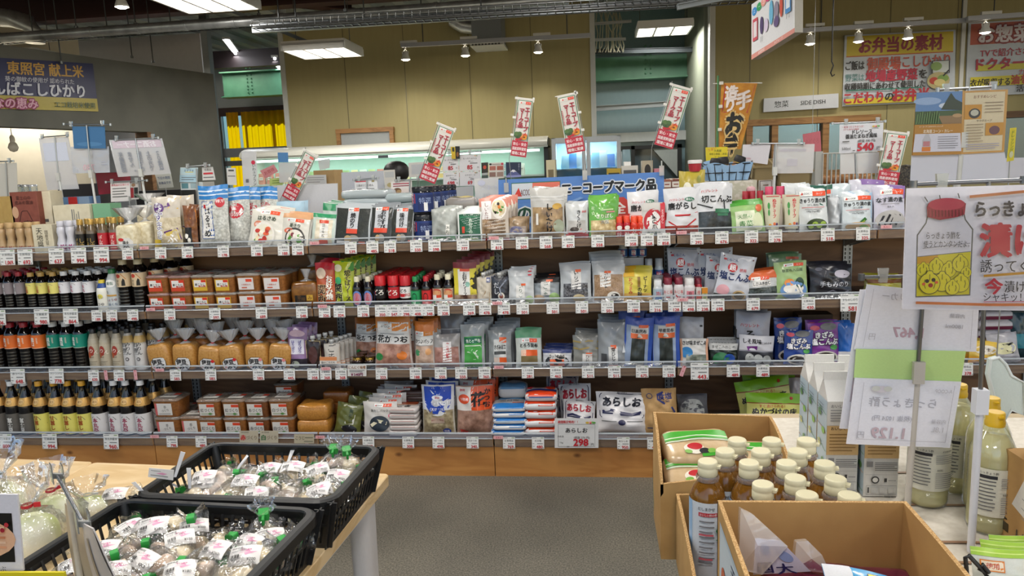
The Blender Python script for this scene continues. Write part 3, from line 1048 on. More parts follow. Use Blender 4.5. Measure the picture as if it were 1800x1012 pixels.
def bottle(name, r, h, body, cap, label, kind='soy', lab_art=(), extra=None, capn='cap', neck=None):
    """kinds: soy (PET, shoulder + ribs), glass (720 ml), slim, small, jar"""
    if kind == 'soy':
        pr = [(0, 0), (r * .85, 0), (r, .02 * h), (r * .97, .1 * h)]
        for i in range(5):
            z = (.14 + .065 * i) * h
            pr += [(r * .97, z), (r * .92, z + .02 * h), (r * .97, z + .04 * h)]
        pr += [(r, .5 * h), (r, .74 * h), (r * .9, .8 * h), (r * .55, .88 * h), (r * .48, .9 * h), (r * .48, .95 * h)]
        lz0, lz1 = .48 * h, .75 * h; cz0, cz1, cr = .9 * h, h, r * .56; rib = True
    elif kind == 'glass':
        pr = [(0, 0), (r * .92, 0), (r, .02 * h), (r, .5 * h), (r * .93, .58 * h), (r * .66, .7 * h), (r * .44, .8 * h), (r * .36, .88 * h), (r * .36, .93 * h)]
        lz0, lz1 = .03 * h, .41 * h; cz0, cz1, cr = .91 * h, h, r * .44; rib = False
    elif kind == 'slim':
        pr = [(0, 0), (r * .9, 0), (r, .03 * h), (r * .96, .3 * h), (r, .55 * h), (r * .93, .72 * h), (r * .62, .86 * h), (r * .5, .9 * h)]
        lz0, lz1 = .04 * h, .78 * h; cz0, cz1, cr = .88 * h, h, r * .52; rib = False
    elif kind == 'hour':
        pr = [(0, 0), (r * .95, 0), (r, .03 * h), (r, .3 * h), (r * .72, .5 * h), (r * .9, .66 * h), (r * .8, .78 * h), (r * .55, .85 * h)]
        lz0, lz1 = .05 * h, .33 * h; cz0, cz1, cr = .84 * h, h, r * .7; rib = False
    elif kind == 'small':
        pr = [(0, 0), (r * .9, 0), (r, .03 * h), (r, .6 * h), (r * .9, .68 * h), (r * .5, .82 * h), (r * .45, .9 * h)]
        lz0, lz1 = .06 * h, .56 * h; cz0, cz1, cr = .83 * h, h, r * .58; rib = False
    elif kind == 'wide':
        pr = [(0, 0), (r * .9, 0), (r, .03 * h), (r, .62 * h), (r * .95, .68 * h), (r * .8, .72 * h)]
        lz0, lz1 = .28 * h, .64 * h; cz0, cz1, cr = .68 * h, h, r * .98; rib = True
    else:
        pr = [(0, 0), (r * .9, 0), (r, .04 * h), (r, .62 * h), (r * .8, .72 * h)]
        lz0, lz1 = .08 * h, .6 * h; cz0, cz1, cr = .7 * h, h, r * .8; rib = True
    b = MB(); b.lathe(pr, body, 18)
    if neck:
        b.lathe([(pr[-1][0] * 1.15, .8 * h), (pr[-1][0] * 1.15, .88 * h)], neck, 16)
    c = MB()
    if rib:
        c.lathe([(cr, cz0), (cr, cz1 - .01 * h), (cr * .92, cz1)], cap, 28, rmod=lambda t, z: 1 + 0.03 * cos(14 * t), captop=True)
    else:
        c.lathe([(cr, cz0), (cr, cz1 - .012 * h), (cr * .9, cz1)], cap, 18, captop=True)
    parts = [('bottle_body', b.mesh('bottle_body'), []), (capn, c.mesh(capn), [])]
    def S_(z0, z1, arc):
        def rad(z):
            for (r0, a), (r1, b_) in zip(pr, pr[1:]):
                if a <= z <= b_ and b_ > a:
                    return r0 + (r1 - r0) * (z - a) / (b_ - a)
            return r
        def S(u, v, L):
            t = (u - .5) * arc
            z = z0 + v * (z1 - z0)
            q = max(rad(z), r * .93 if kind == 'soy' else 0) + .0008 + L
            return (q * sin(t), -q * cos(t), z)
        return S
    if label:
        S = S_(lz0, lz1, 2 * pi)
        m = MB(); m.grid(lambda u, v: S(u, v, 0), 24, 4, label)
        S2 = S_(lz0, lz1, 2.4)
        m.art(S2, lab_art, 2.4 * r / (lz1 - lz0))
        parts.append(('label', m.mesh('label'), []))
    if extra:
        en, z0, z1, em, ea = extra
        S = S_(z0 * h, z1 * h, 2 * pi)
        m = MB(); m.grid(lambda u, v: S(u, v, 0), 24, 3, em); m.art(S_(z0 * h, z1 * h, 2.0), ea, 2.0 * r / ((z1 - z0) * h))
        parts.append((en, m.mesh(en), []))
    return (name, parts)
SOY = ink('#0c0808', 0.1, 0, 0.5)
def row(s, tp_fn, cxs, top, w, desc, name, cat, rows=2, rp=None, Y=0.03, dx=0.0, base=None, jit=0.003, hmax=None):
    """a block of equal bottles or tubs: cxs are the front row's pixel centres"""
    z0 = ZS[s] + 0.001 if base is None else base
    xs = [xAt(c, Y, z0 + 0.06) for c in cxs]
    wd = w * scl(xs[0], Y, z0 + .1)
    H = zAt(top, xs[0], Y) - z0
    tp = tp_fn(wd / 2, H)
    rp = rp or wd * 1.04
    rr = random.Random(int(cxs[0]) + s * 7)
    grp = None if len(xs) * (rows + 1) == 1 else f'{desc}s on the {SN[s]} shelf'
    for k in range(rows + 1):
        if k and s and Y + wd + k * rp > 0.384: break
        for i, x in enumerate(xs):
            lab = desc + (f', {ORD[i]} from left' if len(xs) > 1 else '')
            if rows:
                lab += f'{"" if len(xs) > 1 else ","} in {["front", "second", "third", "fourth", "fifth", "sixth"][k]} row'
            build(tp, (x + k * dx + rr.uniform(-jit, jit) * k, Y + wd / 2 + k * rp, z0), (0, 0, rr.uniform(-.12, .12)), lab, cat, grp)
    for x in xs:
        PROD.append((s, x, desc))
    return xs, H, wd

# ================================================================== goods: bottles and tubs
def R(u0,v0,u1,v1,c): return ('r',u0,v0,u1,v1,c)
def E(u,v,a,b,c): return ('e',u,v,a,b,c)
def T(s,u,v,h,c='#1c1c1e',**o): return ('t',s,u,v,h,c,o)
INKR,INKB,INKK,INKG = '#c8242c','#1f3f8f','#1d1b1c','#1f6a48'
SC_ = 'soy sauce bottle'
def mtn(c='#6a6a6a'): return ('l',[(.1,.45),(.32,.8),(.4,.86),(.55,.86),(.66,.76),(.95,.48)],.03,c)
# ---- second shelf, soy sauce
def soyf(capc,labc,txt,tc,extra=()):
    return lambda r,h: bottle('soy_sauce_bottle',r,h,SOY,ink(capc,.35),ink(labc,.5),'soy',[mtn('#8b8478'),T(txt,.32,.42,.3,tc,vert=1,b=.03)]+list(extra))
row(1,soyf('#a3202c','#8d8387','富士泉','#f2f2f2'),[-7,13,32],480,19,'red-capped soy bottle with grey label','b',SC_,3)
row(1,soyf('#c9a258','#e2d878','甘露','#b5532a'),[53,71,92],480,19,'gold-capped soy bottle with yellow label','b',SC_,3)
row(1,soyf('#ececec','#e4e4e8','本丸','#b02858'),[111,132,153],478,20,'white-capped soy bottle with white label','b',SC_,3)
row(1,soyf('#e4e4e4','#e0e0e4','本丸','#b02858'),[172],476,19,'white-capped soy bottle behind the small dressing bottle','b',SC_,2,Y=0.09)
row(1,lambda r,h: bottle('dressing_bottle',r,h,ink('#e9e7dc',.3),ink('#d8c23c',.4),ink('#e6e4da',.5),'slim',[E(.5,.62,.2,.1,'#e0d35a'),T('だし',.5,.6,.12,'#274a86'),T('つゆ',.5,.3,.13,'#1d1b1c')],('neck_band',.76,.9,ink('#2a4a8c',.4),[])),[176],493,20,'small white dressing bottle with yellow cap','b','dressing bottle',0,Y=0.02)
row(1,lambda r,h: bottle('dressing_bottle',r,h,ink('#cdd2d0',.25),ink('#2f7a44',.35),ink('#c6ccce',.5),'slim',[E(.5,.86,.38,.12,'#f0f0ee'),T('減塩',.5,.86,.1,INKG),T('0',.3,.58,.1,INKK),R(.15,.45,.85,.5,'#c99a4a'),T('しょうゆ',.5,.34,.09,'#8a3030',w=.7),T('うまくち',.5,.2,.08,'#2b4f7a',w=.7)]),[195],474,23,'pale grey bottle with green neck cap','b',SC_,0)
BEI=[R(0,.0,1,1,'#dcc4a0'),E(.42,.78,.14,.14,'#c6432f'),T('0',.17,.8,.2,'#b22'),T('うす',.3,.42,.2,'#3a2a20'),T('くち',.3,.2,.2,'#3a2a20'),('p',[(.6,.1),(.8,.1),(.78,.5),(.7,.62),(.62,.4)],'#222'),('l',[(.6,.95),(.85,.55)],.05,'#c98a4a')]
row(1,lambda r,h: bottle('soy_sauce_bottle',r,h,SOY,ink('#d8cba6',.35),ink('#dcc4a0',.5),'soy',BEI),[215,242],457,25,'large soy bottle with beige picture label','b',SC_,3,dx=0.045)
# ---- third shelf
def bigs(capc,labc,txt):
    return lambda r,h: bottle('soy_sauce_bottle',r,h,SOY,ink(capc,.35),ink(labc,.45),'soy',[T(txt,.33,.5,.3,'#f4f2ea',vert=1,b=.05),T('特撰醤油',.62,.6,.1,'#f0e6d0',vert=1),R(.0,.02,1,.05,'#f0e6d0')])
row(2,bigs('#a8202c','#e8742c','濃口'),[-8,17,41,65],569,24,'red-capped soy bottle with orange label','b',SC_,2)
row(2,bigs('#e8e8e8','#14937c','減塩'),[92,115,138],567,24,'white-capped soy bottle with teal label','b',SC_,3)
row(2,lambda r,h: bottle('seasoning_bottle',r,h,ink('#b3a892',.25,0,.3),ink('#1c1a1a',.3),ink('#b9ae98',.4),'slim',[E(.5,.62,.2,.16,'#a03a30'),E(.32,.48,.12,.1,'#b8562e'),T('みりん',.5,.62,.13,'#f2eadc',rot=-.3),T('純米',.5,.42,.05,'#7a5a4a'),R(.2,.26,.8,.28,'#8d8270'),T('本みりん',.5,.2,.04,'#6d6250')]),[162,182,203],580,21,'slim beige bottle with red disc and black cap','b','seasoning bottle',4)
row(2,lambda r,h: bottle('seasoning_bottle',r,h,ink('#b6b0a6',.25,0,.3),ink('#1c1a1a',.3),ink('#d2d0ce',.4),'slim',[T('料理',.36,.7,.16,INKK,vert=1),T('みりん',.64,.68,.13,INKK,vert=1),E(.5,.34,.13,.06,'#4a4446'),T('醇',.5,.34,.06,'#eee'),R(.2,.5,.8,.51,'#777')],('neck_band',.68,.84,ink('#b99a5c',.35),[])),[223,243],579,21,'slim white-labelled bottle with gold neck','b','seasoning bottle',4,dx=0.03)
# ---- bottom shelf, glass bottles
NB = lambda: ('neck_label',.55,.70,ink('#c79a55',.3,.6),[E(.5,.55,.22,.3,'#e0bb7c'),T('蔵出',.5,.55,.3,'#8a5a28')])
def glassf(capc,labc,txt,tc):
    return lambda r,h: bottle('soy_sauce_bottle',r,h,SOY,ink(capc,.3),ink(labc,.5),'glass',[('l',[(.08,.5),(.3,.82),(.36,.86),(.58,.86),(.7,.72),(1,.5)],.025,'#55524c'),T(txt,.45,.45,.22,tc,vert=1,b=.045),R(.1,.06,.9,.075,'#6a655c'),T('国産丸大豆使用',.45,.13,.05,'#6a655c',w=.7)],NB())
row(3,glassf('#e6e6e6','#5f5b55','富士泉','#f2f0ea'),[-7,18,41],673,27,'white-capped glass soy bottle with dark grey label','b',SC_,2,Y=-0.02)
row(3,glassf('#d09a2c','#ddd56c','甘露しょうゆ'[:4],'#a8501f'),[67,94,118,143],673,27,'gold-capped glass soy bottle with yellow label','b',SC_,2,Y=-0.02)
row(3,glassf('#e8e8e8','#d8d6d6','本丸亭','#a3244e'),[169,199,220,246],672,28,'white-capped glass soy bottle with white label','b',SC_,2,Y=-0.02,dx=.012)

# ---- miso tubs
def tub(w,d,h,body,lid,lab_art,labw=.62):
    a=MB(); a.rprism([(0,w*.42,d*.42,w*.12),(.004,w*.44,d*.44,w*.12),(h*.8,w*.48,d*.48,w*.14),(h*.86,w*.49,d*.49,w*.14)],body)
    l=MB(); l.rprism([(h*.84,w*.5,d*.5,w*.15),(h*.9,w*.51,d*.51,w*.15),(h*.92,w*.5,d*.5,w*.15),(h*.925,w*.44,d*.44,w*.12),(h*.97,w*.43,d*.43,w*.12)],lid)
    def S(u,v,L):
        z = h * (.12 + .62 * v)
        t = z / (h * .8)
        return ((u - .5) * w * labw - w * .06,-(d * (.44 + .04 * t)) - .0012 - L,z)
    q = MB(); q.art(S,lab_art,labw * w / (.62 * h))
    tl=MB(); tl.art(lambda u,v,L: ((u-.5)*w*.6,(v-.5)*d*.5,h*.972+L),[R(0,0,1,1,'#d9d4cc'),R(.6,.55,1,1,'#d84a34'),T('みそ',.35,.5,.3,'#5a4030')],1.2)
    return ('miso_tub',[('tub',a.mesh('tub'),[]),('lid',l.mesh('lid'),[('lid_label',tl.mesh('lid_label'))]),('label',q.mesh('label'),[])])
MISO = noisy('#8a5526','#a56a34',90,.45,.02,3,.4)
MISOD = noisy('#6d3f20','#85512a',90,.45,.02,3,.4)
LIDM = film('#f0ece6',.5,.12,.7,60,.38,'#cfc8be')
LIDP = film('#f0d8d2',.5,.12,.7,60,.4,'#cfa8a0')
def tubs(s,cols,tops,w,art,body,lid,desc,Y,dfac=1.0,rows=0,rp=.13,h_each=None):
    """tops: pixel top of each layer from upper to lower"""
    for ci,cx in enumerate(cols):
        n = len(tops)
        z0 = ZS[s] + .001
        x = xAt(cx,Y,z0 + .08)
        wd = w * scl(x,Y,z0 + .08)
        hh = h_each or (zAt(tops[0],x,Y) - z0) / n
        tp = TUBC.setdefault((desc,round(hh,3),round(wd,3)),None) or tub(wd,wd * dfac,hh / .955,body,lid,art)
        TUBC[(desc,round(hh,3),round(wd,3))] = tp
        for k in range(rows + 1):
            for j in range(n):
                lab=desc+(f', {ORD[ci]} column' if len(cols) > 1 else ',')+{1: '',2: [' lower tub',' upper tub'][j],3: [' lowest tub',' middle tub',' upper tub'][j]}[n]+(f' in {["front", "second", "third"][k]} row' if rows else '')
                build(tp,(x,Y + wd * dfac / 2 + k * rp,z0 + j * hh),(0,0,random.Random(cx + j).uniform(-.04,.04)),lab,'miso tub',desc + 's')
        PROD.append((s,x,desc))
TUBC = {}
def misoart(bg,acc):
    return [R(0,0,1,1,bg),R(.08,.34,.92,.94,'#ece8e4'),R(.6,.74,.95,.96,'#d8402c'),T('麦こうじ',.5,.56,.2,INKK,w=.75,b=.04),R(.4,.36,.9,.46,acc),T('国産原料',.65,.41,.07,'#fff',w=.4)]
tubs(1,[276,316],[485,517],41,misoart('#cf4a30','#c0392b'),MISO,LIDP,'miso tub with red label',.02,.95,1)
tubs(1,[355,394],[484,517],41,misoart('#d6ac38','#c0392b'),MISO,LIDM,'miso tub with yellow label',.02,.95,1)
WL = [R(0,0,1,1,'#e2dcda'),R(.5,.66,.9,.9,'#e0503a'),T('十割糀みそ',.5,.42,.15,'#c4543c',w=.8),R(.2,.12,.55,.22,'#cf6a50')]
tubs(1,[436,481],[481,515],45,WL,MISO,LIDM,'miso tub with white and pink label',.02,.95,1)
# bottom shelf tubs
def kart(t,acc='#d8492c'):
    return [R(0,0,1,1,'#dad6d0'),R(.5,.72,1,.95,acc),T(t,.5,.45,.3,'#2a2a2a',w=.85),R(.1,.1,.9,.2,'#a9b39a'),E(.7,.15,.12,.1,'#5a8a4a')]
HAND = [R(0,0,1,1,'#ddd9d4'),R(0,0,.12,1,'#c66'),T('手',.6,.68,.24,INKK),T('づくり',.58,.4,.2,INKK,rot=.2),R(.2,.1,.9,.15,'#888')]
LIDC = film('#f2f2ee',.5,.1,.7,60,.22,'#c9c4ba')
tubs(3,[292],[702,738],50,HAND,MISO,LIDC,'handmade miso tub beside the glass bottles',-.02,.95)
tubs(3,[334],[732],44,HAND,MISO,LIDC,'single low handmade miso tub',-.02,.95)
tubs(3,[367,411],[703,739],44,kart('紅づくり'),MISO,LIDC,'clear-lidded miso tub with small white label',-.02,1.0)
tubs(3,[452],[703,739],44,kart('赤づくり'),MISOD,LIDC,'dark red miso tub with white label',-.02,1.0)
tubs(3,[494],[702,738],46,kart('白づくり'),MISO,LIDC,'light miso tub with white label',-.02,1.0)
for i,(cx,n,c,nm) in enumerate(((392,2,'left','紅づくり'),(432,2,'middle','紅づくり'),(503,3,'right','赤づくり'))):
    Y = .13
    x = xAt(cx,Y,.3); wd = 44 * scl(x,Y,.3)
    tp = tub(wd,wd,.082,MISOD,LIDC,kart(nm))
    for j in range(n):
        build(tp,(x,Y+wd/2,ZS[3]+.001+j*.079),(0,0,.03),f'miso tub in the back row, {c} stack, '+['lowest','second','third'][j]+' of it','miso tub','miso tubs in the back row')
tp = tub(.11,.11,.1,MISOD,LIDC,HAND)  # rear copies: shade put into the darker miso colour
for cx,Y in ((325,.16),(352,.2)):
    build(tp,(xAt(cx,Y,.24),Y+.06,ZS[3]+.001),(0,0,0),'shaded miso tub standing behind the low handmade tub, '+('left' if cx < 340 else 'right')+' one','miso tub','miso tubs in the shade')

# ---- miso in bags with gathered tops
MISOL = noisy('#b07a34','#c2914c',120,.4,.03,3,.5)
def gathered(w,d,h,gh,gw,body,lab_art,tie='#c33',fan=14):
    a = MB(); a.sell(w,d,h,.35,.45,body,20,12,lambda p,u,v: (p[0] * (1 - .12 * max(0,p[2] / h - .6)),p[1],p[2] * (1 + .02 * sin(9 * p[0] / w))))
    def fl(t,z): return 1 + .16 * cos(fan * t)
    g = MB()
    g.lathe([(w*.42,h*.78),(w*.3,h*.95),(w*.06,h+.14*gh),(w*.05,h+.18*gh),(gw*.3,h+.55*gh),(gw*.5,h+gh)],CLEAR2,42,rmod=fl)
    for v in range(len(g.v)):
        x,y,z = g.v[v]
        g.v[v] = (x,y * (d / w if z < h else .35),z)
    t = MB(); t.lathe([(w * .065,h + .12 * gh),(w * .075,h + .16 * gh),(w * .065,h + .2 * gh)],ink(tie,.4),10)
    parts = [('filling',a.mesh('filling'),[]),('gathered_film',g.mesh('gathered_film'),[('tie',t.mesh('tie'))])]
    if lab_art:
        q = MB()
        def S(u,v,L):
            x = (u - .5) * w * .66
            return (x,-d / 2 * (1 - .12 * (abs(x) / w * 2) ** 3) - .001 - L,h * (.02 + .5 * v))
        q.art(S,lab_art,.66 * w / (.5 * h))
        parts.append(('label',q.mesh('label'),[]))
    return ('miso_bag',parts)
OCT = [(.25,.05),(.75,.05),(.97,.3),(.97,.72),(.75,.97),(.25,.97),(.03,.72),(.03,.3)]
def oct_(acc):
    return [('p',[(.5+(x-.5)*1.06,.5+(y-.5)*1.06) for x,y in OCT],'#1a1a1a'),('p',OCT,'#e6e4e2'),T('伊豆',.42,.68,.36,INKK,b=.06),T('みそ',.6,.3,.36,INKK,b=.06),E(.83,.82,.12,.12,acc),T('糀',.2,.3,.14,'#c33')]
for i,(cx,acc,top) in enumerate(((279,'#ddd',606),(320,'#ddd',606),(362,'#c8242c',610),(405,'#c8242c',608),(448,'#d88',606),(487,'#d88',606))):
    z0 = ZS[2] + .001
    x = xAt(cx,.02,z0 + .05); w = 43 * scl(x,.02,z0)
    h = zAt(top,x,.02) - z0
    for k in range(3):
        gh = .075 + .02 * ((i * 3 + k) % 3)
        tp = gathered(w,.1,h,gh,.10 + .015 * (i % 2),MISOL if k == 0 else MISO,oct_(acc) if k == 0 else None)
        build(tp,(x+.012*k,.075+k*.105,z0+.004*k),(0,.12*(((i+k) % 3)-1),0),f'loaf-shaped clear bag of miso, {ORD[i]} from left in {["front", "second", "third"][k]} row','miso bag','bags of miso with gathered tops')
    PROD.append((2,x,'gathered miso bags'))
# black and gold bag, second shelf
for k,(cx,top,Y) in enumerate(((533,496,.03),(546,470,.16))):
    z0 = ZS[1] + .001
    x = xAt(cx,Y,z0 + .05); w = 52 * scl(x,Y,z0); h = zAt(top,x,Y) - z0
    art=[R(.02,.05,.62,.95,'#17130f'),T('金山寺',.25,.5,.3,'#6a4a2a',vert=1),T('味噌',.48,.5,.3,'#6a4a2a',vert=1),R(.66,.55,.98,.98,'#c9a03c'),T('み',.82,.76,.3,'#6a3a10')]
    build(gathered(w,.1,h,.06,.05,noisy('#6f4414','#8a5a20',40,.3,.02,3,.6),art,'#d8d4cc'),(x,Y+.06,z0),(0,0,0),['dark golden miso bag with black label at the shelf joint','second dark miso bag half hidden behind the first'][k],'miso bag','dark golden miso bags')
    if not k: PROD.append((1,x,'dark golden miso bag'))
# pillow bags of miso, bottom shelf
def pillow(name,w,d,h,body,art=None,e1=.55,e2=.3,seed=1,film_=None,artface='top',side=None):
    a = MB()
    rr = random.Random(seed); p1,p2 = rr.uniform(0,6),rr.uniform(0,6)
    def warp(p,u,v):
        x,y,z = p
        k = 1 + .05 * sin(x / w * 9 + p1) * sin(y / d * 7 + p2)
        return (x,y,z * k)
    a.sell(w,d,h,e1,e2,body,20,10,warp)
    parts = [('bag',a.mesh(name),[])]
    def ztop(x,y):
        a1 = min(1,(abs(2 * x / w) ** (2 / e2) + abs(2 * y / d) ** (2 / e2)) ** (e2 / 2))
        k = 1 + .05 * sin(x / w * 9 + p1) * sin(y / d * 7 + p2)
        return (h / 2 + h / 2 * max(0,1 - a1 ** (2 / e1)) ** (e1 / 2)) * k
    m = MB()
    if art:
        def S(u,v,L):
            x,y = (u - .5) * w * .92,(v - .5) * d * .92
            return (x,y,ztop(x,y) + .0012 + L)
        m.art(S,art,w / d)
    if side:
        def S2(u,v,L):
            x = (u - .5) * w * .9
            b = (v - .5) * 1.5
            y = -d / 2 * abs(cos(b)) ** e1 * (1 - .0)
            fx = min(1,abs(2 * x / w))
            y *= max(.0,1 - fx ** (2 / e2)) ** (e2 / 2)
            return (x * abs(cos(b)) ** .1,y - .0015 - L,h / 2 + h / 2 * math.copysign(abs(sin(b)) ** e1,b))
        m.art(S2,side,w * .9 / h)
    if art or side:
        parts.append(('print',m.mesh('print'),[]))
    return (name,parts)
def stack(s,cx,tops,w,d,mk,desc,cat,name,Y=.0,seed=3,dxs=0.004,prod=True):
    """flat bags piled up: tops = number of layers and pixel top"""
    n,top = tops
    z0 = ZS[s] + .001
    x = xAt(cx,Y,z0 + .06); wd = w * scl(x,Y,z0 + .05)
    H = zAt(top,x,Y + d * .3) - z0
    h = H / n
    rr = random.Random(seed)
    for j in range(n):
        tp = mk(wd,d,h * 1.08,seed + j)
        lab = desc + (f', {"topmost" if j == n - 1 else "lowest" if j == 0 else ORD[j] + " from the bottom"} of its stack' if n > 1 else '')
        build(tp,(x+rr.uniform(-dxs,dxs),Y+d/2+rr.uniform(-.004,.004)+j*.003,z0+j*h),(0,0,rr.uniform(-.05,.05)),lab,cat,desc+' pile' if n > 1 else None)
    if prod: PROD.append((s,x,desc))
ORM = noisy('#a8702a','#bd8338',120,.35,.02,3,.6)
stack(3,547,(2,711),58,.13,lambda w,d,h,q: pillow('miso_bag',w,d,h,ORM,None,.35,.25,q),'pillow-shaped bag of golden miso','miso bag','miso_bag',-.02,5)
stack(3,590,(3,686),48,.12,lambda w,d,h,q: pillow('miso_bag',w,d,h,noisy('#7d4a1c','#935a26',120,.35,.02,3,.6),None,.35,.25,q),'pillow-shaped bag of dark miso','miso bag','miso_bag',.14,9,prod=False)

# ---- sauces, second shelf unit three
SMB = ink('#140c0a',.12,0,.5)
def saucef(kind,capc,labc,art,body=SMB,capn='cap',neck=None):
    return lambda r,h: bottle('sauce_bottle',r,h,body,ink(capc,.35),ink(labc,.45),kind,art,None,capn,neck)
row(1,saucef('small','#d9d3b8','#18100e',[E(.5,.5,.42,.48,'#5f84c4'),E(.5,.46,.34,.4,'#c98a9a'),T('たまねぎ',.5,.5,.2,'#c8242c',vert=1,pit=.9)]),[626,646],487,17,'small black sauce bottle with blue oval label','b','sauce bottle',4)
row(1,saucef('wide','#c01f26','#141010',[T('どろ',.45,.55,.5,'#f0ece4',b=.05),E(.12,.5,.08,.16,'#c33')]),[667],485,20,'wide red-capped sauce bottle with black label','b','sauce bottle',5)
row(1,saucef('wide','#c01f26','#b81c26',[T('どろ',.5,.5,.5,'#f4ece4',b=.05)]),[690],485,20,'wide red-capped sauce bottle with red label','b','sauce bottle',5)
row(1,saucef('wide','#b81c26','#e8e4e2',[T('どろ',.4,.68,.3,INKK,b=.05),R(.1,.12,.5,.4,'#c8242c'),T('辛口',.68,.3,.25,'#c8242c',b=.05)]),[711],485,20,'wide red-capped sauce bottle with white label','b','sauce bottle',5)
row(1,saucef('small','#1f8a4c','#1f9a5a',[E(.5,.5,.22,.3,'#123c28'),E(.5,.5,.17,.23,'#1f9a5a'),T('ソース',.5,.5,.2,'#123c28',w=.3),R(.05,.95,.95,1,'#123c28')],neck=None),[729],487,17,'small sauce bottle with green cap and label','b','sauce bottle',4)
row(1,saucef('small','#b8202c','#cf2a2c',[E(.5,.5,.22,.3,'#3a1010'),E(.5,.5,.17,.23,'#cf2a2c'),T('ソース',.5,.5,.2,'#3a1010',w=.3),R(.05,.95,.95,1,'#3a1010')]),[748],486,17,'small sauce bottle with red cap and label','b','sauce bottle',4)
row(1,saucef('small','#ded7bc','#c9b79c',[E(.5,.75,.42,.24,'#c0392b'),E(.5,.72,.36,.18,'#d8a070'),R(.1,.3,.9,.6,'#ece8e0'),R(.5,.42,.9,.6,'#d8492c'),E(.3,.16,.1,.1,'#3a8a5a'),E(.6,.16,.12,.1,'#8a3a2a')]),[768,787],483,18,'small cream-capped sauce bottle with orange label','b','sauce bottle',3)
def spout(name,w,H,T_,body,art,seed,capm):
    tp = pouch(name,w,H * .86,T_,body,art,seed)
    c = MB(); c.lathe([(w * .1,H * .84),(w * .1,H * .9),(w * .16,H * .9),(w * .16,H * .99),(w * .14,H)],capm,12,captop=True)
    tp[1].append(('spout_cap',c.mesh('spout_cap'),[]))
    return tp
def SP(s,cx,top,w,desc,body,art,rows=3,rp=.035,Y=.03,cap='#d9d9d6',dx=.008):
    z0 = ZS[s] + .001
    x = xAt(cx,Y,z0 + .05); H = zAt(top,x,Y) - z0; wd = w * scl(x,Y,z0)
    tp = spout('spout_pouch',wd,H,.03,ink(body,.3,0,.3),art,cx,ink(cap,.4))
    for k in range(rows + 1):
        build(tp,(x+k*dx,Y+.02+k*rp,z0),(-.06,0,.03*(k % 2)),desc+f', {"foremost" if k == 0 else ORD[k] + " from the front"}','sauce pouch',desc+' row')
    PROD.append((s,x,desc))
SP(1,850,480,27,'pale spout pouch with white cap','#c9bfae',[T('お好みソース',.35,.5,.1,'#e8e0d4',vert=1),R(.7,.8,.95,.97,'#2a3a7a'),('p',[(.2,.05),(.9,.05),(.9,.45),(.6,.5)],'#b39a7c'),T('糀',.82,.88,.1,'#fff')])
SP(1,878,480,30,'dark spout pouch with white cap','#2c2e38',[('l',[(.9,.9),(.5,.6),(.6,.3),(.9,.1)],.05,'#8a90a0'),E(.6,.3,.2,.14,'#c9c4b8'),E(.6,.3,.12,.08,'#7a3a2a'),T('だし',.3,.6,.2,'#d0d0d4',vert=1)])
SP(2,549,592,28,'dark brown spout pouch with beige border','#2b1c1a',[('l',[(.05,.98),(.95,.98),(.95,.02),(.05,.02),(.05,.98)],.04,'#b8a478'),E(.5,.5,.3,.3,'#4a2420')],rows=3,dx=.02)
SP(2,582,598,30,'pale spout pouch with brush lettering','#b3a79a',[R(.05,.3,.95,.98,'#cfc8be'),T('ごま',.5,.65,.3,INKK,vert=1),R(.0,0,1,.28,'#e8dcd2'),R(0,.16,1,.27,'#d8894c'),T('ごまだれ',.5,.08,.09,'#333')],rows=4,dx=.012)

# ================================================================== goods: packs and pouches
def content(c1,c2,sc=70,b=.5): return noisy(c1,c2,sc,.35,b,4,.35)
def photo_bowl(u,v,r,asp,cols,rim='#d8d2c4',seed=1):
    q = random.Random(seed)
    out = [E(u,v,r,r * asp * .8,rim),E(u,v + .01,r * .86,r * asp * .62,cols[0])]
    for i in range(12):
        out.append(E(u+q.uniform(-.6,.6)*r,v+q.uniform(-.35,.4)*r*asp,r*q.uniform(.12,.26),r*asp*q.uniform(.1,.2),cols[q.randrange(len(cols))]))
    return out
PK = dict
# ---------------- top shelf
row(0,lambda r,h: bottle('dressing_bottle',r,h,ink('#b0926a',.3,0,.3),ink('#b89868',.4),ink('#b59a76',.5),'hour',[T('小梅',.5,.5,.5,'#8a3040',b=.04)]),[-2,15,32,48],393,17,'small tan hourglass dressing bottle','b','dressing bottle',1)
row(0,lambda r,h: bottle('dressing_bottle',r,h,ink('#c9c9d2',.3,0,.3),ink('#c6c6d0',.4),ink('#d0d0da',.5),'hour',[T('小梅',.5,.5,.55,'#a02870',b=.05)]),[104,120],389,17,'small white hourglass dressing bottle','b','dressing bottle',1)
GLD = '#b6924a'
row(0,lambda r,h: bottle('dressing_bottle',r,h,ink('#6a5a44',.08,0,.5),ink(GLD,.3,.5),ink('#16130f',.4),'small',[T('だし',.5,.6,.3,'#b89a50'),T('醤油',.5,.3,.26,'#b89a50')]),[138,157],386,18,'short dressing bottle with black label','b','dressing bottle',1)
row(0,lambda r,h: bottle('dressing_bottle',r,h,ink('#6a5a44',.08,0,.5),ink(GLD,.3,.5),ink('#b81f2e',.4),'small',[T('ぽん酢',.5,.55,.2,'#f0e0d8',vert=1),R(.2,.1,.8,.14,'#e8c8b0')]),[177,197],383,19,'short dressing bottle with red label','b','dressing bottle',1)
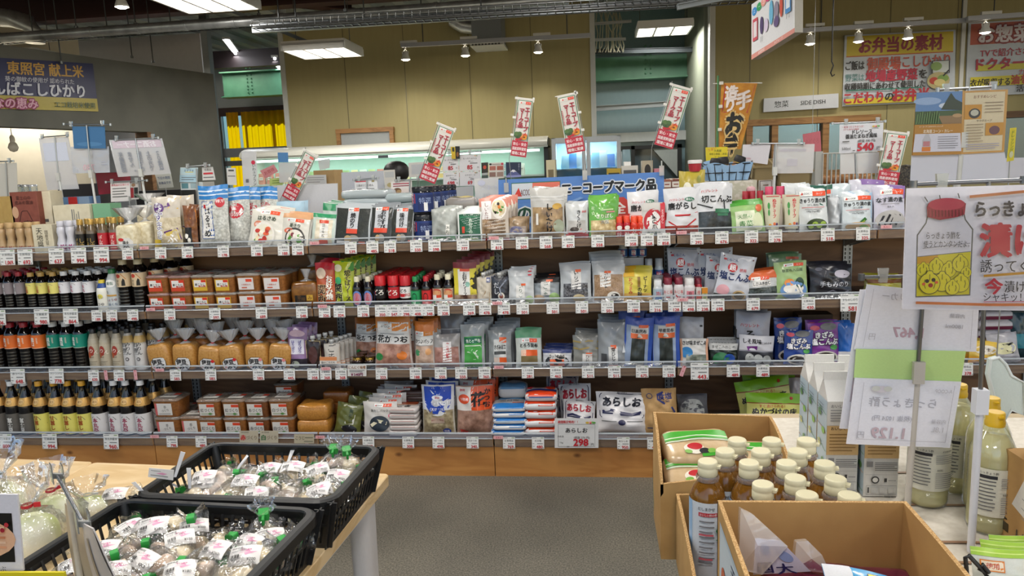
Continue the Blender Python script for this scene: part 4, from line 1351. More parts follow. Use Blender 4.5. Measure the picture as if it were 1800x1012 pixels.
def carton(name,w,d,h,m,art=(),side=None):
    b = MB()
    b.rprism([(0,w / 2,d / 2,.002),(h,w / 2,d / 2,.002)],m,1,smooth=False)
    b.art(flat(-w / 2,0,w,h,-d / 2),list(art),w / h)
    if side: b.art(lambda u,v,L: (w / 2 + L,-d / 2 + u * d,v * h),side,d / h)
    b.art(lambda u,v,L: (-w / 2 + u * w,-d / 2 + v * d,h + L),[R(.0,.49,1,.51,'#00000022'[:7])],w / d)
    return (name,[('box',b.mesh(name),[])])
def BX(s,x0,x1,top,desc,m,art=(),Y=.1,d=.1,base=None,rz=0,name='gift_box',cat='box',side=None):
    z0 = ZS[s] + .001 if base is None else base
    xa,xb = xAt(x0,Y,z0 + .08),xAt(x1,Y,z0 + .08)
    h = zAt(top,(xa + xb) / 2,Y) - z0
    build(carton(name,xb - xa,d,h,m,art,side),((xa + xb) / 2,Y + d / 2,z0),(0,0,rz),desc,cat)
CREAM = noisy('#cfc6ac','#d8d0b8',30,.6)
BX(0,58,93,395,'cream wooden gift box with brushed lettering among small bottles',CREAM,[T('天地醤',.35,.55,.22,'#3a342c',vert=1),T('国産大豆',.7,.55,.12,'#6a6050',vert=1)],Y=.04,d=.08)
BX(0,-6,12,346,'narrow kraft gift box at the left picture edge',noisy('#a98a4e','#b39658',20,.7),Y=.2)
BX(0,12,31,345,'second kraft gift box beside the brown mountain box',noisy('#a98a4e','#b39658',20,.7),Y=.2)
BX(0,27,74,337,'brown gift box printed with a mountain outline',noisy('#7c4236','#864a3c',30,.6),[('l',[(.1,.3),(.36,.66),(.42,.68),(.58,.68),(.64,.62),(.9,.3)],.015,'#4a211a'),T('富士山',.55,.3,.14,'#4a211a',vert=1),E(.14,.66,.12,.1,'#c9a080'),T('富士山の',.5,.9,.06,'#4a211a'),T('恵みの醤油',.5,.82,.06,'#4a211a')],Y=.2,d=.1,side=[])
BX(0,73,97,336,'tall cream box behind the brown mountain box',CREAM,[T('こだわり',.5,.35,.06,'#5a5448'),R(.3,.48,.7,.53,'#555')],Y=.24)
BX(0,99,163,360,'long cream box lying behind the white bottles',CREAM,[R(.5,.4,.53,.9,'#777'),R(.56,.3,.58,.9,'#777'),R(.62,.3,.64,.8,'#777'),R(.68,.3,.7,.85,'#777')],Y=.2,d=.12)
BX(0,168,199,358,'green gift box behind the red-labelled bottles',ink('#79ae8a',.5),[R(.0,.1,1,.5,'#1f2a22'),T('茶そば',.5,.3,.25,'#e8e8e0')],Y=.22,d=.1)
BX(0,112,164,346,'box with red and blue print at the far back of the top shelf',ink('#5f7fa6',.5),[R(.3,0,.6,1,'#b03030'),R(.65,0,1,1,'#7f95b0')],Y=.45,d=.1)
# bags of wheat gluten with gathered tops
FU = content('#c9bb94','#e6ddc2',55,.5)
for i,(cx,top,w,Y) in enumerate(((222,395,44,.02),(250,390,40,.06),(262,360,44,.2))):
    z0 = ZS[0] + .001
    x = xAt(cx,Y,z0 + .03); wd = w * scl(x,Y,z0); h = zAt(top,x,Y) - z0
    g=gathered(wd,.1,h,.085 if i < 2 else .06,.16,FU,[('p',OCT,'#e9e6e0'),T('麩',.5,.5,.5,'#3a3a3a'),E(.2,.85,.18,.12,'#c33')] if i == 0 else None,'#e8e8e8',16)
    build(('snack_bag',g[1]),(x,Y+.05,z0),(0,0,0),['round clear bag of wheat gluten with white octagon label','round clear bag of wheat gluten beside the yellow one','rear bag of wheat gluten with a wide fanned top'][i],'snack bag')
PROD.append((0,xAt(222,.02,1.2),'round wheat gluten bags'))
P(0,292,348,52,'clear bag of dried rings with purple lettering and yellow corner',[R(0,0,1,.62,content('#b8a888','#d8ccb0',60)),('p',[(.6,.8),(.95,.78),(.85,1)],'#e8b820'),('p',[(.45,.82),(.7,.84),(.6,.92)],'#5a2a78'),E(.28,.8,.18,.1,'#5a2a78'),T('うずまき',.28,.55,.16,'#4a2a80',vert=1,out='#fff',ow=.07),('p',[(.45,.35),(.9,.42),(.98,.2),(.8,.02),(.5,.1)],'#5a2a78'),('p',[(.5,.33),(.87,.39),(.93,.2),(.78,.05),(.54,.13)],'#d8c060'),R(0,0,.3,.2,'#d8b838'),T('ふ',.7,.22,.18,'#fff')],'#cfc6b8',.06,.02,2,.06,tilt=3,name='snack_bag')
P(0,333,362,26,'narrow brown snack pack with black bean picture',[R(.1,.05,.7,.5,'#1d1a1a'),E(.3,.3,.12,.06,'#e8e4da'),E(.5,.2,.12,.06,'#e8e4da'),('p',[(.5,.95),(1,.9),(1,.6),(.6,.7)],'#c97a28')],content('#6a3a20','#8d5a30',50),.05,.03,1,.06,tilt=4)
HB = [R(0,.78,1,1,'#2f7fc4'),R(0,.9,1,.925,'#cfe0f0'),R(0,.84,1,.86,'#cfe0f0'),R(0,0,1,.78,content('#a9aaa4','#d5d6d0',90,.6))]
HL=HB+[R(.15,.15,.58,.75,'#2a5aa8'),R(.17,.16,.56,.74,'#eceae6'),T('はるさめ',.37,.42,.11,INKK,vert=1,b=.05),R(.24,.64,.32,.7,'#c8242c'),E(.8,.72,.12,.08,'#c8303c'),T('得用',.8,.74,.05,'#fff')]
def HC(u): return HB+[E(u,.6,.32,.13,'#c8303c'),E(u,.59,.28,.1,'#f0eeee'),R(u-.26,.6,u+.26,.68,'#c8303c'),T('徳用',u,.645,.06,'#fff'),T('160g',u,.555,.07,'#c8303c',w=.5)]
P(0,373,327,58,'big clear noodle bag with blue top and white name strip',HL,'#b9bcb8',.07,.02,0,tilt=5,name='noodle_bag')
P(0,416,330,46,'blue-topped noodle bag with red round mark, directly beside the first',HC(.5),'#b9bcb8',.07,.06,0,tilt=5,name='noodle_bag')
P(0,438,331,42,'blue-topped noodle bag squeezed between two others',HC(.6),'#b9bcb8',.06,.14,0,tilt=5,name='noodle_bag')
P(0,466,330,46,'blue-topped noodle bag farthest right beside the white board',HC(.5),'#b9bcb8',.07,.17,0,tilt=5,name='noodle_bag')
SAL = lambda: photo_bowl(.45,.3,.34,1.3,['#e6e2d0','#5a9a3c','#d8603c','#e8d8b0','#c03a30'],'#e8e4dc',3)
P(0,462,370,64,'tilted pack of glass noodles with salad picture',coop(.3,.86,.55,.1)+[T('はるさめ',.5,.75,.12,'#3a4a3a',b=.04),E(.25,.58,.14,.09,'#e08a6a'),T('緑豆',.25,.58,.08,'#fff')]+SAL(),'#dcd9ce',.03,.02,3,.03,tilt=14,roll=6)
P(0,513,378,52,'tilted pack of flat noodles with peach top and salad picture',[R(0,.86,1,1,'#d8a478')]+coop(.2,.74,.6,.1)+[T('葛きり',.5,.63,.11,'#3a4a3a',b=.04),E(.3,.46,.18,.08,'#d86a4a'),T('国産',.3,.46,.07,'#fff')]+photo_bowl(.55,.22,.36,1.2,['#e6e2d8','#5a9a3c','#7a2430','#e8d8c0'],'#3a3632',5),'#d9d6cc',.03,.02,2,.03,tilt=14,roll=6)
P(0,510,356,52,'light blue topped clear pack behind the tilted noodle packs',[R(0,.75,1,1,'#a9c6d8')],'#c5cdd0',.04,.17,1,.05)
P(0,565,377,46,'noodle pack with green stripe across the top',[R(0,.86,1,.99,'#2f9060'),R(.15,0,.85,.8,content('#d8ccb0','#e8e0cc',60,.2)),R(.35,.2,.7,.7,'#eceae6'),T('切干大根',.5,.45,.1,'#2a2a2a',vert=1),R(.3,.68,.7,.78,'#d8492c'),R(.35,.02,.7,.15,'#d8492c')],'#c9d6cc',.04,.02,0,tilt=12,roll=5)
P(0,582,358,44,'second green-topped pack leaning behind the first',[R(0,.8,1,.98,'#2f8a5c')],'#c5d0c8',.04,.1,2,.05,tilt=10,roll=4)
NORI = noisy('#11150f','#20261a',160,.45,.3,3,.4)
def noriart(t,mid=(.36,.66),t2=None):
    a,b = mid
    o = [R(.04,.02,.96,.93,NORI),R(a,.4,b,.95,'#c3c7cc')] + coop(a + .01,.86,b - a - .02,.09)
    o += [T(t,(a + b) / 2 + (.08 if t2 else 0),.62,.13,INKK,vert=1,b=.05,pit=1.0),R(a,.28,b,.4,'#d8492c')]
    if t2: o += [T(t2,(a + b) / 2 - .09,.6,.1,INKK,vert=1)]
    o += [E((a+b)/2+.05,.14,.16,.1,'#8f8a80'),E((a+b)/2-.1,.14,.1,.09,'#b39a70'),R(a-.25,.02,a+.1,.09,'#d8d8d8'),R(b+.05,.02,b+.22,.08,'#d85a3c')]
    return o
P(0,615,363,68,'large pack of dark seaweed sheets with grey centre strip',noriart('焼のり'),'#b9bfc2',.02,.02,4,.02,tilt=14,roll=4,dz=.003,name='seaweed_pack',cat='seaweed pack')
P(0,666,362,42,'medium seaweed pack with two-column strip',noriart('おむすび',(.2,.8),'焼のり'),'#8d9296',.02,.02,4,.02,tilt=14,roll=4,dz=.003,name='seaweed_pack',cat='seaweed pack')
P(0,703,365,42,'seaweed pack with grey strip beside the blue canisters',noriart('味付け',(.25,.75)),'#8d9296',.025,.02,4,.022,tilt=14,roll=4,dz=.003,name='seaweed_pack',cat='seaweed pack')
stack(0,645,(6,334),88,.16,lambda w,d,h,q: pillow('seaweed_pack',w,d,h,ink('#aab3b6',.2,0,.4),None,.4,.2,q),'flat silver seaweed pack','seaweed pack','s',.18,21,.01,False)
stack(0,708,(5,340),60,.16,lambda w,d,h,q: pillow('seaweed_pack',w,d,h,ink('#a4b0b2',.2,0,.4),None,.4,.2,q),'flat silver seaweed pack of the right pile','seaweed pack','s',.18,25,.01,False)
# dark blue canisters
def canister(r,h):
    b = MB(); b.lathe([(0,0),(r,0),(r,.82 * h),(r * .94,.86 * h)],ink('#23252e',.12,0,.5),20)
    l = MB(); l.lathe([(r * 1.02,.84 * h),(r * 1.02,.97 * h),(r * .96,h)],ink('#14161c',.3),20,captop=True)
    def S(u,v,L):
        t = (u - .5) * 2.8
        return ((r + .0008 + L) * sin(t),-(r + .0008 + L) * cos(t),h * (.1 + .68 * v))
    q=MB(); q.art(S,[R(0,0,1,1,'#243a78'),R(.05,.45,.3,.95,'#d8402c'),T('味のり',.17,.7,.2,'#fff',vert=1),R(.4,.1,.95,.9,'#1a2c60'),T('特選',.65,.6,.3,'#8fa0c8'),R(.6,.05,.72,.5,'#e8e8e8')],2.8*r/(.68*h))
    return ('seaweed_canister',[('canister',b.mesh('canister'),[]),('lid',l.mesh('lid'),[]),('label',q.mesh('label'),[])])
Y = .05; x = xAt(742,Y,1.25); wd = 38 * scl(x,Y,1.25); H = zAt(328,x,Y) - ZS[0]
tp = canister(wd / 2,H / 2.03)
for k in range(4):
    for j in range(2):
        build(tp,(x+k*.018,Y+wd/2+k*wd*1.02,ZS[0]+.001+j*H/2),(0,0,.2*k),f'dark blue seaweed canister, {["lower", "upper"][j]} one in the {["front", "second", "third", "fourth"][k]} pair','canister','stacked dark blue canisters')
PROD.append((0,x,'dark blue canisters'))
row(0,lambda r,h: bottle('seasoning_jar',r,h,ink('#17130f',.15,0,.5),ink('#1a1614',.3),ink('#17130f',.4),'jar',[E(.5,.5,.36,.42,'#a8853c')]),[772,786],352,15,'small black jar with gold oval behind the canisters','b','seasoning jar',0,Y=.3)
stack(0,812,(3,348),54,.1,lambda w,d,h,q: pillow('food_pouch',w,d,h,ink('#9c9690',.15,0,.5),[R(.1,.1,.9,.9,'#b8a868')],.4,.2,q),'shiny flat pack behind the green seaweed pack','food pack','s',.26,31,.008,False)
P(0,779,368,46,'crumpled clear bag with dark green bottom',[R(.05,0,.95,.2,'#1f7a3c'),R(.62,.1,.76,.5,'#e8e6e0'),T('あおさ',.69,.3,.1,'#2a4a3a',vert=1)],content('#8d918c','#b5b9b4',20,.9),.06,.02,2,.06,tilt=6)
P(0,825,373,44,'dark green seaweed powder pack with white edge',[R(.0,.0,1,1,'#d8dcd8'),R(.07,0,.95,.92,'#14583a'),R(.1,.8,.9,.84,'#2a7a54'),T('あおさのり',.55,.45,.12,'#c8d8c8',vert=1,b=.04),R(.18,.28,.3,.5,'#c8442c'),E(.5,.03,.45,.08,'#7a9a3c')],'#d5d9d5',.025,.02,5,.026,tilt=7)
SHI = content('#5f4a38','#a88a68',30,.8)
P(0,868,350,54,'pink-topped mushroom pack with white name panel',[R(0,.8,1,1,'#d88a78'),R(0,0,1,.8,'#c9beb2'),R(.1,.03,.9,.5,SHI),R(.08,.5,.42,.93,'#ece8e6'),T('しいたけ',.25,.68,.1,'#7a3a34',vert=1)]+photo_bowl(.68,.76,.26,1.2,['#d8c8a0','#2a2220','#e08a3c','#5a8a3c'],'#efe9e0',7)+[R(.0,0,.3,.05,'#c33'),R(.7,0,1,.05,'#c33')],'#cfc4b8',.05,.02,3,.045,dx=.012,tilt=6,name='mushroom_pack')
P(0,907,384,40,'low brown packet between two mushroom packs',[R(.05,.1,.95,.6,'#a89a90'),E(.5,.4,.3,.2,'#6a6a8a'),T('T',.4,.8,.14,'#2a2a2a')],content('#8a7358','#a88f70',40,.3),.05,.04,1,.05)
P(0,963,331,62,'large zip bag of sliced mushrooms with brush lettering',[R(.02,.82,.98,.835,'#e8e8e8'),R(.02,.76,.98,.77,'#e8e8e8'),R(.05,.02,.95,.62,content('#6a5238','#b89a70',22,.9)),T('しいたけ',.55,.42,.13,'#1d1b1c',vert=1,b=.06),E(.78,.64,.14,.06,'#c9a04a'),E(.82,.25,.16,.13,'#a8b09a'),R(.15,.28,.22,.5,'#e0ddd6')],'#c2c0bb',.06,.02,1,.07,tilt=4,name='mushroom_pack',labels=())
P(0,1014,358,40,'small clear pack with red bottom and dark mushroom picture',[R(0,0,1,.12,'#c8242c'),E(.5,.18,.45,.1,'#c8242c'),E(.3,.22,.16,.07,'#3a2a24'),R(.1,.2,.9,.5,'#b5b2ae'),T('きくらげ',.6,.55,.12,INKK,vert=1,b=.04),E(.4,.25,.2,.07,'#3a3028'),T('国産',.85,.75,.06,INKR)],'#c6c8c8',.04,.02,2,.04)
P(0,1061,347,52,'bright green pack of dried radish strips',[R(.06,.0,.94,.42,content('#a88a50','#e2cfa0',45,.8)),T('きりぼし',.55,.52,.1,'#efeede',b=.04),T('大根',.55,.38,.09,'#4a3a1a',out='#efeede'),T('☆',.15,.6,.1,'#dff0c8'),T('花',.14,.72,.08,'#dff0c8'),R(.45,.66,.85,.69,'#c8e0a8'),R(.6,.6,.9,.63,'#d88')],'#6cae4c',.05,.02,2,.05,rough=.2)
row(0,lambda r,h: bottle('spice_bottle',r,h,ink('#b5222a',.2,0,.4),ink('#e0472c',.3),ink('#b01c26',.4),'jar',[E(.5,.75,.3,.2,'#f0e8e0'),T('一味',.5,.35,.4,'#f4ece4',vert=1)]),[1089,1102],381,13,'small red spice bottle with white dot','b','spice bottle',2)
row(0,lambda r,h: bottle('spice_bottle',r,h,ink('#d8402c',.2,0,.4),ink('#e8502c',.3),ink('#d23a26',.4),'jar',[R(.2,.4,.8,.6,'#8a2018'),T('七味',.5,.3,.4,'#f4ece4',vert=1)]),[1115,1127],381,13,'small orange-red spice bottle','b','spice bottle',2)
def TOG(): return [R(0,0,1,.2,content('#7a2018','#b5432c',40,.8)),('l',[(.02,0),(.02,.5),(.3,.42),(.7,.42),(.98,.5),(.98,0)],.035,'#c8242c'),T('唐がらし',.5,.62,.14,INKK,b=.06,w=.85),T('ハツレント',.35,.76,.06,INKR),E(.72,.76,.14,.045,INKG),T('種なし',.72,.76,.05,'#fff'),('l',[(.1,.3),(.5,.1),(.9,.34)],.03,'#c8242c')]
P(0,1132,338,56,'white chili pack with red line behind the small red bottles',TOG(),'#dcdcde',.04,.12,1,.05)
P(0,1149,359,42,'chili packet with big red ring and white panel',[R(.0,.8,1,1,'#c9c5c0'),E(.5,.45,.42,.4,'#b8202c'),E(.52,.42,.32,.32,'#e6e2de'),T('鷹の爪',.55,.45,.15,INKK,vert=1,b=.05),R(0,0,1,.18,'#e8e6e2'),T('辛の香り',.5,.09,.1,INKG),R(.8,.2,1,1,'#c8303c'),T('とうがらし',.9,.6,.08,'#fff',vert=1)],'#cdc9c4',.025,.02,1,.03)
P(0,1200,333,62,'big white chili bag with red bottom beside the black kelp bag',TOG(),'#d5d5d8',.05,.02,1,.055)
P(0,1258,325,64,'white bag of black shredded kelp with black diagonal lines',[R(.04,.04,.96,.45,content('#181c1e','#3c4448',35,.9)),T('切こんぶ',.55,.7,.14,INKK,b=.07,w=.85,out='#fff'),T('ハツレント',.35,.86,.06,INKR),('l',[(0,.62),(.4,.52),(1,.68)],.025,INKK),R(.5,.42,.9,.5,'#3a7a5a'),R(.56,.36,.86,.41,'#3a7a5a'),('l',[(.75,.68),(.8,.1)],.025,INKK)],'#d2d3d6',.05,.02,2,.05)
P(0,1318,356,58,'short light green pack with white leaf window',[R(0,.9,1,1,'#4a9a34'),R(.12,.1,.72,.72,'#e2e8cc'),T('天然の',.4,.55,.14,'#3a8a3a'),T('青菜',.42,.3,.2,'#3a8a3a'),E(.8,.35,.16,.3,'#dfe6c0'),E(.86,.78,.1,.12,'#d86a3c')],'#9ec47a',.04,.02,2,.04,roll=-5)
def tubef(x0,desc,px,w,top,rows):
    z0 = ZS[0] + .001; Y = .03
    x = xAt(px,Y,z0 + .05); H = zAt(top,x,Y) - z0; wd = w * scl(x,Y,z0)
    m = MB()
    def S(u,v,L,s=-1):
        t = .02 * (1 - v) + .003
        return ((u - .5) * wd * (.82 + .18 * v),s * (t * (1 - (2 * u - 1) ** 2) + L),.018 + v * (H - .018))
    mm = ink('#d2cdb4',.3,0,.3)
    m.grid(lambda u,v: S(u,v,0),8,6,mm); m.grid(lambda u,v: S(u,v,0,1),8,6,mm,flip=True)
    m.art(S,[T('ぬかチューブ',.6,.62,.1,INKR,vert=1,b=.05,pit=.95),E(.25,.7,.08,.1,'#4a9a4a'),E(.25,.5,.06,.1,'#4a9a4a'),E(.6,.16,.1,.05,'#d86a3c'),E(.3,.12,.1,.05,'#e0a030'),E(.8,.14,.08,.05,'#5a2a6a'),R(.1,.97,.9,.99,'#c33')],wd/H)
    c = MB(); c.lathe([(.016,0),(.018,.002),(.018,.018),(.012,.02)],ink('#d8d4c4',.4),14,captop=True)
    for k in range(rows):
        build(('paste_tube',[('tube',m.mesh('tube'),[]),('cap',c.mesh('cap'),[])]),(x+.006*k,Y+.02+.045*k,z0),(0,0,0),desc+', '+['foremost','second','third'][k]+' of its row','paste tube',desc+' row')
    PROD.append((0,x,desc))
tubef(0,'beige paste tube next to the light green pack',1359,28,344,3)
tubef(0,'beige paste tube next to the cucumber pack',1394,28,343,3)
row(0,lambda r,h: bottle('seasoning_jar',r,h,ink('#8d2c2c',.2,0,.4),ink('#a32430',.35),None,'jar'),[1311,1323,1337],336,13,'small dark red-capped jar behind the green pack','b','seasoning jar',0,Y=.24)
row(0,lambda r,h: bottle('seasoning_jar',r,h,ink('#c9b4a8',.2,0,.4),ink('#d0486a',.35),ink('#d8cfc4',.4),'jar',[]),[1353,1373],328,17,'pink-capped jar behind the beige paste tubes','b','seasoning jar',0,Y=.24)
row(0,lambda r,h: bottle('seasoning_jar',r,h,ink('#8d2c2c',.2,0,.4),ink('#b32430',.35),None,'jar'),[1311,1321],336,11,'tiny red-capped jar farther back','b','seasoning jar',0,Y=.33)
CUC=lambda c: [T('きゅうり漬の素',.5,.7,.1,'#222',b=.04,w=.9),T('〈だし昆布〉',.5,.6,.05,'#333'),R(.1,.54,.9,.55,'#c33'),R(.2,.5,.8,.51,'#777'),T('130g (32g×4袋)',.5,.46,.045,'#333',w=.7)]+coop(.05,.8,.9,.11)
P(0,1433,330,50,'cucumber pickling mix with dark green top corner',[('p',[(.75,.6),(1,.55),(1,1),(.55,1)],'#1f5a48')]+CUC(0)+[E(.58,.14,.36,.15,'#3a4a2a')]+[E(.38+.14*i,.12+.05*(i % 2),.1,.05,'#a8c850') for i in range(4)],'#d4d8d8',.035,.02,1,.03,roll=-3)
P(0,1449,326,38,'second green-topped pickling mix half behind the first',[R(0,.9,1,1,'#1f5a48'),R(.1,.8,.9,.89,'#e8502c'),T('の素',.6,.7,.12,INKK)],'#cdd2d2',.035,.1,0,roll=-2)
P(0,1405,326,44,'white back row pack behind the paste tube and cucumber mix',[R(.0,.6,.4,.62,'#889')],'#d5d8d8',.05,.2,2,.05)
P(0,1472,348,26,'plain white pack edge between two pickling mixes',[],'#d8dce0',.06,.06,1,.08)
P(0,1470,326,52,'white bag of the back row between cucumber mixes',[],'#ccd6da',.05,.2,1,.05)
P(0,1509,340,52,'pale blue cucumber pickling mix with sliced cucumber picture',[('p',[(.35,1),(1,1),(1,.3),(.6,.6)],'#9dbbd6')]+CUC(0)+[E(.5,.1,.42,.12,'#c9a878'),('p',[(.3,.04),(.72,.34),(.8,.28),(.4,.01)],'#3a7a3a'),('p',[(.34,.02),(.7,.27),(.74,.24),(.4,.0)],'#a8c850'),E(.68,.08,.16,.06,'#7ab04a')],'#cdd6da',.035,.02,2,.035)
P(0,1566,328,54,'eggplant pickling mix with purple top and striped slices',[('p',[(.5,1),(1,1),(1,.7),(.5,.85)],'#8a6aa8')]+coop(.2,.8,.75,.12)+[T('なす漬の素',.5,.68,.11,'#222',b=.04,w=.9),R(.2,.58,.8,.59,'#777'),T('8ヶ入',.5,.52,.05,'#333'),E(.5,.22,.48,.22,'#b5b2b0')]+[('l',[(.15+.17*i,.1),(.3+.17*i,.34)],.05,'#1c1820') for i in range(4)],'#c9c6d6',.035,.02,1,.04)
P(0,1528,318,58,'purple-topped white pack at the back of the pickling mixes',[R(.3,.9,1,1,'#8a6aa8')],'#d2d0da',.04,.2,1,.05)

# ---------------- second shelf
P(1,572,463,36,'red and black sauce pack with savoury pancake lettering',[R(0,.85,1,1,'#b8202c'),('p',[(.5,.9),(1,.95),(1,.3),(.6,.4)],'#a81c28'),E(.3,.76,.26,.12,'#e0c8b0'),T('お好み焼',.72,.45,.14,'#f2ece0',vert=1,b=.05,pit=.95),T('関西',.3,.3,.2,'#241410',vert=1,b=.05,out='#e8c090'),R(0,0,1,.08,'#2a1a14')],'#b5532c',.04,.03,3,.03,tilt=4)
P(1,604,461,38,'yellow-green fried noodle sauce pack',[('p',[(.4,1),(1,1),(1,.8),(.6,.75)],'#3a8a2c'),T('焼そばソース',.72,.48,.12,'#2a2a1a',vert=1,b=.05,pit=.95,out='#e8e070'),T('関西',.25,.33,.18,'#1a1a14',vert=1,b=.06,out='#e8e8a0'),E(.25,.85,.2,.08,'#e8e0c0'),R(0,0,.5,.1,'#2a1a14'),E(.25,.58,.16,.08,'#3aa06a')],'#b5c02c',.05,.03,4,.05,dx=.014,dz=.002,tilt=4)
P(1,818,462,42,'hanging yellow and maroon sauce pack with white name strip',[R(0,.86,1,1,'#7a1c24'),R(0,.28,1,.86,'#d8c83c'),('p',[(.8,.28),(1,.28),(1,.8),(.7,.6)],'#2a2418'),R(.2,.25,.72,.84,'#e4e2de'),T('お好みソース',.5,.5,.1,INKK,vert=1,b=.04,pit=.95),R(.3,.8,.72,.86,'#d85030'),E(.62,.5,.1,.06,'#8ab8a8'),R(0,0,1,.25,content('#4a2a24','#b59a80',25,.5))],'#c9b83c',.03,.03,4,.05,dx=.016,dz=.008,tilt=3)
P(1,850,447,34,'maroon sauce pack at the back near the upright',[R(0,.9,1,1,'#7a1c24'),R(.2,.2,.6,.9,'#5a6a8a'),R(.7,0,1,.7,'#c8b83c')],'#3a2422',.04,.27,1,.04)
P(1,916,476,46,'white zip pack of sesame with red dots on the zip',[E(.85,.94,.08,.025,'#c8303c'),E(.85,.84,.08,.025,'#c8303c'),R(.02,.8,.98,.81,'#b5b8ba'),R(.3,.1,.65,.55,'#dcdad6'),T('いりごま',.48,.33,.12,'#4a6a5a',vert=1),R(.5,.54,.68,.6,'#e0602c'),E(.12,.08,.16,.1,'#2a2824'),E(.82,.12,.16,.12,'#a8c08a')],'#c6c9cb',.04,.03,2,.04)
P(1,960,490,48,'low pack with black top and clear front',[R(0,.8,1,1,'#1b1a1c'),R(.3,.3,.66,.85,'#d5d3cf'),T('ごま',.48,.55,.2,'#4a6a5a',vert=1),R(.5,.84,.75,.92,'#e0602c'),E(.2,.15,.26,.18,'#9a8468'),E(.8,.2,.2,.2,'#8fae70')],'#8d949a',.05,.04,2,.05,dz=.006)
P(1,1012,466,56,'silver-topped pack of black sesame with white strip',[R(0,.82,1,.98,'#a9acb0'),R(.1,.1,.9,.5,content('#26262a','#7a7a80',120,.3)),R(.36,.35,.68,.82,'#dcdad7'),T('いりごま',.52,.58,.12,INKK,vert=1,b=.04),R(.5,.78,.68,.85,'#e0602c'),E(.6,.12,.2,.1,'#c9b890')],'#b4b8bc',.05,.03,1,.05)
P(1,1070,466,58,'brown pack of roasted sesame with white strip',[R(0,.8,1,.98,'#b0b3b6'),R(.05,.05,.95,.72,content('#8d6f52','#ab8c6c',150,.3)),R(.24,.4,.58,.78,'#dcdad7'),T('いりごま',.42,.58,.1,INKK,vert=1,b=.04),R(.38,.75,.58,.81,'#e0602c'),E(.66,.16,.2,.12,'#e4e0d8'),E(.7,.16,.12,.07,'#2a2420')],'#b8bbbe',.05,.03,4,.035,dx=-.003,dz=.012)
P(1,1121,481,50,'yellow peanut powder pack',[R(0,0,1,.3,'#c49a4c'),R(0,.3,1,1,'#d2c24c'),T('おつまみ',.25,.55,.13,'#b8402c',vert=1,b=.05),T('ピーナツ',.78,.6,.13,'#2a2418',vert=1,b=.05),T('の粉',.58,.35,.14,'#2a2418',vert=1,b=.05),R(.5,.5,.6,.85,'#8a6a28'),R(0,.86,.4,1,'#d8a828')],'#c9b848',.04,.03,4,.035)
BX(1,1094,1132,453,'plain white box under three blue-labelled seasoning jars',ink('#c9c9cc',.6),[],Y=.24,d=.1,name='paper_box')
_zb = zAt(453,xAt(1113,.24,1.0),.24)
def bluej(r,h): return bottle('seasoning_jar',r,h,ink('#b9c2c8',.15,0,.4),ink('#b5b9bd',.3),ink('#2c5a9a',.4),'jar',[R(.3,.2,.7,.8,'#d8dce4'),T('味塩',.5,.5,.4,'#c33',vert=1)])
row(1,bluej,[1095,1113,1129],428,16,'blue-labelled seasoning jar on the white box','b','seasoning jar',0,Y=.25,base=_zb + .001)
row(1,bluej,[1141,1159],455,16,'blue-labelled seasoning jar beside the white box','b','seasoning jar',0,Y=.2,base=ZS[1] + .05)
BX(1,1133,1168,484,'low white box carrying two seasoning jars',ink('#bdbdc0',.6),[],Y=.18,d=.1,name='paper_box')
row(1,lambda r,h: bottle('seasoning_jar',r,h,ink('#c2c8cc',.15,0,.4),ink('#d5d8da',.3),ink('#a9bccb',.4),'jar',[T('塩',.5,.6,.4,'#c33'),R(.2,.1,.8,.4,'#4a7ab0')]),[1157],493,17,'white-capped salt jar with pale blue label','b','seasoning jar',3)
row(1,lambda r,h: bottle('salt_shaker',r,h,ink('#d8d4d4',.2,0,.3),ink('#7a1c30',.3),ink('#dcd6d6',.4),'jar',[T('あじ塩',.5,.66,.26,'#c33',w=.8),('l',[(.25,.4),(.4,.25),(.6,.25),(.75,.4)],.1,'#c8303c')]),[1175,1194],489,17,'salt shaker with dark red cap and red smile','b','salt shaker',4)
row(1,lambda r,h: bottle('salt_shaker',r,h,ink('#d8d4d4',.2,0,.3),ink('#d8d6d4',.3),ink('#e0dada',.4),'jar',[R(.25,.05,.8,.75,'#d8808c'),T('食塩',.5,.4,.28,'#5a2028',vert=1)]),[1213],490,20,'white-capped salt jar with pink label','b','salt shaker',2)
row(1,lambda r,h: bottle('salt_shaker',r,h,ink('#b5222a',.2,0,.3),ink('#7a1c30',.3),None,'jar'),[1228],489,15,'dark red-capped shaker behind the little boxes','b','salt shaker',1,Y=.08)
BX(1,1224,1233,506,'tiny red and white spice box',ink('#d2cbc4',.5),[R(0,0,1,.5,'#c8402c'),T('胡椒',.5,.6,.2,'#c33',vert=1)],Y=.03,d=.03,name='spice_box')
BX(1,1234,1244,506,'tiny orange and cream spice box',ink('#d8c4a0',.5),[R(0,.6,1,1,'#d88a2c'),T('胡椒',.5,.4,.2,'#7a3',vert=1)],Y=.03,d=.03,name='spice_box')
def SK(): return [T('塩こんぶ',.5,.52,.17,'#1f3060',b=.07,w=.9,out='#e8e8ec'),E(.38,.72,.14,.1,'#c8242c'),T('超',.38,.72,.13,'#fff',b=.05),T('徳用',.68,.68,.07,INKR),T('フジッコ'[:0]+'くらこん',.34,.88,.06,INKB),R(.1,.86,.18,.9,INKR),E(.1,.94,.02,.015,'#733'),E(.92,.92,.02,.015,'#733')]
P(1,1204,440,58,'upright white salted kelp pack behind the salt shakers',SK(),'#b9bcc8',.04,.17,1,.06,tilt=4)
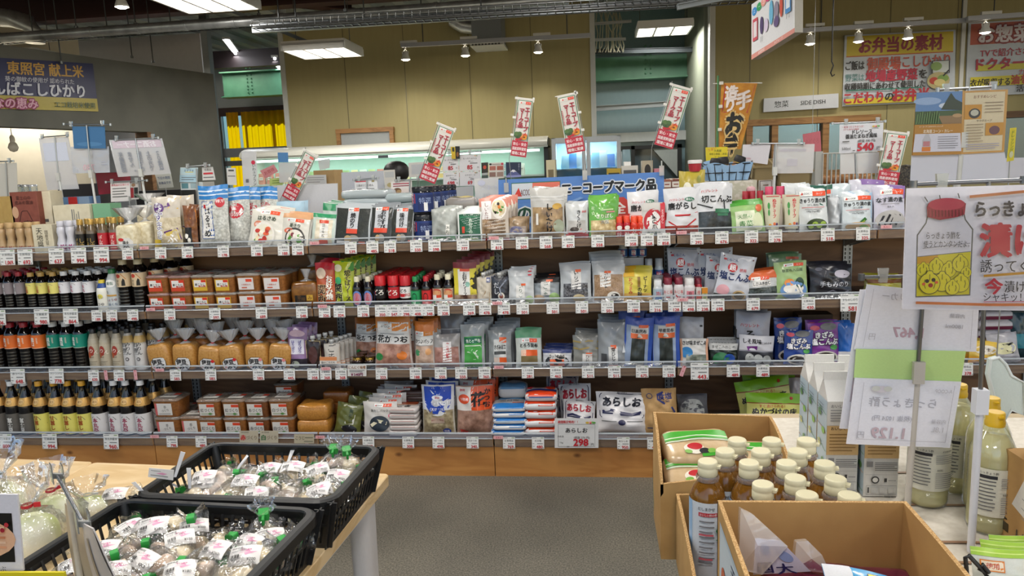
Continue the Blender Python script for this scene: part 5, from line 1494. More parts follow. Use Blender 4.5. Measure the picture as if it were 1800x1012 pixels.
for i,(cx,top,Y,rl,d) in enumerate(((1254,441,.22,2,'rearmost'),(1262,438,.16,-3,'third from the front'),(1268,452,.1,5,'second from the front'),(1285,449,.03,11,'foremost and tilted'))):
    P(1,cx,top,62,f'white salted kelp pack leaning in a bunch, {d}',SK()+([E(.7,.12,.2,.12,'#b89a6a'),E(.7,.13,.14,.08,'#5a4a2a'),E(.22,.2,.18,.12,'#d8a0a8'),R(0,0,.5,.1,'#3a3c3a')] if i == 3 else []),'#c6c8d0',.04,Y,0,tilt=6,roll=rl)
P(1,1341,478,62,'orange-topped pack of shredded dark kelp',[R(0,.72,1,1,'#d2602c'),('p',[(0,.72),(1,.72),(.6,.6),(.4,.6)],'#d2602c'),R(.05,.05,.95,.42,content('#202826','#4a5450',90,.6)),R(.25,.46,.78,.72,'#dcdad6'),T('しおふき昆布',.52,.56,.12,INKK,w=.5,b=.04)]+coop(.22,.68,.52,.12),'#b9bbbc',.05,.03,1,.05,roll=-4)
P(1,1394,461,56,'light green kelp pack with rice ball picture',coop(.3,.86,.6,.08)+[T('根昆布入山菜',.55,.76,.08,'#2a3a2a',w=.75),E(.55,.24,.42,.24,'#6a94c8'),E(.55,.28,.32,.14,'#ece8e0'),E(.42,.44,.16,.1,'#e08a3c'),E(.75,.42,.14,.14,'#2a4a34')]+[('l',[(.5+.1*i,.38),(.62+.1*i,.12)],.05,'#f0ede4') for i in range(3)],'#9cb87a',.04,.03,0,roll=-3)
P(1,1383,448,58,'darker green kelp pack behind the light green one',[R(.5,.86,.9,.92,'#a84a2c')],'#5f7d58',.04,.12,1,.05)
P(1,1464,467,74,'wide shiny black seaweed bag with white script',[E(.75,.7,.2,.12,'#b9b4c0'),T('手もみのり',.55,.4,.16,'#cfd0d8',w=.8),('l',[(.3,.12),(.5,.22),(.7,.1),(.9,.2)],.03,'#8a8a98'),E(.2,.85,.08,.05,'#5a5a66')],content('#131318','#2c2c36',14,.9),.07,.03,1,.08)

# ---------------- third shelf
P(2,522,578,36,'purple pack of shiso pickles with white lettering',[R(.1,.36,.85,.72,'#dcd8e4'),T('ぱりぱり',.3,.54,.07,'#4a3a90',vert=1,b=.05),T('ぱりぱり',.65,.54,.07,'#4a3a90',vert=1,b=.05),E(.5,.85,.4,.08,'#c8a8b4'),R(0,0,1,.25,'#2a2430'),E(.4,.12,.2,.08,'#a8b0a0')],'#8a6a94',.04,.03,2,.045,dx=.01)
def goldjar(r,h): return bottle('pickle_jar',r,h,ink('#2a1812',.1,0,.5),ink('#a8843c',.25,.8),ink('#1c1410',.4),'jar',[T('にんにく',.5,.5,.3,'#b89a50',w=.8)])
for j in range(2):
    row(2,goldjar,[625,647],628 if j == 0 else 628,20,f'small dark jar with gold lid, {["lower", "upper"][j]} layer','b','pickle jar',2,base=ZS[2]+.001+j*(zAt(628,xAt(625,.03,.55),.03)-ZS[2]+.001))
KB = content('#8a5c4c','#c49884',26,.9)
def katsuo(dark=0): return [R(0,.74,1,1,'#d5812a' if not dark else '#a8642a'),R(.06,.66,.96,.86,'#d8d6d2'),R(.08,.7,.5,.84,'#e8e6e2'),R(.5,.7,.92,.84,'#d5812a'),T('ACOOP',.3,.77,.04,'#55565a'),R(.03,.46,.97,.66,'#d9d7d4'),T('花かつお',.5,.55,.13,INKK,b=.06,w=.85),R(.04,0,.96,.46,KB),E(.14,.22,.11,.07,'#2f8a4a'),E(.76,.25,.13,.08,'#d8782c'),R(.4,.0,.62,.05,'#e8e8e8'),T('80g',.51,.025,.04,'#333'),R(.15,.64,.85,.65,'#777')]  # dark puts the shelf's shade into the orange
P(2,690,556,64,'big orange-topped bonito flake bag at the front',katsuo(),'#c0b0a8',.06,.02,2,.05,tilt=6,taper=-.12,name='bonito_flake_bag',labels=())
P(2,645,562,46,'shaded orange-topped bonito flake bag behind the gold-lidded jars',katsuo(1),'#8d7d78',.06,.16,1,.06,name='bonito_flake_bag')  # rear copy with shade painted into print and body
P(2,745,568,36,'narrow orange-topped bonito pack',[R(0,.78,1,1,'#d0762a')]+coop(.05,.7,.9,.09,'#d5812a')+[R(.03,.5,.97,.69,'#dcdad6'),T('かつおパック',.5,.58,.09,INKK,b=.04,w=.9),R(.05,0,.95,.48,content('#b0907c','#cbb09c',40,.4)),E(.18,.34,.14,.07,'#3a8a5a'),E(.75,.36,.14,.07,'#d8a06a'),R(.25,.06,.75,.12,'#e0dcd8')],'#c4b8b0',.05,.02,2,.05,dx=.012,name='bonito_flake_bag')
P(2,784,590,50,'clear pack of shaved fish with red-lettered white strip',[R(.05,0,.95,.62,content('#8a5c52','#b08478',30,.8)),R(.38,.2,.7,.78,'#e4e0de'),T('かつお厚削り',.56,.5,.09,INKR,vert=1,b=.04,pit=.95),R(.2,.86,.8,.87,'#999')],'#9c9896',.05,.02,0,name='bonito_flake_bag')
P(2,795,556,44,'silver-topped pack behind the clear shaved fish',[R(0,.7,1,.72,'#c9c9ca')],'#8f8e90',.04,.12,3,.045)
P(2,830,573,44,'green wave pack in a silver bag',[R(.16,.0,.9,.72,'#4aa048'),('l',[(.3,.02),(.6,.2),(.35,.36),(.7,.52)],.1,'#d8e4d4'),('l',[(.55,.02),(.8,.2),(.6,.36),(.85,.5)],.06,'#cfe0cc'),R(.16,.56,.9,.7,'#1f6a4c'),T('魚とろ昆布',.55,.62,.08,'#e8f0e8',w=.6,b=.04),R(.2,.5,.86,.52,'#d8e4d4')],'#9ea2a4',.05,.02,3,.04,dx=.01,dz=.004)
P(2,878,583,42,'silver pack of chopped kelp with orange label',[R(.25,.05,.8,.75,'#c2c4c2')]+[R(.5,.66,.8,.8,'#e0602c'),T('きざみ昆布',.53,.55,.11,INKK,w=.5,b=.04),R(.26,.1,.5,.28,'#dcc8bc'),R(.5,.1,.8,.28,'#e0602c'),R(.28,.36,.78,.44,'#3a3c3a')],'#8e9294',.05,.02,4,.035,dx=.008,dz=.008)
P(2,929,583,46,'pale pack of shaved kelp with green top',[R(0,.8,1,1,'#5c9a72'),R(.2,.08,.85,.32,'#7a6a44'),R(.2,.32,.85,.48,'#e0602c'),R(.2,.32,.4,.48,'#e6c0a8'),T('とろろ昆布',.52,.6,.1,INKK,b=.05,w=.7)]+coop(.25,.68,.6,.1),'#c3c8c2',.04,.02,1,.045)
P(2,979,616,52,'low black and white cut seaweed pack',[R(0,.8,1,1,'#28366a'),E(.5,.3,.42,.4,'#17191a'),R(.25,.0,.75,.5,'#e0602c'),R(.22,.45,.8,.8,'#d5d3cf'),T('カットわかめ',.5,.62,.22,INKK,b=.04,w=.55)],'#c0c2c6',.04,.03,2,.05)
P(2,1030,592,46,'grey hijiki pack with gold wave bands',[('l',[(0,.82),(.3,.78),(.6,.84),(1,.8)],.05,'#a08a50'),('l',[(0,.6),(.3,.56),(.6,.62),(1,.58)],.05,'#a08a50'),R(.36,.0,.75,.42,'#d8d6d2'),R(.5,.36,.75,.46,'#e0602c'),T('ひじき',.56,.2,.12,INKK,vert=1)],'#83837e',.04,.03,3,.04,dz=.003)
P(2,1077,570,52,'shiny silver hijiki pack with white strip',[R(.1,0,.3,.3,'#4a4c50'),R(.36,.05,.68,.46,'#dcdcda'),R(.44,.42,.64,.5,'#e0602c'),T('芽ひじき',.53,.25,.09,INKK,vert=1,b=.04),('p',[(.84,.32),(.96,.32),(.9,.5)],'#e8eaea'),R(.36,0,.68,.04,'#d8402c')],'#8c9094',.05,.02,3,.04,dz=.006)
KON = noisy('#161c1a','#2e3634',60,.4,.5,3,.4,stretch=(1,1,.15))
def BL(t): return [('p',[(.0,.0),(.14,.0),(.14,1),(0,1)],'#2a4fa8'),R(.86,0,1,1,'#2a4fa8'),R(0,.84,1,1,'#23429a'),R(.24,.03,.74,.62,KON),R(.2,.6,.82,.82,'#c9c5c0'),R(.2,.58,.82,.68,'#d86a3c'),R(.48,.8,.82,.86,'#e0602c'),T(t,.5,.73,.07,INKK,b=.05,w=.55)]
P(2,1120,560,50,'long blue-edged dried kelp pack, slightly tilted',BL('日高昆布'),'#8fa0bc',.04,.02,0,tilt=5,roll=4)
P(2,1172,558,48,'long blue-edged dried kelp pack, upright one at the right',BL('早煮昆布'),'#8fa0bc',.04,.02,0,tilt=5)
P(2,1112,545,46,'blue kelp pack behind the tilted one',BL('昆布'),'#3a5cae',.04,.1,1,.05,tilt=4)
P(2,1153,552,34,'blue kelp pack squeezed between the two long ones',BL('昆布'),'#3a5cae',.04,.1,0,tilt=4)
P(2,1180,546,44,'blue kelp pack behind the upright one',BL('昆布'),'#3a5cae',.04,.12,1,.05,tilt=4)
P(2,1221,597,50,'white salmon rice mix pack with blue fish',[T('さけ味まぜこみ',.52,.84,.15,INKK,b=.05,w=.85),E(.22,.5,.22,.2,'#3a84c0'),R(.2,.0,.95,.42,content('#5a6458','#b5b8a8',30,.5)),R(0,0,.08,1,'#d8a080'),R(.92,0,1,1,'#d8a080')],'#d2cfca',.035,.03,0)
P(2,1215,560,46,'white rice mix pack of the stack behind the salmon one',[T('まぜこみ',.5,.25,.1,'#8a2c34',w=.8),R(.85,.8,.95,.84,'#333')],'#b0b0b6',.03,.08,4,.03,dz=-.006)
P(2,1273,606,50,'dark pack with green and blue picture lying low',[R(0,.7,1,1,'#bcbcba'),T('まぜこみわかめ',.5,.84,.14,INKK,w=.8),E(.4,.3,.3,.3,'#1f6a3c'),E(.7,.3,.2,.24,'#1f4a9a')],'#182420',.05,.03,2,.05)
P(2,1329,592,62,'white shiso rice mix with purple banner and rice balls',[R(0,.5,1,1,'#c3c2c8'),T('しそ風味',.36,.8,.15,INKK,b=.06,w=.5),T('まぜこみわかめ',.72,.76,.08,INKK,w=.4),('p',[(.2,.62),(.5,.66),(.5,.52),(.25,.48)],'#6a2a78'),R(0,0,1,.46,'#22242c'),E(.3,.24,.13,.16,'#a9acaa'),E(.55,.22,.13,.16,'#a9acaa'),E(.8,.2,.13,.16,'#a9acaa')],'#8e8e98',.04,.03,0,roll=4)
P(2,1322,552,60,'silver-white rice mix pack piled behind the shiso one',[T('しそ',.25,.55,.2,INKK,b=.06),T('ハツレント',.4,.75,.07,INKR)],'#a4a4b0',.03,.09,4,.03,dz=-.002,roll=3)
KZ=lambda t: [T('きざみ',.5,.7,.14,'#f4f2f4',b=.08,w=.8,out='#1a1a2a',ow=.12),T(t,.5,.54,.15,'#f4f2f4',b=.08,w=.85,out='#1a1a2a',ow=.12),E(.62,.9,.26,.09,'#6a6a6a'),E(.5,.16,.4,.16,'#d8d4cc'),E(.5,.16,.33,.12,'#2c2420'),E(.2,.88,.14,.06,'#c8485c'),E(.78,.4,.12,.06,'#4a9a4a')]
P(2,1404,583,50,'blue shredded kelp pack with outlined lettering, front',KZ('塩こんぶ'),'#22408c',.04,.03,0,roll=2)
P(2,1388,566,48,'blue shredded kelp pack behind, half covered',KZ('塩こんぶ'),'#22408c',.04,.09,1,.05)
P(2,1451,570,56,'purple shredded kelp pack with outlined lettering',KZ('塩こんぶ'),'#7a3290',.04,.05,1,.05)
P(2,1490,571,30,'bright blue pack at the right beside the hanging papers',[R(0,0,1,.3,'#d8d8dc')],'#2060b4',.04,.05,1,.05)
BX(2,1402,1463,553,'flat dark cardboard box at the back of the third shelf',noisy('#4a3828','#5a4634',20,.7),[R(.5,.3,.9,.6,'#8a5a4a')],Y=.26,d=.1,name='cardboard_box',base=ZS[2]+.001)

# ---------------- bottom shelf
DASHI=[('p',[(.4,.35),(.75,.35),(.78,.95),(.43,.95)],'#cfd0c8'),T('風だし',.62,.65,.13,'#3a4a3a',vert=1,b=.05),E(.6,.18,.3,.14,'#22242a'),('l',[(.3,.2),(.6,.3),(.8,.12)],.05,'#c9c9c4')]
for i,(cx,top,Y,rl,d) in enumerate(((640,694,.14,24,'rearmost'),(624,702,.07,22,'middle'),(607,713,.0,18,'foremost'))):
    P(3,cx,top,48,f'olive soup stock pack leaning to the right, {d}',DASHI,'#5f6430',.05,Y,0,roll=rl - 10,tilt=8)
P(3,667,710,62,'white soup stock pack with round bonito picture',coop(.35,.86,.5,.09)+[T('新だしパック',.5,.75,.08,'#3a3a3a',w=.6),E(.5,.36,.3,.24,'#2a3440'),('l',[(.25,.3),(.45,.45),(.72,.38)],.1,'#e4dcc0'),('p',[(.25,.45),(.55,.58),(.7,.5),(.5,.44)],'#3a6a3a'),E(.86,.6,.1,.07,'#c8305c'),T('増量',.86,.6,.05,'#fff')],'#cbc7c2',.05,-.02,4,.045,dx=.014,dz=.009,tilt=7)
P(3,690,682,54,'pale pack at the back of the soup stock rows',[R(.6,.7,.9,.76,'#c0607a')],'#a49c98',.04,.24,2,.04,dx=.008)
stack(3,707,(5,716),52,.12,lambda w,d,h,q: pillow('food_pouch',w,d,h,ink('#cfc8c4',.3,0,.3),[R(.05,.6,.95,.95,'#c8582c'),T('ごま',.5,.3,.3,INKK,b=.05),R(.1,.48,.9,.56,'#d8a080')],.4,.25,q,side=[R(.05,.3,.95,.4,'#8a5a50'),R(.05,.6,.95,.7,'#a06a60')]),'flat pack with orange band','food pack','s',-.03,41,.004)
stack(3,728,(7,686),52,.12,lambda w,d,h,q: pillow('food_pouch',w,d,h,ink('#5a4642',.3,0,.3),[R(.05,.1,.95,.9,'#4a2c28')],.4,.25,q,side=[R(.05,.3,.95,.4,'#b0a8a0')]),'dark flat pack of the taller rear pile','food pack','s',.12,47,.004,False)
SABA = content('#7d6e50','#b5a888',40,.9)
P(3,770,680,60,'fish flake bag with big blue shield',[R(0,.5,1,1,'#c9cbd0'),R(.04,.02,.96,.5,SABA),E(.5,.68,.46,.3,'#d8dade'),E(.5,.7,.42,.28,'#1f45ae'),R(.08,.72,.92,.97,'#1f45ae'),T('さば・いわし',.5,.64,.1,'#eef0f8',b=.04,w=.8),E(.5,.76,.18,.05,'#dfe2ea'),T('まるみや'[:0]+'静岡',.5,.76,.05,INKR),T('〈天然の味〉',.5,.52,.06,'#eef0f8'),R(.3,.24,.72,.36,'#b09a8a'),T('国産さば使用',.5,.3,.04,'#8a3030',w=.4),E(.76,.07,.12,.06,'#1f45ae'),T('国産',.76,.07,.05,'#fff')],'#b9b4a8',.06,.0,2,.06,name='bonito_flake_bag',tilt=4)
def HANA(): return [R(0,.5,.5,.98,'#e0dcd8'),R(.42,.5,1,.98,'#d8501f'),R(.04,.02,.96,.5,content('#7a5646','#b58e7c',26,1.0)),T('花',.62,.72,.27,INKK,b=.07),T('かつお',.86,.74,.12,INKK,vert=1,b=.05,pit=1.1),E(.22,.74,.16,.1,'#e0532c'),T('お徳用',.22,.74,.06,'#fff'),T('まるも'[:0]+'静岡',.18,.92,.05,INKR),T('70g',.2,.05,.09,INKR,b=.06),('l',[(.6,.98),(.6,.5)],.004,'#e8a888'),('l',[(.8,.98),(.8,.5)],.004,'#e8a888')]
P(3,834,682,66,'orange and white bonito flake bag with huge black character',HANA(),'#a88878',.07,.0,2,.065,dx=.008,dz=.012,name='bonito_flake_bag',tilt=5)
P(3,818,664,70,'bonito flake bag lying high at the back in the shade',[R(.0,.2,.5,1,'#b8b0ac'),R(.5,.2,1,1,'#a8401c')],'#6a4a40',.06,.26,0,name='bonito_flake_bag')  # shade at the back is painted in with darkened bag colours
WSALT = ink('#d9d8d9',.35,0,.25)
def salt(col,txt): return lambda w,d,h,q: pillow('salt_bag',w,d,h,WSALT,[R(0,0,1,.4,col),R(.05,.5,.95,.9,'#d0ccca'),T(txt,.5,.7,.22,'#8a8488',b=.04),R(.6,.42,.95,.5,'#d86a4a')],.6,.28,q,side=([R(.04,.66,.96,.92,col),R(.1,.5,.5,.62,'#b9cfe0')] if q % 2 else [R(.5,.6,.95,.72,col)]))
stack(3,893,(5,712),62,.14,salt('#2a78c0','天日塩'),'white salt bag with blue waves','salt bag','s',-.03,51,.008)
stack(3,900,(3,676),52,.12,lambda w,d,h,q: pillow('salt_bag',w,d,h,WSALT,[R(0,0,1,.4,'#6a9ac0')],.6,.28,q,side=[R(.04,.7,.96,.92,'#6a9cc4')]),'salt bag with pale blue stripe, raised rear pile','salt bag','s',.12,57,.004,False)
BX(3,872,928,712,'low white carton raising the rear salt pile',ink('#b5b0aa',.6),[],Y=.235,d=.1,name='paper_box')
stack(3,950,(5,690),58,.14,lambda w,d,h,q: pillow('salt_bag',w,d,h,WSALT,[R(0,0,1,.35,'#d8431f'),R(0,.35,1,.55,'#1f3a8a'),E(.8,.75,.16,.2,'#d8431f'),T('マース',.4,.75,.3,'#c8242c',b=.06)],.6,.28,q,side=[R(.05,.66,.95,.92,'#d8431f'),R(.1,.52,.9,.6,'#2a4a9a')] if q == 65 else [R(.45,.58,.95,.72,'#d4604c'),R(.5,.61,.9,.68,'#e8b0a8')]),'white salt bag with red print','salt bag','s',-.03,61,.006)
def ARA(col): return [('l',[(.1,.95),(.9,.95),(.93,.9),(.93,.42),(.9,.38),(.1,.38),(.07,.42),(.07,.9),(.1,.95)],.02,'#1f2244'),T('あらしお',.5,.76,.22,col,b=.08,w=.75),('l',[(.12,.52),(.3,.56),(.5,.5),(.7,.46),(.88,.52)],.06,'#232650'),('l',[(.12,.48),(.3,.48),(.5,.45),(.7,.44),(.86,.47)],.03,'#232650'),E(.5,.26,.07,.07,'#2a2c50' if col != INKR else '#c8303c'),R(.1,.28,.4,.3,'#777'),R(.6,.28,.9,.3,'#777'),T('瀬戸のあらじお'[:5],.5,.985,.045,'#333')]
for i,(cx,top,Y,rl) in enumerate(((985,668,.17,3),(1014,684,.08,-4),(1016,712,.0,3))):
    P(3,cx,top,58,'white coarse salt bag with red lettering, '+['at the shaded back','propped in the middle','in front behind the price card'][i],ARA('#a82434'),'#d6d4d5' if i else '#8d8488',.07,Y,0,tilt=16,roll=rl,name='salt_bag',cat='salt bag')  # rearmost body colour darkened to stand in for shade
P(3,1094,700,94,'big white coarse salt bag with framed black lettering',ARA('#1b1c2c'),'#d9d7d9',.1,-.02,0,tilt=14,name='salt_bag',cat='salt bag')
KRAFT = noisy('#b08a58','#ba9664',40,.7,.05,3)
P(3,1164,691,62,'brown paper salt bag with blue curve',[T('食塩',.66,.84,.14,'#1f2a6a',b=.05),T('Sea Salt',.66,.74,.05,'#1f2a6a'),E(.22,.84,.09,.06,'#333a6a'),E(.22,.84,.07,.045,KRAFT),('l',[(.62,.93),(.45,.88),(.45,.78),(.6,.7),(.85,.58),(.92,.48),(.85,.38),(.75,.36)],.04,'#1f2a6a'),T('5kg',.3,.06,.05,'#1f2a6a'),R(.1,.14,.3,.16,'#333a6a')],KRAFT,.09,-.02,0,tilt=10,name='salt_bag',cat='salt bag',roll=-3)
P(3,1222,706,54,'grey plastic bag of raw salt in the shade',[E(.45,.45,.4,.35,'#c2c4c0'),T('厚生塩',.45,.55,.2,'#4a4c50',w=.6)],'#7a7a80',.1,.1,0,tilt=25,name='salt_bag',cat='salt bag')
NUK=lambda: [R(0,.74,1,1,'#7fb61e'),R(0,.73,1,.755,'#8a3a20'),R(0,0,1,.73,'#c6c46a'),T('ぬかづけの床',.5,.53,.17,INKK,b=.08,w=.85,out='#efeab0'),T('すぐ漬けられる！',.45,.67,.08,'#b8402c',w=.6),E(.8,.88,.03,.04,'#b8402c')]
for i,(cx,top,Y,rl,w,b) in enumerate(((1352,664,.2,3,92,.06),(1352,671,.12,-8,96,.03),(1362,698,.02,2,98,0))):
    P(3,cx,top,w,'green and yellow rice bran pack, '+['rearmost in the shade','middle one slipping sideways','front one'][i],NUK(),'#86ae2c',.06,Y,0,tilt=12,roll=rl,base=ZS[3]+b)
BX(3,1312,1412,738,'white display tray holding the green rice bran packs',ink('#cfd0d2',.5),[E(.62,.86,.14,.06,'#c8405c'),T('けの床',.25,.5,.14,'#333'),T('付き)',.25,.3,.12,'#333')],Y=-.04,d=.05,name='display_box')
P(3,1400,668,24,'small white and red pack beside the green rice bran packs',[E(.5,.4,.4,.2,'#c8404c')],'#c9bfc0',.04,.2,0)
# goods of the unit behind the poster
for s,cx,top,w,c,desc in ((1,1738,545,0,'',''),):
    pass
stack(2,1752,(5,546),60,.13,lambda w,d,h,q: pillow('food_pouch',w,d,h,ink('#cfc9cc',.3,0,.3),None,.5,.3,q,side=[R(.0,.2,1,.5,'#6a1f3a')]),'white pack with maroon stripe behind the hanging paper','food pack','s',.1,71,.006)
P(2,1795,548,40,'dark teal pack at the right picture edge',[R(.2,.2,.8,.5,'#2a8a9a')],'#163a44',.05,.12,1,.05)
P(2,1735,602,54,'yellow pack with brown rings behind the clear pole',[E(.5,.6,.36,.2,'#e0d8c8'),T('ごま',.5,.6,.18,'#4a2a1a'),R(0,0,1,.3,'#e0a02c')],'#d2b04c',.05,.03,1,.05)
P(2,1772,588,50,'silver pack with black brush lettering at the right edge',[T('て',.6,.5,.4,INKK,b=.06),E(.5,.5,.4,.2,'#d8d4a8')],'#a9a7ac',.05,.03,1,.05,roll=-8)
P(1,1558,486,60,'yellow-green pack behind the clear sign clip',[R(0,.6,1,.8,'#7a4a1c')],'#a8a030',.05,.1,1,.05)
P(1,1690,480,60,'plain brown pack behind the handwritten poster',[],'#8a6a4a',.05,.1,1,.05)

# ================================================================== price tags
def short(d):
    return d.split(',')[0]
TAGC = {}
def tag_mesh(price,w,h,txt):
    k = (price,w,txt)
    if k not in TAGC:
        m = MB()
        m.box(-w / 2,-.0008,0,w / 2,.0008,h,ink('#dcdcda',.35))
        els=[T(txt,.5,.68,.17,'#2a2a2a',w=.8),R(.06,.9,.4,.95,'#8a8a8a'),R(.72,.9,.94,.95,'#7a9a5a'),R(.06,.42,.2,.46,'#777'),R(.42,.42,.9,.47,'#777'),R(.06,.2,.22,.24,'#777'),T(price,.62,.17,.26,'#b8242c',b=.05,w=.5),R(.06,.04,.1,.1,'#444'),R(.9,.05,.95,.12,'#444')]
        m.art(flat(-w / 2,0,w,h,-.0008),els,w / h,.0003,.0002)
        TAGC[k] = m.mesh('price_tag')
    return TAGC[k]
TAGS = {
 0: [(14,'1,069',1),(45,'692',1),(100,'627',1),(139,'994',1),(179,'994',1),(225,'505',0),(283,'178',0),(330,'458',0),(393,'178',0),(452,'188',0),(499,'188',0),(524,'368',0),(617,'539',0),(655,'485',0),(686,'518',0),(732,'550',0),(764,'598',0),(814,'777',0),(874,'815',0),(918,'509',0),(960,'568',0),(999,'877',0),(1051,'558',0),(1110,'358',0),(1138,'268',0),(1167,'858',0),(1225,'292',0),(1269,'676',0),(1321,'322',0),(1363,'278',0),(1455,'518',0),(1517,'325',0)],
 1: [(-2,'806',1),(74,'980',1),(125,'864',1),(171,'189',0),(197,'226',0),(234,'498',0),(299,'597',0),(378,'597',0),(460,'689',0),(531,'548',0),(571,'326',0),(597,'324',0),(639,'278',0),(670,'350',0),(691,'547',0),(712,'298',0),(732,'408',0),(753,'348',0),(780,'328',0),(825,'269',0),(853,'478',0),(886,'478',0),(919,'501',0),(972,'501',0),(1023,'501',0),(1068,'501',0),(1114,'180',0),(1153,'216',0),(1186,'128',0),(1211,'498',0),(1236,'238',0),(1262,'698',0),(1324,'679',0),(1421,'430',0),(1494,'581',1)],
 2: [(32,'648',1),(100,'778',1),(165,'620',0),(210,'620',0),(309,'583',0),(371,'583',0),(455,'583',0),(509,'445',0),(551,'258',0),(573,'368',0),(600,'368',0),(671,'323',0),(731,'188',0),(775,'550',0),(811,'550',0),(852,'360',0),(928,'281',0),(978,'462',0),(1034,'511',0),(1080,'511',0),(1129,'675',0),(1176,'539',0),(1230,'443',1),(1289,'489',0),(1341,'489',0),(1698,'378',0)],
 3: [(9,'800',1),(88,'994',1),(196,'960',1),(303,'798',0),(354,'480',0),(648,'548',0),(718,'308',0),(771,'498',0),(831,'340',0),(895,'769',0),(946,'480',0),(1096,'950',0),(1149,'458',0)]}
TXT={('994',3): '甘露醤油',('960',3): '本丸亭醤油',('800',3): '富士泉醤油',('864',1): '本丸亭醤油',('980',1): '甘露醤油',('648',2): '赤ラベル',('778',2): 'グリーンラベル',('443',2): 'さけ味まぜこみわかめ',('581',1): '手もみしのり',('539',0): '焼のり',('340',3): '花かつお',('498',3): 'さば・いわし',('480',3): '天日塩',('281',2): 'とろろ昆布',('323',2): '花かつお',('501',1): 'すりごま',('950',3): 'あらしお'}
seen = {}
for s,lst in TAGS.items():
    front = -.05 if s == 3 else .012
    Yt = front - .03
    for px,pr,big in lst:
        w,h = (.084,.08) if big else (.06,.058)
        z = ZS[s] - .037 - (.012 if big else 0)
        x = xAt(px,Yt,z)
        near = min((p for p in PROD if p[0] == s),key=lambda p: abs(p[1] - x),default=None)
        d = short(near[2]) if near else 'poster'
        d = ' '.join(d.split()[:7])
        while d.split()[-1] in ('with','and','of','in','the','by','on','at','behind','beside','between','next','to','across','a','big','white','dark','round'): d=d.rsplit(' ',1)[0]
        lab = f'price tag marked {pr}, {SN[s]} shelf, below {d}'
        seen[lab] = seen.get(lab,0) + 1
        if seen[lab] > 1: lab = lab.replace('price tag',['','','second price tag','third price tag','fourth price tag'][seen[lab]])
        uniq(lab)
        link('price_tag',tag_mesh(pr,w,h,TXT.get((pr,s),'お買得品')),None,(x,Yt,z),(math.radians(-6),0,0),lab,'price tag','white shelf price tags')
pm=MB(); pm.box(-.024,-.0006,0,.024,.0006,.016,ink('#e0a8ac',.4)); pm.art(flat(-.024,0,.048,.016,-.0006),[T('B-4-1',.5,.5,.55,'#b8404c')],3); pm=pm.mesh('shelf_code_strip')
for s,px in ((0,254),(0,553),(0,868),(0,1198),(0,1558),(1,265),(1,567),(1,874),(1,1200),(2,281),(2,573),(2,877),(3,272),(3,563),(3,876)):
    front = -.05 if s == 3 else .012
    z = ZS[s] + .012
    u = min(5,max(1,round(xAt(px,front,z) / UW)))
    link('shelf_code_strip',pm,None,(xAt(px,front-.03,z),front-.03,z),None,f'small pink shelf code strip on the {SN[s]} rail at the {ORD[u - 1]} joint','label','pink shelf code strips')
for px,s,rz,d in ((186,2,0,'first of two below the beige bottles'),(238,2,0,'second of two below the white-labelled bottles'),(1197,2,.35,'tilted one left of the tag marked 443'),(539,3,0,'one over the handwritten cream card')):
    m=MB(); m.box(-.009,-.0006,0,.009,.0006,.052,ink('#dfa6ac',.4)); m.art(flat(-.009,0,.018,.052,-.0006),[T('B-4-2',.5,.5,.2,'#b8404c',vert=1)],.35)
    Yt = -.082 if s == 3 else -.0215
    m.obj('shelf_code_strip',None,(xAt(px,Yt,ZS[s]),Yt,ZS[s]-.03),(0,rz,0),label=f'upright pink shelf code strip, {d}',cat='label',group='upright pink strips')
def card(s,px0,px1,ytop,ybot,els,label,bg='#dedcd8',Y=None,name='price_card'):
    Yc = (-.095 if s == 3 else -.03) if Y is None else Y
    panel(name,[(px0,ytop),(px1,ytop),(px1,ybot),(px0,ybot)],Yc,els,label,'price card',bg,.0015)
VEG=lambda u,v,r: [E(u-r*1.6,v,r*.9,r*.8,'#c9a83c'),E(u,v+r*.2,r*.9,r,'#e8b0a8'),E(u+r*1.6,v,r,r*.8,'#5a9a4a'),E(u,v-r*.3,r*.5,r*.6,'#c8404c'),E(u+r*.9,v+r*.3,r*.5,r*.7,'#7ab05a')]
card(3,975,1052,735,787,[('l',[(.08,.05),(.08,.8),(.92,.8),(.92,.05),(.08,.05)],.012,'#777')]+[T('期間限定特売！！',.3,.88,.09,INKR,w=.45,b=.04),T('あらしお',.5,.6,.16,INKK,b=.04),T('(税抜 276 円)',.62,.36,.08,'#444',w=.4),T('298',.6,.2,.24,'#b81c2c',b=.07),T('円',.86,.13,.09,INKK),T('内容量',.14,.4,.06,'#555'),T('1kg',.16,.2,.06,'#555'),R(.28,.05,.34,.08,'#777')]+VEG(.82,.87,.045),'large white sale card marked 298 yen under the coarse salt bags','#d6d6d6')
card(3,421,454,757,778,[T('A-COOP',.3,.88,.12,'#444',w=.4),T('赤',.2,.45,.42,INKR,b=.05),T('づくり',.65,.45,.34,'#7a6a5a',w=.55)],'cream handwritten card for the dark red miso','#b9b09c')
card(3,457,489,757,778,[T('A-COOP',.3,.88,.12,'#444',w=.4),T('白',.2,.45,.42,'#2a6a3a',b=.05),T('づくり',.65,.45,.34,'#7a6a5a',w=.55)],'cream handwritten card for the light miso','#b9b09c')
card(3,517,552,763,779,[T('こうじ',.3,.6,.4,'#4a4438',w=.45),R(.55,.6,.95,.68,'#665'),R(.5,.2,.95,.28,'#665')],'small cream handwritten card under the golden miso bags','#b5ab94')
card(2,611,644,641,661,[T('にんにく味噌',.5,.78,.26,'#8a5a2a',w=.9,b=.03),R(.1,.5,.9,.55,'#666'),R(.1,.38,.8,.43,'#666'),T('￥540円',.5,.17,.28,'#7a2050',b=.06,w=.9)],'white handwritten garlic miso card marked 540 yen','#d8d6d2')
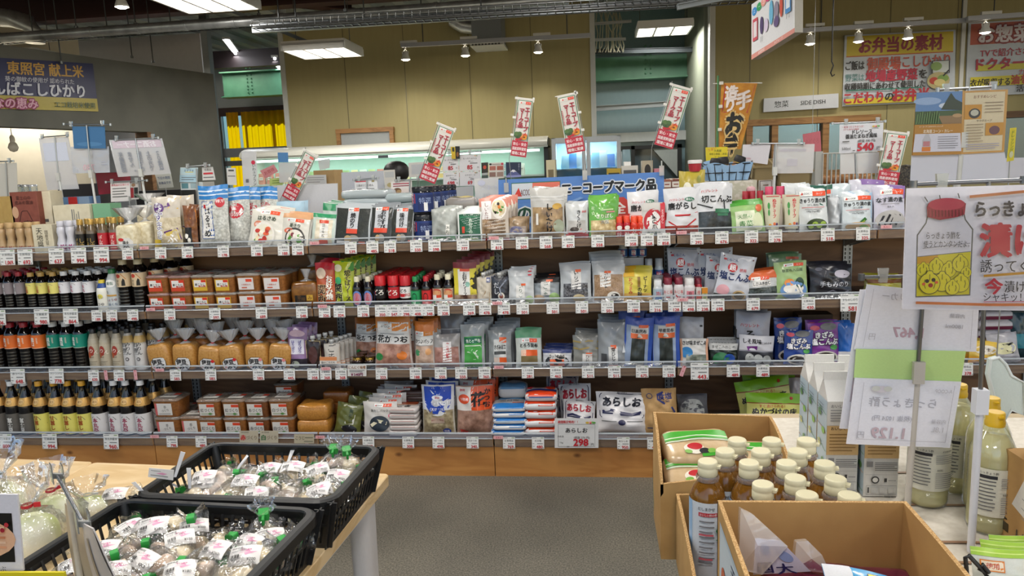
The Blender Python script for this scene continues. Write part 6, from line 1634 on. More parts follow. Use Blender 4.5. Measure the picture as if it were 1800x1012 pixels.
card(2,562,592,627,640,[R(0,.5,1,1,'#d88a58'),T('銀のごまだれ',.5,.25,.3,'#333',w=.8)],'small orange and white card on the pale spout pouches','#e0dad2',Y=-.012)

# ================================================================== banners, boards and hanging sheets above the top shelf
def stand(Y,pole,bar,clips,label,base_z,joint=None,r=.004,col='#b9bdc2',base=True,white=None,angle=None):
    top,low = atY(pole[0][0],pole[0][1],Y),atY(pole[1][0],pole[1][1],Y)
    d = (low - top)
    t = (base_z - top.z) / d.z
    foot = top + d * t
    rt = thing('sign_stand',label,'sign stand',foot,None,'wire sign stands')
    jt = atY(joint[0],joint[1],Y) if joint else top + (foot - top) * .6
    m = MB(); m.tube([top - foot,jt - foot],r,steel(col),8); m.obj('upper_pole',rt)
    m = MB(); m.tube([jt - foot,(0,0,.006)],r * 1.7,ink(white or '#d0d2d0',.35),8); m.obj('lower_pole',rt)
    m=MB(); m.box(jt.x-foot.x-r*2.6,jt.y-foot.y-r*2.4,jt.z-foot.z-r*6,jt.x-foot.x+r*2.6,jt.y-foot.y+r*2.4,jt.z-foot.z+r*5,ink(white or '#c9cac6',.4)); m.obj('joint',rt)
    if base:
        m = MB(); m.lathe([(.03,0),(.03,.004),(.012,.008)],ink('#d6d6d2',.3),16,captop=True); m.obj('foot',rt)
    if bar:
        A,B = atY(*bar[0],Y),atY(*bar[1],Y)
        m = MB(); m.tube([A - foot,B - foot],r * .9,steel(col),8)
        for q in (A,B): m.lathe([(r * 1.6,-r * 1.6),(r * 1.6,r * 1.6)],steel(col),8,tuple(q - foot),captop=True)
        m.obj('crossbar',rt)
    for cx,cy in clips:
        c = atY(cx,cy,Y) - foot
        k = r * 2.4
        m = MB()
        m.add([(c.x-k,c.y-.004,c.z+k*1.5),(c.x+k,c.y-.004,c.z+k*1.5),(c.x+k*.7,c.y-.006,c.z-k*1.4),(c.x-k*.7,c.y-.006,c.z-k*1.4),(c.x-k,c.y+.004,c.z+k*1.5),(c.x+k,c.y+.004,c.z+k*1.5),(c.x+k*.7,c.y+.004,c.z-k*1.4),(c.x-k*.7,c.y+.004,c.z-k*1.4)],[(0,1,2,3),(7,6,5,4),(0,3,7,4),(1,5,6,2)],film('#e8e8e4',.6,.1,0,1,.35,'#c9c9c2'))
        m.lathe([(k * .45,-k * .3),(k * .45,k * .3)],steel('#9a9c9e'),8,tuple(c),captop=True)
        m.obj('clip',rt)
    return rt
def nobori(top,bot,wpx,Y,label,flip=1,pole=True):
    """slanted mini banner on a wire, top and bottom midpoints in pixels"""
    a,b = atY(*top,Y),atY(*bot,Y)
    d = a - b
    H = d.length
    wd = wpx * depth(a) / FPX
    ang = math.atan2(d.x,d.z)
    rt = thing('mini_banner',label,'banner',b,(0,ang,0),'slanted red and white mini banners')
    def S(u,v,L): return ((u - .5) * wd,-L + .006 * sin(3 * v + u),v * H)
    m = MB(); wm = ink('#d9d5cf',.5)
    m.grid(lambda u,v: S(u,v,0),4,8,wm); m.grid(lambda u,v: S(u,v,-.0012),4,8,wm,flip=True)
    els=[R(.06,.955,.94,.965,'#2f7a52'),('l',[(.06,.96),(.06,.27),],.012,'#2f7a52'),('l',[(.94,.96),(.94,.27)],.012,'#2f7a52'),R(.14,.9,.55,.945,'#ece8e4'),R(.55,.9,.88,.945,'#e0503a'),('p',[(.2,.91),(.28,.935),(.34,.91)],'#d8402c'),T('ACOOP',.44,.922,.014,'#777',w=.16),T('コープ',.72,.922,.02,'#fff',w=.26)]
    els += [T('エーコープ',.72,.65,.085,'#a8203a',vert=1,b=.06,pit=.98),T('マーク品',.38,.665,.085,'#a8203a',vert=1,b=.06,pit=.98),T('★国産野菜を使用',.12,.62,.03,'#c8485c',vert=1,pit=1.1)]
    els += [E(.32,.36,.24,.055,'#3f5a34'),E(.22,.39,.14,.035,'#55733f'),E(.4,.4,.14,.03,'#4a6a3a'),E(.3,.33,.06,.014,'#2a4a24'),E(.62,.33,.16,.035,'#c8402c'),E(.75,.37,.15,.035,'#d85a30'),E(.72,.335,.17,.04,'#d8942c'),E(.72,.34,.06,.013,'#6a3a18'),E(.46,.3,.1,.02,'#b82430'),E(.28,.29,.12,.02,'#b82430'),('l',[(.5,.32),(.62,.41)],.012,'#e0a05a'),('l',[(.6,.32),(.78,.42)],.012,'#c8402c')]
    els += [R(.0,.0,1,.27,'#b3263a'),T('安心・安全',.5,.215,.052,'#f0e4e4',w=.85,b=.03),T('国産原料使用',.5,.135,.052,'#f0e4e4',w=.85,b=.03),T('環境に配慮',.5,.055,.052,'#f0e4e4',w=.85,b=.03)]
    m.art(S,els,wd / H,.0006,.0003)
    m.obj('banner_cloth',rt)
    m = MB(); w_ = ink('#dcdad4',.4)
    m.tube([(-wd * .62,.004,H * 1.0),(wd * .58,.004,H * 1.0)],.0025,w_,6)
    m.tube([(-wd * .56 * flip,.004,H * 1.04),(-wd * .56 * flip,.004,-.02),(-wd * .2 * flip,.004,-.12 - .03)],.0016,steel('#9da0a0'),6)
    m.obj('banner_pole',rt)
    m = MB()
    for z in (.99,.66,.36):
        m.obox((-wd * .56 * flip,.002,H * z),(.009,0,0),(0,.004,0),(0,0,.006),ink('#dedcd6',.4))
    m.obox((wd * .5,.002,H * .99),(.005,0,0),(0,.004,0),(0,0,.012),ink('#dedcd6',.4))
    m.obj('cloth_clip',rt)
nobori((547,269),(507,350),24,.36,'slanted mini banner left of the white board above the noodle packs')
nobori((786,222),(751,318),30,.38,'slanted mini banner above the blue canisters')
nobori((924,173),(911,275),28,.4,'slanted mini banner at the left end of the blue board')
nobori((995,166),(1013,268),32,.4,'mini banner leaning left above the middle of the blue board',-1)
nobori((1199,152),(1166,258),34,.42,'slanted mini banner above the right end of the blue board')
nobori((1578,232),(1558,326),36,.36,'mini banner beside the white price sign marked 540')
panel('promotion_board',[(876,316),(1167,302),(1168,398),(877,412)],.36,
      [R(0,0,1,1,'#5a86c4'),R(0,.55,1,1,'#5480c2'),R(.08,.62,.38,.93,'#2a6a52'),R(.083,.635,.377,.915,'#c9cfd6'),('p',[(.21,.635),(.377,.635),(.377,.915),(.21,.915)],'#d8715e'),('p',[(.095,.68),(.125,.84),(.145,.68)],'#c83a30'),T('ACOOP',.172,.75,.12,'#7a5a5a',w=.07),T('ショップ',.3,.78,.14,'#e8d8d4',w=.15),T('エーコープマーク品',.67,.78,.2,'#10141a',b=.08,out='#d8dce4',ow=.13,w=.56),T('地元の恵み',.16,.36,.28,'#1f4a3a',b=.06,out='#d6dadd',ow=.11),('p',[(.0,.1),(.5,.62),(.52,.6),(.05,0)],'#7c9fd0'),('p',[(.68,.0),(.68,.5),(.71,.58),(.76,.58),(.79,.5),(.79,0)],'#c8443c'),T('全',.735,.38,.2,'#efe6e2',b=.05),T('品安心',.58,.36,.26,'#1f4a3a',b=.06,out='#d6dadd',ow=.11)],
      'wide blue promotion board with large black lettering above the top shelf','sign board','#5a86c4',.012)
for px,py in ((890,318),(1028,296),(1163,288)):
    p = atY(px,py + 10,.35)
    m = MB(); m.box(-.012,-.006,-.03,.012,.006,.02,film('#f0f0ee',.5,.1,0,1,.3)); m.tube([(0,0,.02),(0,0,.045)],.004,steel(),6)
    m.obj('clear_clip',None,p,label=f'clear banner clip on the blue board, {["left", "middle", "right"][(890, 1028, 1163).index(px)]} one',cat='clip',group='clear clips on the blue board')
panel('white_board',[(479,327),(593,322),(594,396),(480,400)],.4,[],'blank white board behind the tilted noodle packs','board','#c6c6ca',.008)
PAP = film('#fbfbfb',.5,.12,.3,14,.62,'#dcdce0')
PAP2 = film('#fbfbfb',.7,.12,.7,20,.5,'#d8dbe6')
# left group of back-to-front sheets on wire stands
stand(.5,((96,240),(109,330)),((74,241),(118,238)),((74,240),(118,236)),'wire stand with the slim pale sheet at the left',1.17,(103,310))
panel('price_sheet',[(69,243),(119,240),(138,332),(84,334)],.505,[R(.1,.55,.9,.9,'#cdd3e4')],'slim pale sheet hanging askew at the left','price sign',mat=PAP,back='#ddd',curl=.006)
stand(.48,((152,220),(166,330)),((112,218),(194,219)),((125,218),(180,216)),'tall wire stand with the blue card at the left',1.17,(160,305))
panel('colour_card',[(127,222),(184,222),(186,261),(130,261)],.49,[R(0,0,1,1,'#3f6f9e'),E(.5,.2,.4,.1,'#4f80ae')],'plain blue card clipped above a pale price sheet','card','#3f6f9e',.002)
panel('price_sheet',[(124,258),(191,257),(193,303),(128,305)],.5,[T('780',.45,.22,.24,'#d8b0bc',mir=1),T('円',.15,.15,.1,'#c9c9d4',mir=1),R(.78,.3,.92,.33,'#b5b8c8'),R(.78,.4,.92,.43,'#b5b8c8')],'crinkled clear sleeve with a faint mirrored price below the blue card','price sign',mat=PAP2,back='#ddd')
stand(.46,((238,243),(252,330)),((203,246),(278,242)),((205,243),(269,240)),'wire stand with the mirrored age notice',1.17,(248,303))
panel('notice_sheet',[(192,246),(284,243),(300,305),(208,311)],.465,[R(.05,.76,.97,.97,'#cfc0ce'),T('お酒コーナー',.5,.86,.17,'#e6e3ea',mir=1,w=.85,b=.04)]+[T(t,.86-i*.175,.39,.135,'#8d929e',vert=1,mir=1,b=.03,pit=1.02) for i,t in enumerate(('２０歳以','上の方で','販売でき','ません。','年齢確認'))],'large translucent age notice seen from behind','notice',mat=PAP,back='#ccc',curl=.004)
stand(.52,((10,283),(13,340)),((-30,285),(23,283)),((16,282),),'wire stand cut by the left picture edge',1.17)
panel('notice_sheet',[(-25,288),(29,286),(31,344),(-25,346)],.525,[],'white framed sheet at the left picture edge','notice','#c9c6be',.003)
panel('notice_sheet',[(168,304),(228,302),(232,337),(174,342)],.6,[R(0,0,1,1,'#8a1d2c')],'dark red sheet behind the mirrored age notice','notice','#8a1d2c',.002,post=1.169)
stand(.44,((227,345),(228,358)),((186,320),(258,317)),((197,319),(240,317)),'low wire stand with a small red and white notice',1.17,base=True)
panel('notice_sheet',[(194,321),(228,319),(230,353),(195,355)],.445,[T('新商品のお知らせ',.5,.86,.12,'#c83a50',w=.9),R(.1,.66,.8,.7,'#666'),R(.1,.52,.8,.56,'#666'),R(.1,.38,.7,.42,'#666'),R(.1,.24,.85,.28,'#666')],'small white notice with red heading above the red-labelled bottles','notice','#d8d4d4',.002)
panel('photo_card',[(226,321),(243,320),(244,350),(227,351)],.45,[R(.1,.1,.5,.7,'#8a2028'),R(.55,.1,.95,.7,'#1c1a1a'),E(.5,.85,.2,.1,'#8a6a50')],'narrow card with red and black packages pictured','card','#b9b5b2',.002,post=1.169)
panel('notice_sheet',[(272,306),(300,304),(305,329),(280,331)],.75,[T('下記の期間',.5,.7,.2,'#2a4a7a',w=.8),T('お休みです',.5,.35,.2,'#2a4a7a',w=.8)],'small white notice with blue lettering before the grey wall','notice','#bfc2bc',.002,post=1.169)
stand(.55,((345,296),(347,330)),((328,293),(368,290)),((330,292),(361,290)),'wire stand with two small leaflets beside the grey wall',1.17)
panel('leaflet',[(317,294),(348,294),(347,320),(316,320)],.555,[R(0,.55,1,.95,'#bcd6e0'),T('おすすめ',.5,.78,.16,'#3a5a8a'),R(.3,.66,.75,.7,'#e0d040'),R(0,0,1,.5,'#a9c8d8'),R(.1,.3,.9,.34,'#556'),R(.1,.16,.8,.2,'#556')],'pale blue leaflet in a clear pocket before the grey wall','leaflet','#c9d4d8',.002)
panel('leaflet',[(355,294),(374,293),(379,316),(356,317)],.56,[T('名産品',.5,.8,.18,'#333'),R(.1,.45,.9,.58,'#c8303c'),R(.1,.2,.9,.25,'#555')],'white leaflet with a red line beside the pale blue one','leaflet','#d4d2d0',.002)
panel('leaflet',[(317,321),(356,320),(357,333),(318,334)],.56,[R(.05,.2,.35,.9,'#5f8f9a'),R(.45,.2,.7,.9,'#9ab0b8'),R(.75,.2,.95,.9,'#c0c8c8')],'lower leaflet with small landscape photographs','leaflet','#c9d0d2',.002)
panel('price_sheet',[(424,266),(450,266),(453,326),(428,327)],.6,[T('いわさプラン',.8,.32,.1,'#22222a',vert=1),E(.78,.68,.14,.06,'#c8304c'),R(.2,.1,.4,.2,'#6a6a70')],'tall pale strip with black vertical lettering and a red stamp','price sign',mat=PAP,back='#ddd',post=1.169)
panel('notice_sheet',[(398,295),(414,295),(416,325),(400,325)],.62,[R(.2,.8,.8,.9,'#555'),R(.1,.5,.9,.55,'#777')],'narrow white price slip left of the tall strip','notice','#d0cfcc',.002,post=1.169)
panel('notice_sheet',[(457,300),(481,289),(489,301),(466,314)],.9,[T('お買得',.5,.5,.4,'#b04a50',w=.8)],'tilted pink note before the yellow curtain','note','#d08a8e',.002,post=0.98)
panel('notice_sheet',[(474,314),(497,312),(497,325),(474,326)],.9,[R(.2,.6,.8,.7,'#6a8a3a'),R(.2,.3,.8,.4,'#6a8a3a')],'small light green note beside the tilted pink note','note','#b5c878',.002,post=0.98)
panel('colour_card',[(488,268),(506,268),(507,285),(489,285)],.85,[],'little blue card in front of the chiller cabinet','card','#4f83b8',.002,post=0.98)
panel('price_sheet',[(490,286),(522,285),(523,320),(491,321)],.84,[],'pale blank sheet below the little blue card','price sign',mat=PAP,back='#ddd',post=0.98)
panel('notice_sheet',[(536,308),(573,307),(574,323),(537,324)],1.1,[R(.1,.7,.9,.76,'#888'),R(.1,.45,.9,.51,'#888'),R(.1,.2,.7,.26,'#888')],'white leaflet beside the chiller before a brown carton','leaflet','#c9cacb',.002,post=0.98)
panel('notice_sheet',[(559,282),(580,278),(579,295),(562,299)],1.2,[],'small tilted clear card before the chiller','card',mat=PAP,back='#ddd',post=0.98)
# middle
panel('white_board',[(600,303),(674,300),(676,336),(601,338)],1.0,[],'white panel behind the flat seaweed piles','board','#bfc3cc',.01,post=0.98)
stand(.42,((645,316),(645,340)),((622,316),(664,313)),((631,314),(656,312)),'low wire stand with a small product card',1.17)
panel('price_card',[(623,317),(663,315),(664,334),(624,336)],.425,[R(.05,.82,.5,.92,'#c8404c'),T('三陸のソフトめん',.45,.5,.22,'#333',w=.75),R(.1,.15,.3,.22,'#666'),R(.5,.12,.85,.2,'#666'),E(.82,.86,.06,.07,'#9a8a4a')],'small white product card with a red heading before the white panel','price card','#d4d4d6',.002)
panel('leaflet',[(674,299),(694,298),(696,331),(677,332)],.9,[R(.1,.6,.9,.9,'#b9bcbc'),E(.5,.2,.3,.12,'#b5a878')],'pale leaflet at the right of the white panel','leaflet','#cfccc4',.002,post=0.98)
stand(.44,((720,316),(720,345)),((696,317),(742,314)),((701,315),(735,313)),'wire stand carrying a mushroom leaflet',1.17)
panel('leaflet',[(687,319),(724,317),(724,343),(688,345)],.445,[R(.1,.78,.9,.86,'#a84a5a'),R(.1,.64,.9,.7,'#8a3a4a'),R(.0,0,1,.5,'#dccfc8'),E(.3,.35,.2,.2,'#6a4a34'),E(.38,.3,.12,.12,'#a88a60'),R(.55,.1,.95,.2,'#d8909a')],'leaflet with a brown mushroom picture behind the canisters','leaflet','#d6d0cc',.002)
panel('notice_sheet',[(718,286),(750,284),(752,310),(719,312)],1.3,[R(.15,.2,.8,.85,'#b9bcc0')],'white sheet with grey drawing before the chiller, hung on two clips','notice','#cfccc8',.002,post=0.98)
PR4=lambda p,n: [T(n,.5,.76,.11,'#333',w=.75),T('あんこ',.55,.6,.1,'#333',w=.5),R(.5,.46,.85,.5,'#555'),T(p,.5,.24,.26,'#c02a38',b=.06),T('円',.88,.22,.1,'#333')]+VEG(.78,.92,.03)+[('l',[(.02,.02),(.02,.98),(.98,.98),(.98,.02),(.02,.02)],.01,'#b5b5b8')]
for (x0,x1,y0,y1,p,n,d) in ((778,806,275,302,'85','もっちりおやき','left sign marked 85 yen'),(807,845,272,301,'85','もっちりおやき','right sign marked 85 yen'),(779,807,303,328,'698','おやきケース','left sign marked 698 yen below the first'),(808,845,302,327,'69','おやきケース','right sign marked 69 below the second')):
    panel('price_sign',[(x0,y0),(x1,y0-1),(x1,y1-1),(x0,y1)],.95,PR4(p,n),f'white price sign of a block of four, {d}','price sign','#dbdadd',.002)
stand(.955,((826,270),(826,340)),((780,270),(846,266)),((790,269),(826,268)),'wire stand holding the block of four price signs',.9,base=False)
panel('colour_card',[(792,258),(800,258),(801,279),(794,279)],.93,[R(.3,.6,.8,.95,'#3a3a1a'),R(.2,.1,.8,.4,'#d0a82c')],'narrow yellow card beside the black card above the price signs','card','#d2b52c',.002)
panel('colour_card',[(800,257),(808,257),(808,279),(801,279)],.93,[E(.5,.35,.3,.2,'#8a5a2c')],'narrow black card beside the yellow one','card','#141416',.002)
panel('price_sheet',[(781,330),(832,327),(832,349),(784,351)],.9,[],'pale sheet below the block of price signs','price sign',mat=PAP,back='#ddd')
panel('leaflet',[(846,286),(858,285),(858,313),(847,314)],1.0,[R(0,.35,1,1,'#3a3530'),E(.5,.7,.25,.12,'#c8503c'),R(0,0,1,.2,'#4a5a54')],'narrow dark photo card left of the fish leaflet','card','#b5b8b8',.002,post=0.98)
panel('leaflet',[(859,286),(886,285),(886,313),(859,314)],.98,[R(.06,.52,.46,.78,'#b06a5c'),R(.54,.52,.94,.78,'#a85a48'),R(.06,.12,.46,.4,'#8a6a60'),R(.54,.12,.94,.4,'#9a8074'),E(.12,.9,.08,.06,'#2a2a2a'),E(.88,.9,.08,.07,'#c83a50'),R(.25,.86,.75,.92,'#b5a8a0')],'leaflet with four small fish photographs and a red stamp','leaflet','#cfcac2',.002,post=0.98)
panel('leaflet',[(889,285),(916,285),(916,311),(890,312)],.96,[R(0,0,1,1,'#1f2c48'),('p',[(.05,.14),(.42,.5),(.55,.5),(.95,.14)],'#5a5f92'),('p',[(.26,.34),(.42,.5),(.55,.5),(.72,.34),(.6,.38),(.5,.32),(.4,.38)],'#e4e4ea'),R(0,0,1,.14,'#8a8fc0'),T('ふじのくに',.86,.7,.09,'#c9cde0',vert=1)],'dark blue card with a snow-capped mountain','card','#1f2c48',.002,post=0.98)
panel('notice_sheet',[(833,314),(876,312),(877,352),(836,355)],.4,[T('ク～成分に',.6,.6,.2,'#b5b8c8',mir=1,w=.7),E(.3,.8,.16,.12,'#b9bcd0'),T('注目',.5,.25,.16,'#b9bcc4',mir=1)],'pale sheet with mirrored writing left of the blue board','notice',mat=PAP,back='#ddd',post=1.169)
# right group
panel('price_card',[(1240,259),(1279,258),(1279,282),(1241,283)],.62,[T('うまい',.3,.86,.2,'#c8402c',rot=.3),T('大黒屋',.55,.74,.16,'#5a6a1a'),T('手作り惣菜・弁当',.55,.5,.14,'#5a6a1a',w=.8),T('コーナー',.55,.3,.12,'#5a6a1a')],'yellow handwritten card above the wire basket','price card','#d8c41f',.002,post=1.169)
stand(.5,((1364,253),(1360,330)),((1323,252),(1413,252)),((1332,249),(1404,249)),'wire stand with two blank white sheets above the paste tubes',1.17,(1362,300))
panel('price_sheet',[(1306,254),(1355,253),(1349,289),(1304,283)],.505,[T('080',.25,.2,.12,'#c08a94',mir=1)],'left blank white sheet on the stand above the paste tubes','price sign',mat=ink('#c9c6cc',.3),back='#ddd')
panel('price_sheet',[(1361,254),(1432,253),(1429,304),(1357,305)],.51,[R(.15,.75,.8,.85,'#b5b2ba'),R(.35,.25,.6,.5,'#bbb8c0')],'right translucent sheet on the stand above the paste tubes','price sign',mat=PAP,back='#ddd')
panel('notice_sheet',[(1411,236),(1442,230),(1444,270),(1414,272)],3.6,[T('のどぐろ',.5,.6,.24,'#b8606c',w=.8)],'pink notice hanging before the side dish counter','notice','#c86a78',.004,post=3.74)
stand(.45,((1504,270),(1506,325)),((1463,217),(1556,213)),((1487,214),(1543,211)),'wire stand carrying the price sign marked 540',1.17,base=False)
panel('price_sign',[(1476,219),(1553,215),(1551,265),(1475,270)],.45,[T('一度食べたらやみつき！',.3,.9,.07,'#b8404c',w=.5),T('コクと旨みの逸品',.26,.82,.06,'#b8404c',w=.4),T('ドレソース',.52,.72,.15,INKK,w=.45,b=.03),T('醤油たまねぎ風味',.5,.57,.15,INKK,w=.72,b=.03),T('(税抜 500 円)',.62,.4,.1,'#333',w=.4),T('540',.6,.19,.28,'#b81f34',b=.07),T('円',.9,.12,.12,'#333'),T('500ml',.15,.16,.09,'#333'),R(.3,.06,.36,.09,'#666'),R(.06,.38,.22,.42,'#666')]+VEG(.82,.88,.035),'white price sign marked 540 yen on a wire stand','price sign','#cfd0d6',.002)
panel('price_sheet',[(1477,270),(1546,267),(1543,304),(1477,306)],.455,[],'blank white sheet hanging below the sign marked 540','price sign',mat=PAP,back='#ddd')
# hanging vegetable sign, a thin two-sided box
HS = [(1321,8),(1397,-42),(1397,57),(1321,105)]
panel('hanging_sign',HS,(1.25,.82,.82,1.25),[R(0,0,1,.085,'#d08a80'),T('産直野菜',.25,.045,.05,'#ece0dc',w=.3),T('JAグループ',.65,.045,.05,'#ece0dc',w=.3),E(.08,.84,.06,.075,'#3a8acc'),T('エ',.08,.84,.07,'#e8eef4'),E(.2,.87,.06,.075,'#2f9a5a'),T('ー',.2,.87,.07,'#e8eef4'),E(.31,.9,.06,.075,'#e09a90'),T('コ',.31,.9,.07,'#e8eef4'),E(.42,.93,.06,.075,'#c84a7a'),T('ー',.42,.93,.07,'#e8eef4'),R(.05,.3,.17,.7,'#c04a58'),R(.07,.36,.15,.64,'#d8d2d6'),E(.27,.5,.04,.16,'#4a3a68'),('l',[(.25,.3),(.25,.2)],.01,'#444'),('l',[(.29,.3),(.29,.2)],.01,'#444'),E(.38,.45,.05,.12,'#c8bcd4'),E(.5,.62,.045,.22,'#68aed0'),E(.62,.6,.05,.16,'#8a8498'),E(.62,.4,.06,.1,'#5a4a78'),E(.73,.62,.035,.2,'#c8503c'),('p',[(.71,.8),(.75,.8),(.73,.9)],'#4a8a3a'),R(.82,.42,.94,.86,'#3f86c4'),R(.84,.5,.92,.8,'#d8e0e8'),('l',[(.85,.42),(.85,.32)],.01,'#444'),('l',[(.91,.42),(.91,.32)],.01,'#444')],'white hanging sign with cartoon vegetables and round letters','sign','#d5d6da',.05,edge=ink('#b5b2aa',.5))
# hook on the wall side
m = MB(); p0 = atY(1464,48,3.2); p1 = atY(1462,108,3.2); p2 = [atY(x,y,3.2) for x,y in ((1462,108),(1465,115),(1460,128),(1463,134),(1467,131))]
m.tube([p0 + Vector((0,0,.8)) - p1,Vector((0,0,0))] + [q - p1 for q in p2[1:]],.006,ink('#2c2c2a',.4),6)
m.obj('ceiling_hook',None,p1,label='black wire hook hanging left of the yellow-headed sign',cat='hook')
# big wall signs
panel('wall_sign',[(1485,62),(1680,52),(1678,178),(1481,187)],5.37,[R(.02,.7,.98,.98,'#cdb62e'),R(.02,.69,.98,.705,'#b8602c'),T('お弁当の素材',.51,.84,.2,'#8a2038',b=.06,w=.75),T('ご飯は',.1,.57,.12,INKK,w=.17,b=.04),T('御殿場',.36,.58,.17,'#b8503c',w=.3,b=.05),T('こしひかり',.74,.59,.16,'#b84a3c',w=.42,b=.03),T('野菜は',.1,.4,.1,'#4a7a78',w=.17),T('地場産野菜',.43,.41,.15,'#a82840',w=.46,b=.07),T('を',.71,.41,.12,INKK,b=.04),T('収穫時期にあわせて使用した',.37,.27,.1,INKK,w=.72,b=.04),R(.02,.21,.7,.225,'#2f7a68'),R(.0+.02,.02,.7,.1,'#d2bc34'),T('こだわり',.18,.11,.15,'#b02838',w=.35,b=.06),T('の',.41,.11,.12,INKK,b=.05),T('お弁当',.6,.12,.17,'#b02838',w=.32,b=.06),R(.78,.4,.94,.58,'#20242a'),R(.79,.41,.93,.57,'#c9d0cc'),E(.82,.5,.05,.06,'#8aa860'),E(.84,.3,.1,.12,'#b5a878'),E(.8,.3,.04,.05,'#b84030'),E(.88,.33,.05,.05,'#7a9a4a'),E(.85,.27,.05,.05,'#d0c080'),('l',[(.88,.36),(.93,.44)],.02,'#20242a')],'white wall sign with yellow heading about lunch box ingredients','sign','#bfc6ce',.02)
panel('wall_sign',[(1703,40),(1905,28),(1905,160),(1697,170)],5.37,[R(.02,.7,.98,.98,'#b8543f'),T('お惣菜',.32,.83,.22,'#dcd4da',b=.05,w=.45,out='#8a2a30',ow=.1),T('TVで紹介された',.36,.58,.1,'#a82840',w=.5,b=.03),R(.08,.34,.98,.42,'#c9c040'),T('ドクターフライ',.45,.43,.15,'#a82840',w=.75,b=.07),T('カロリーオフ',.62,.3,.08,'#b84a3c',w=.4),R(.03,.13,.98,.26,'#cfc232'),T('衣が吸収する',.2,.18,.1,INKK,w=.34,b=.04),T('油を',.45,.2,.12,'#b0382c',w=.14,b=.06),T('活かした',.55,.08,.09,INKK,w=.25,b=.04)],'white wall sign with red heading cut by the right picture edge','sign','#bfc6ce',.02)
panel('wall_sign',[(1343,173),(1474,164),(1474,189),(1342,197)],5.35,[T('惣菜',.24,.5,.46,'#16181a',w=.26),T('SIDE DISH',.66,.5,.3,'#16181a',w=.46,b=.012)],'white counter sign reading side dish over the wooden windows','sign','#c9ccd2',.04)
pts = [(-40,99),(163,112),(173,196),(-40,190)]
ysg = [atV(x,y,GP,GD).y - .01 for x,y in pts]
panel('wall_banner',pts,ysg,[R(0,0,1,.27,'#a99a3f'),R(0,.27,1,1,'#1f2350'),T('東照宮 献上米',.56,.82,.24,'#c0953f',w=.78,b=.04),T('葵の御紋の使用が 認められた',.5,.6,.1,'#c3c6d4',w=.75),T('ごてんばこしひかり',.38,.41,.26,'#c9ccd8',w=1.2,b=.05),T('はなの恵み',.24,.12,.2,'#d0a0b4',w=.5,b=.04,out='#8a2a58',ow=.12),T('エコ栽培米使用',.78,.12,.12,'#1f4a38',w=.38)],'dark blue and yellow rice banner on the grey wall','banner','#1f2350',.01)
# tall orange pennant behind the wire basket
rt = thing('pennant','tall orange pennant with a red square and black brush lettering','banner',atY(1285,300,1.6))
A = [atY(x,y,1.6) - rt.location for x,y in ((1268,146),(1332,146),(1302,262),(1264,262))]
def S(u,v,L): 
    p = (A[3] * (1 - u) + A[2] * u) * (1 - v) + (A[0] * (1 - u) + A[1] * u) * v
    return (p.x,p.y - L + .01 * sin(4 * u + 3 * v),p.z)
m = MB(); om = noisy('#b8761f','#c98c2c',30,.6); m.grid(lambda u,v: S(u,v,0),6,8,om); m.grid(lambda u,v: S(u,v,-.002),6,8,om,flip=True)
m.art(S,[('p',[(.05,.56),(.9,.55),(.95,.97),(.1,.98)],'#b0262c'),T('手',.7,.74,.25,'#e8dcd8',b=.08,rot=.2),T('造り',.3,.76,.2,'#e8dcd8',vert=1,b=.08,pit=.9),T('お',.52,.38,.34,'#17140f',b=.1,out='#d8b878',ow=.14),T('弁',.5,.08,.3,'#17140f',b=.1,out='#d8b878',ow=.14)],.6,.001,.0006)
m.obj('pennant_cloth',rt)
m=MB(); m.tube([A[0]+Vector((-.02,.01,.05)),Vector((A[3].x-.02,.01,.001-rt.location.z))],.006,ink('#3f7a4a',.4),8); m.tube([A[0]+Vector((-.05,.01,0)),A[1]+Vector((.03,.01,0))],.004,ink('#d0cfc8'),6); m.obj('pennant_pole',rt)
m = MB()
for t in (.0,.35,.7): m.obox(A[0] + (A[3] - A[0]) * t,(.012,0,0),(0,.006,0),(0,0,.01),ink('#d8d4c8'))
m.obj('cloth_clip',rt)

# ================================================================== behind the shelving: chillers, counter goods, worker
rt = thing('chiller_cabinet','long open white chiller cabinet in front of the olive wall','chiller',(atY(700,300,5.0).x,5.0,0))
a,b = atY(420,258,4.9),atY(962,246,4.9)
x0,x1 = a.x - rt.location.x,b.x - rt.location.x
zt = (a.z + b.z) / 2
WHT = ink('#d2d2c8',.35)
m=MB(); m.box(x0,.5,0,x1,.6,zt,WHT); m.box(x0,0,0,x0+.05,.5,zt,WHT); m.box(x1-.05,0,0,x1,.5,zt,ink('#2c2e30',.5)); m.box(x0,-.3,0,x1,.55,.5,WHT)
m.grid(lambda u,v: (x0 + (x1 - x0) * u,-.12 + .66 * (1 - cos(v * pi / 2)) * .5 - .02 * sin(v * pi),zt - .09 + .11 * sin(v * pi / 2)),2,6,WHT)
m.box(x0,-.1,zt - .11,x1,.5,zt - .09,WHT)
m.obj('cabinet_body',rt)
m = MB(); m.box(x0 + .05,.44,.5,x1 - .05,.5,zt - .1,ink('#b5d2c6',.4)); m.obj('inner_back',rt)
m = MB(); m.tube([(x0 + .1,.02,zt - .14),(x1 - .1,.02,zt - .14)],.014,glow('#e8fff6',2.5),8); m.obj('tube_light',rt)
l = bpy.data.lights.new('chiller_light','AREA'); l.shape = 'RECTANGLE'; l.size = x1 - x0 - .2; l.size_y = .1; l.energy = 8; l.color = (.8,1,.93)
o = bpy.data.objects.new('chiller_light',l); COL.objects.link(o); o.parent = rt; o.location = ((x0 + x1) / 2,.1,zt - .17); o.rotation_euler = (.35,0,0)
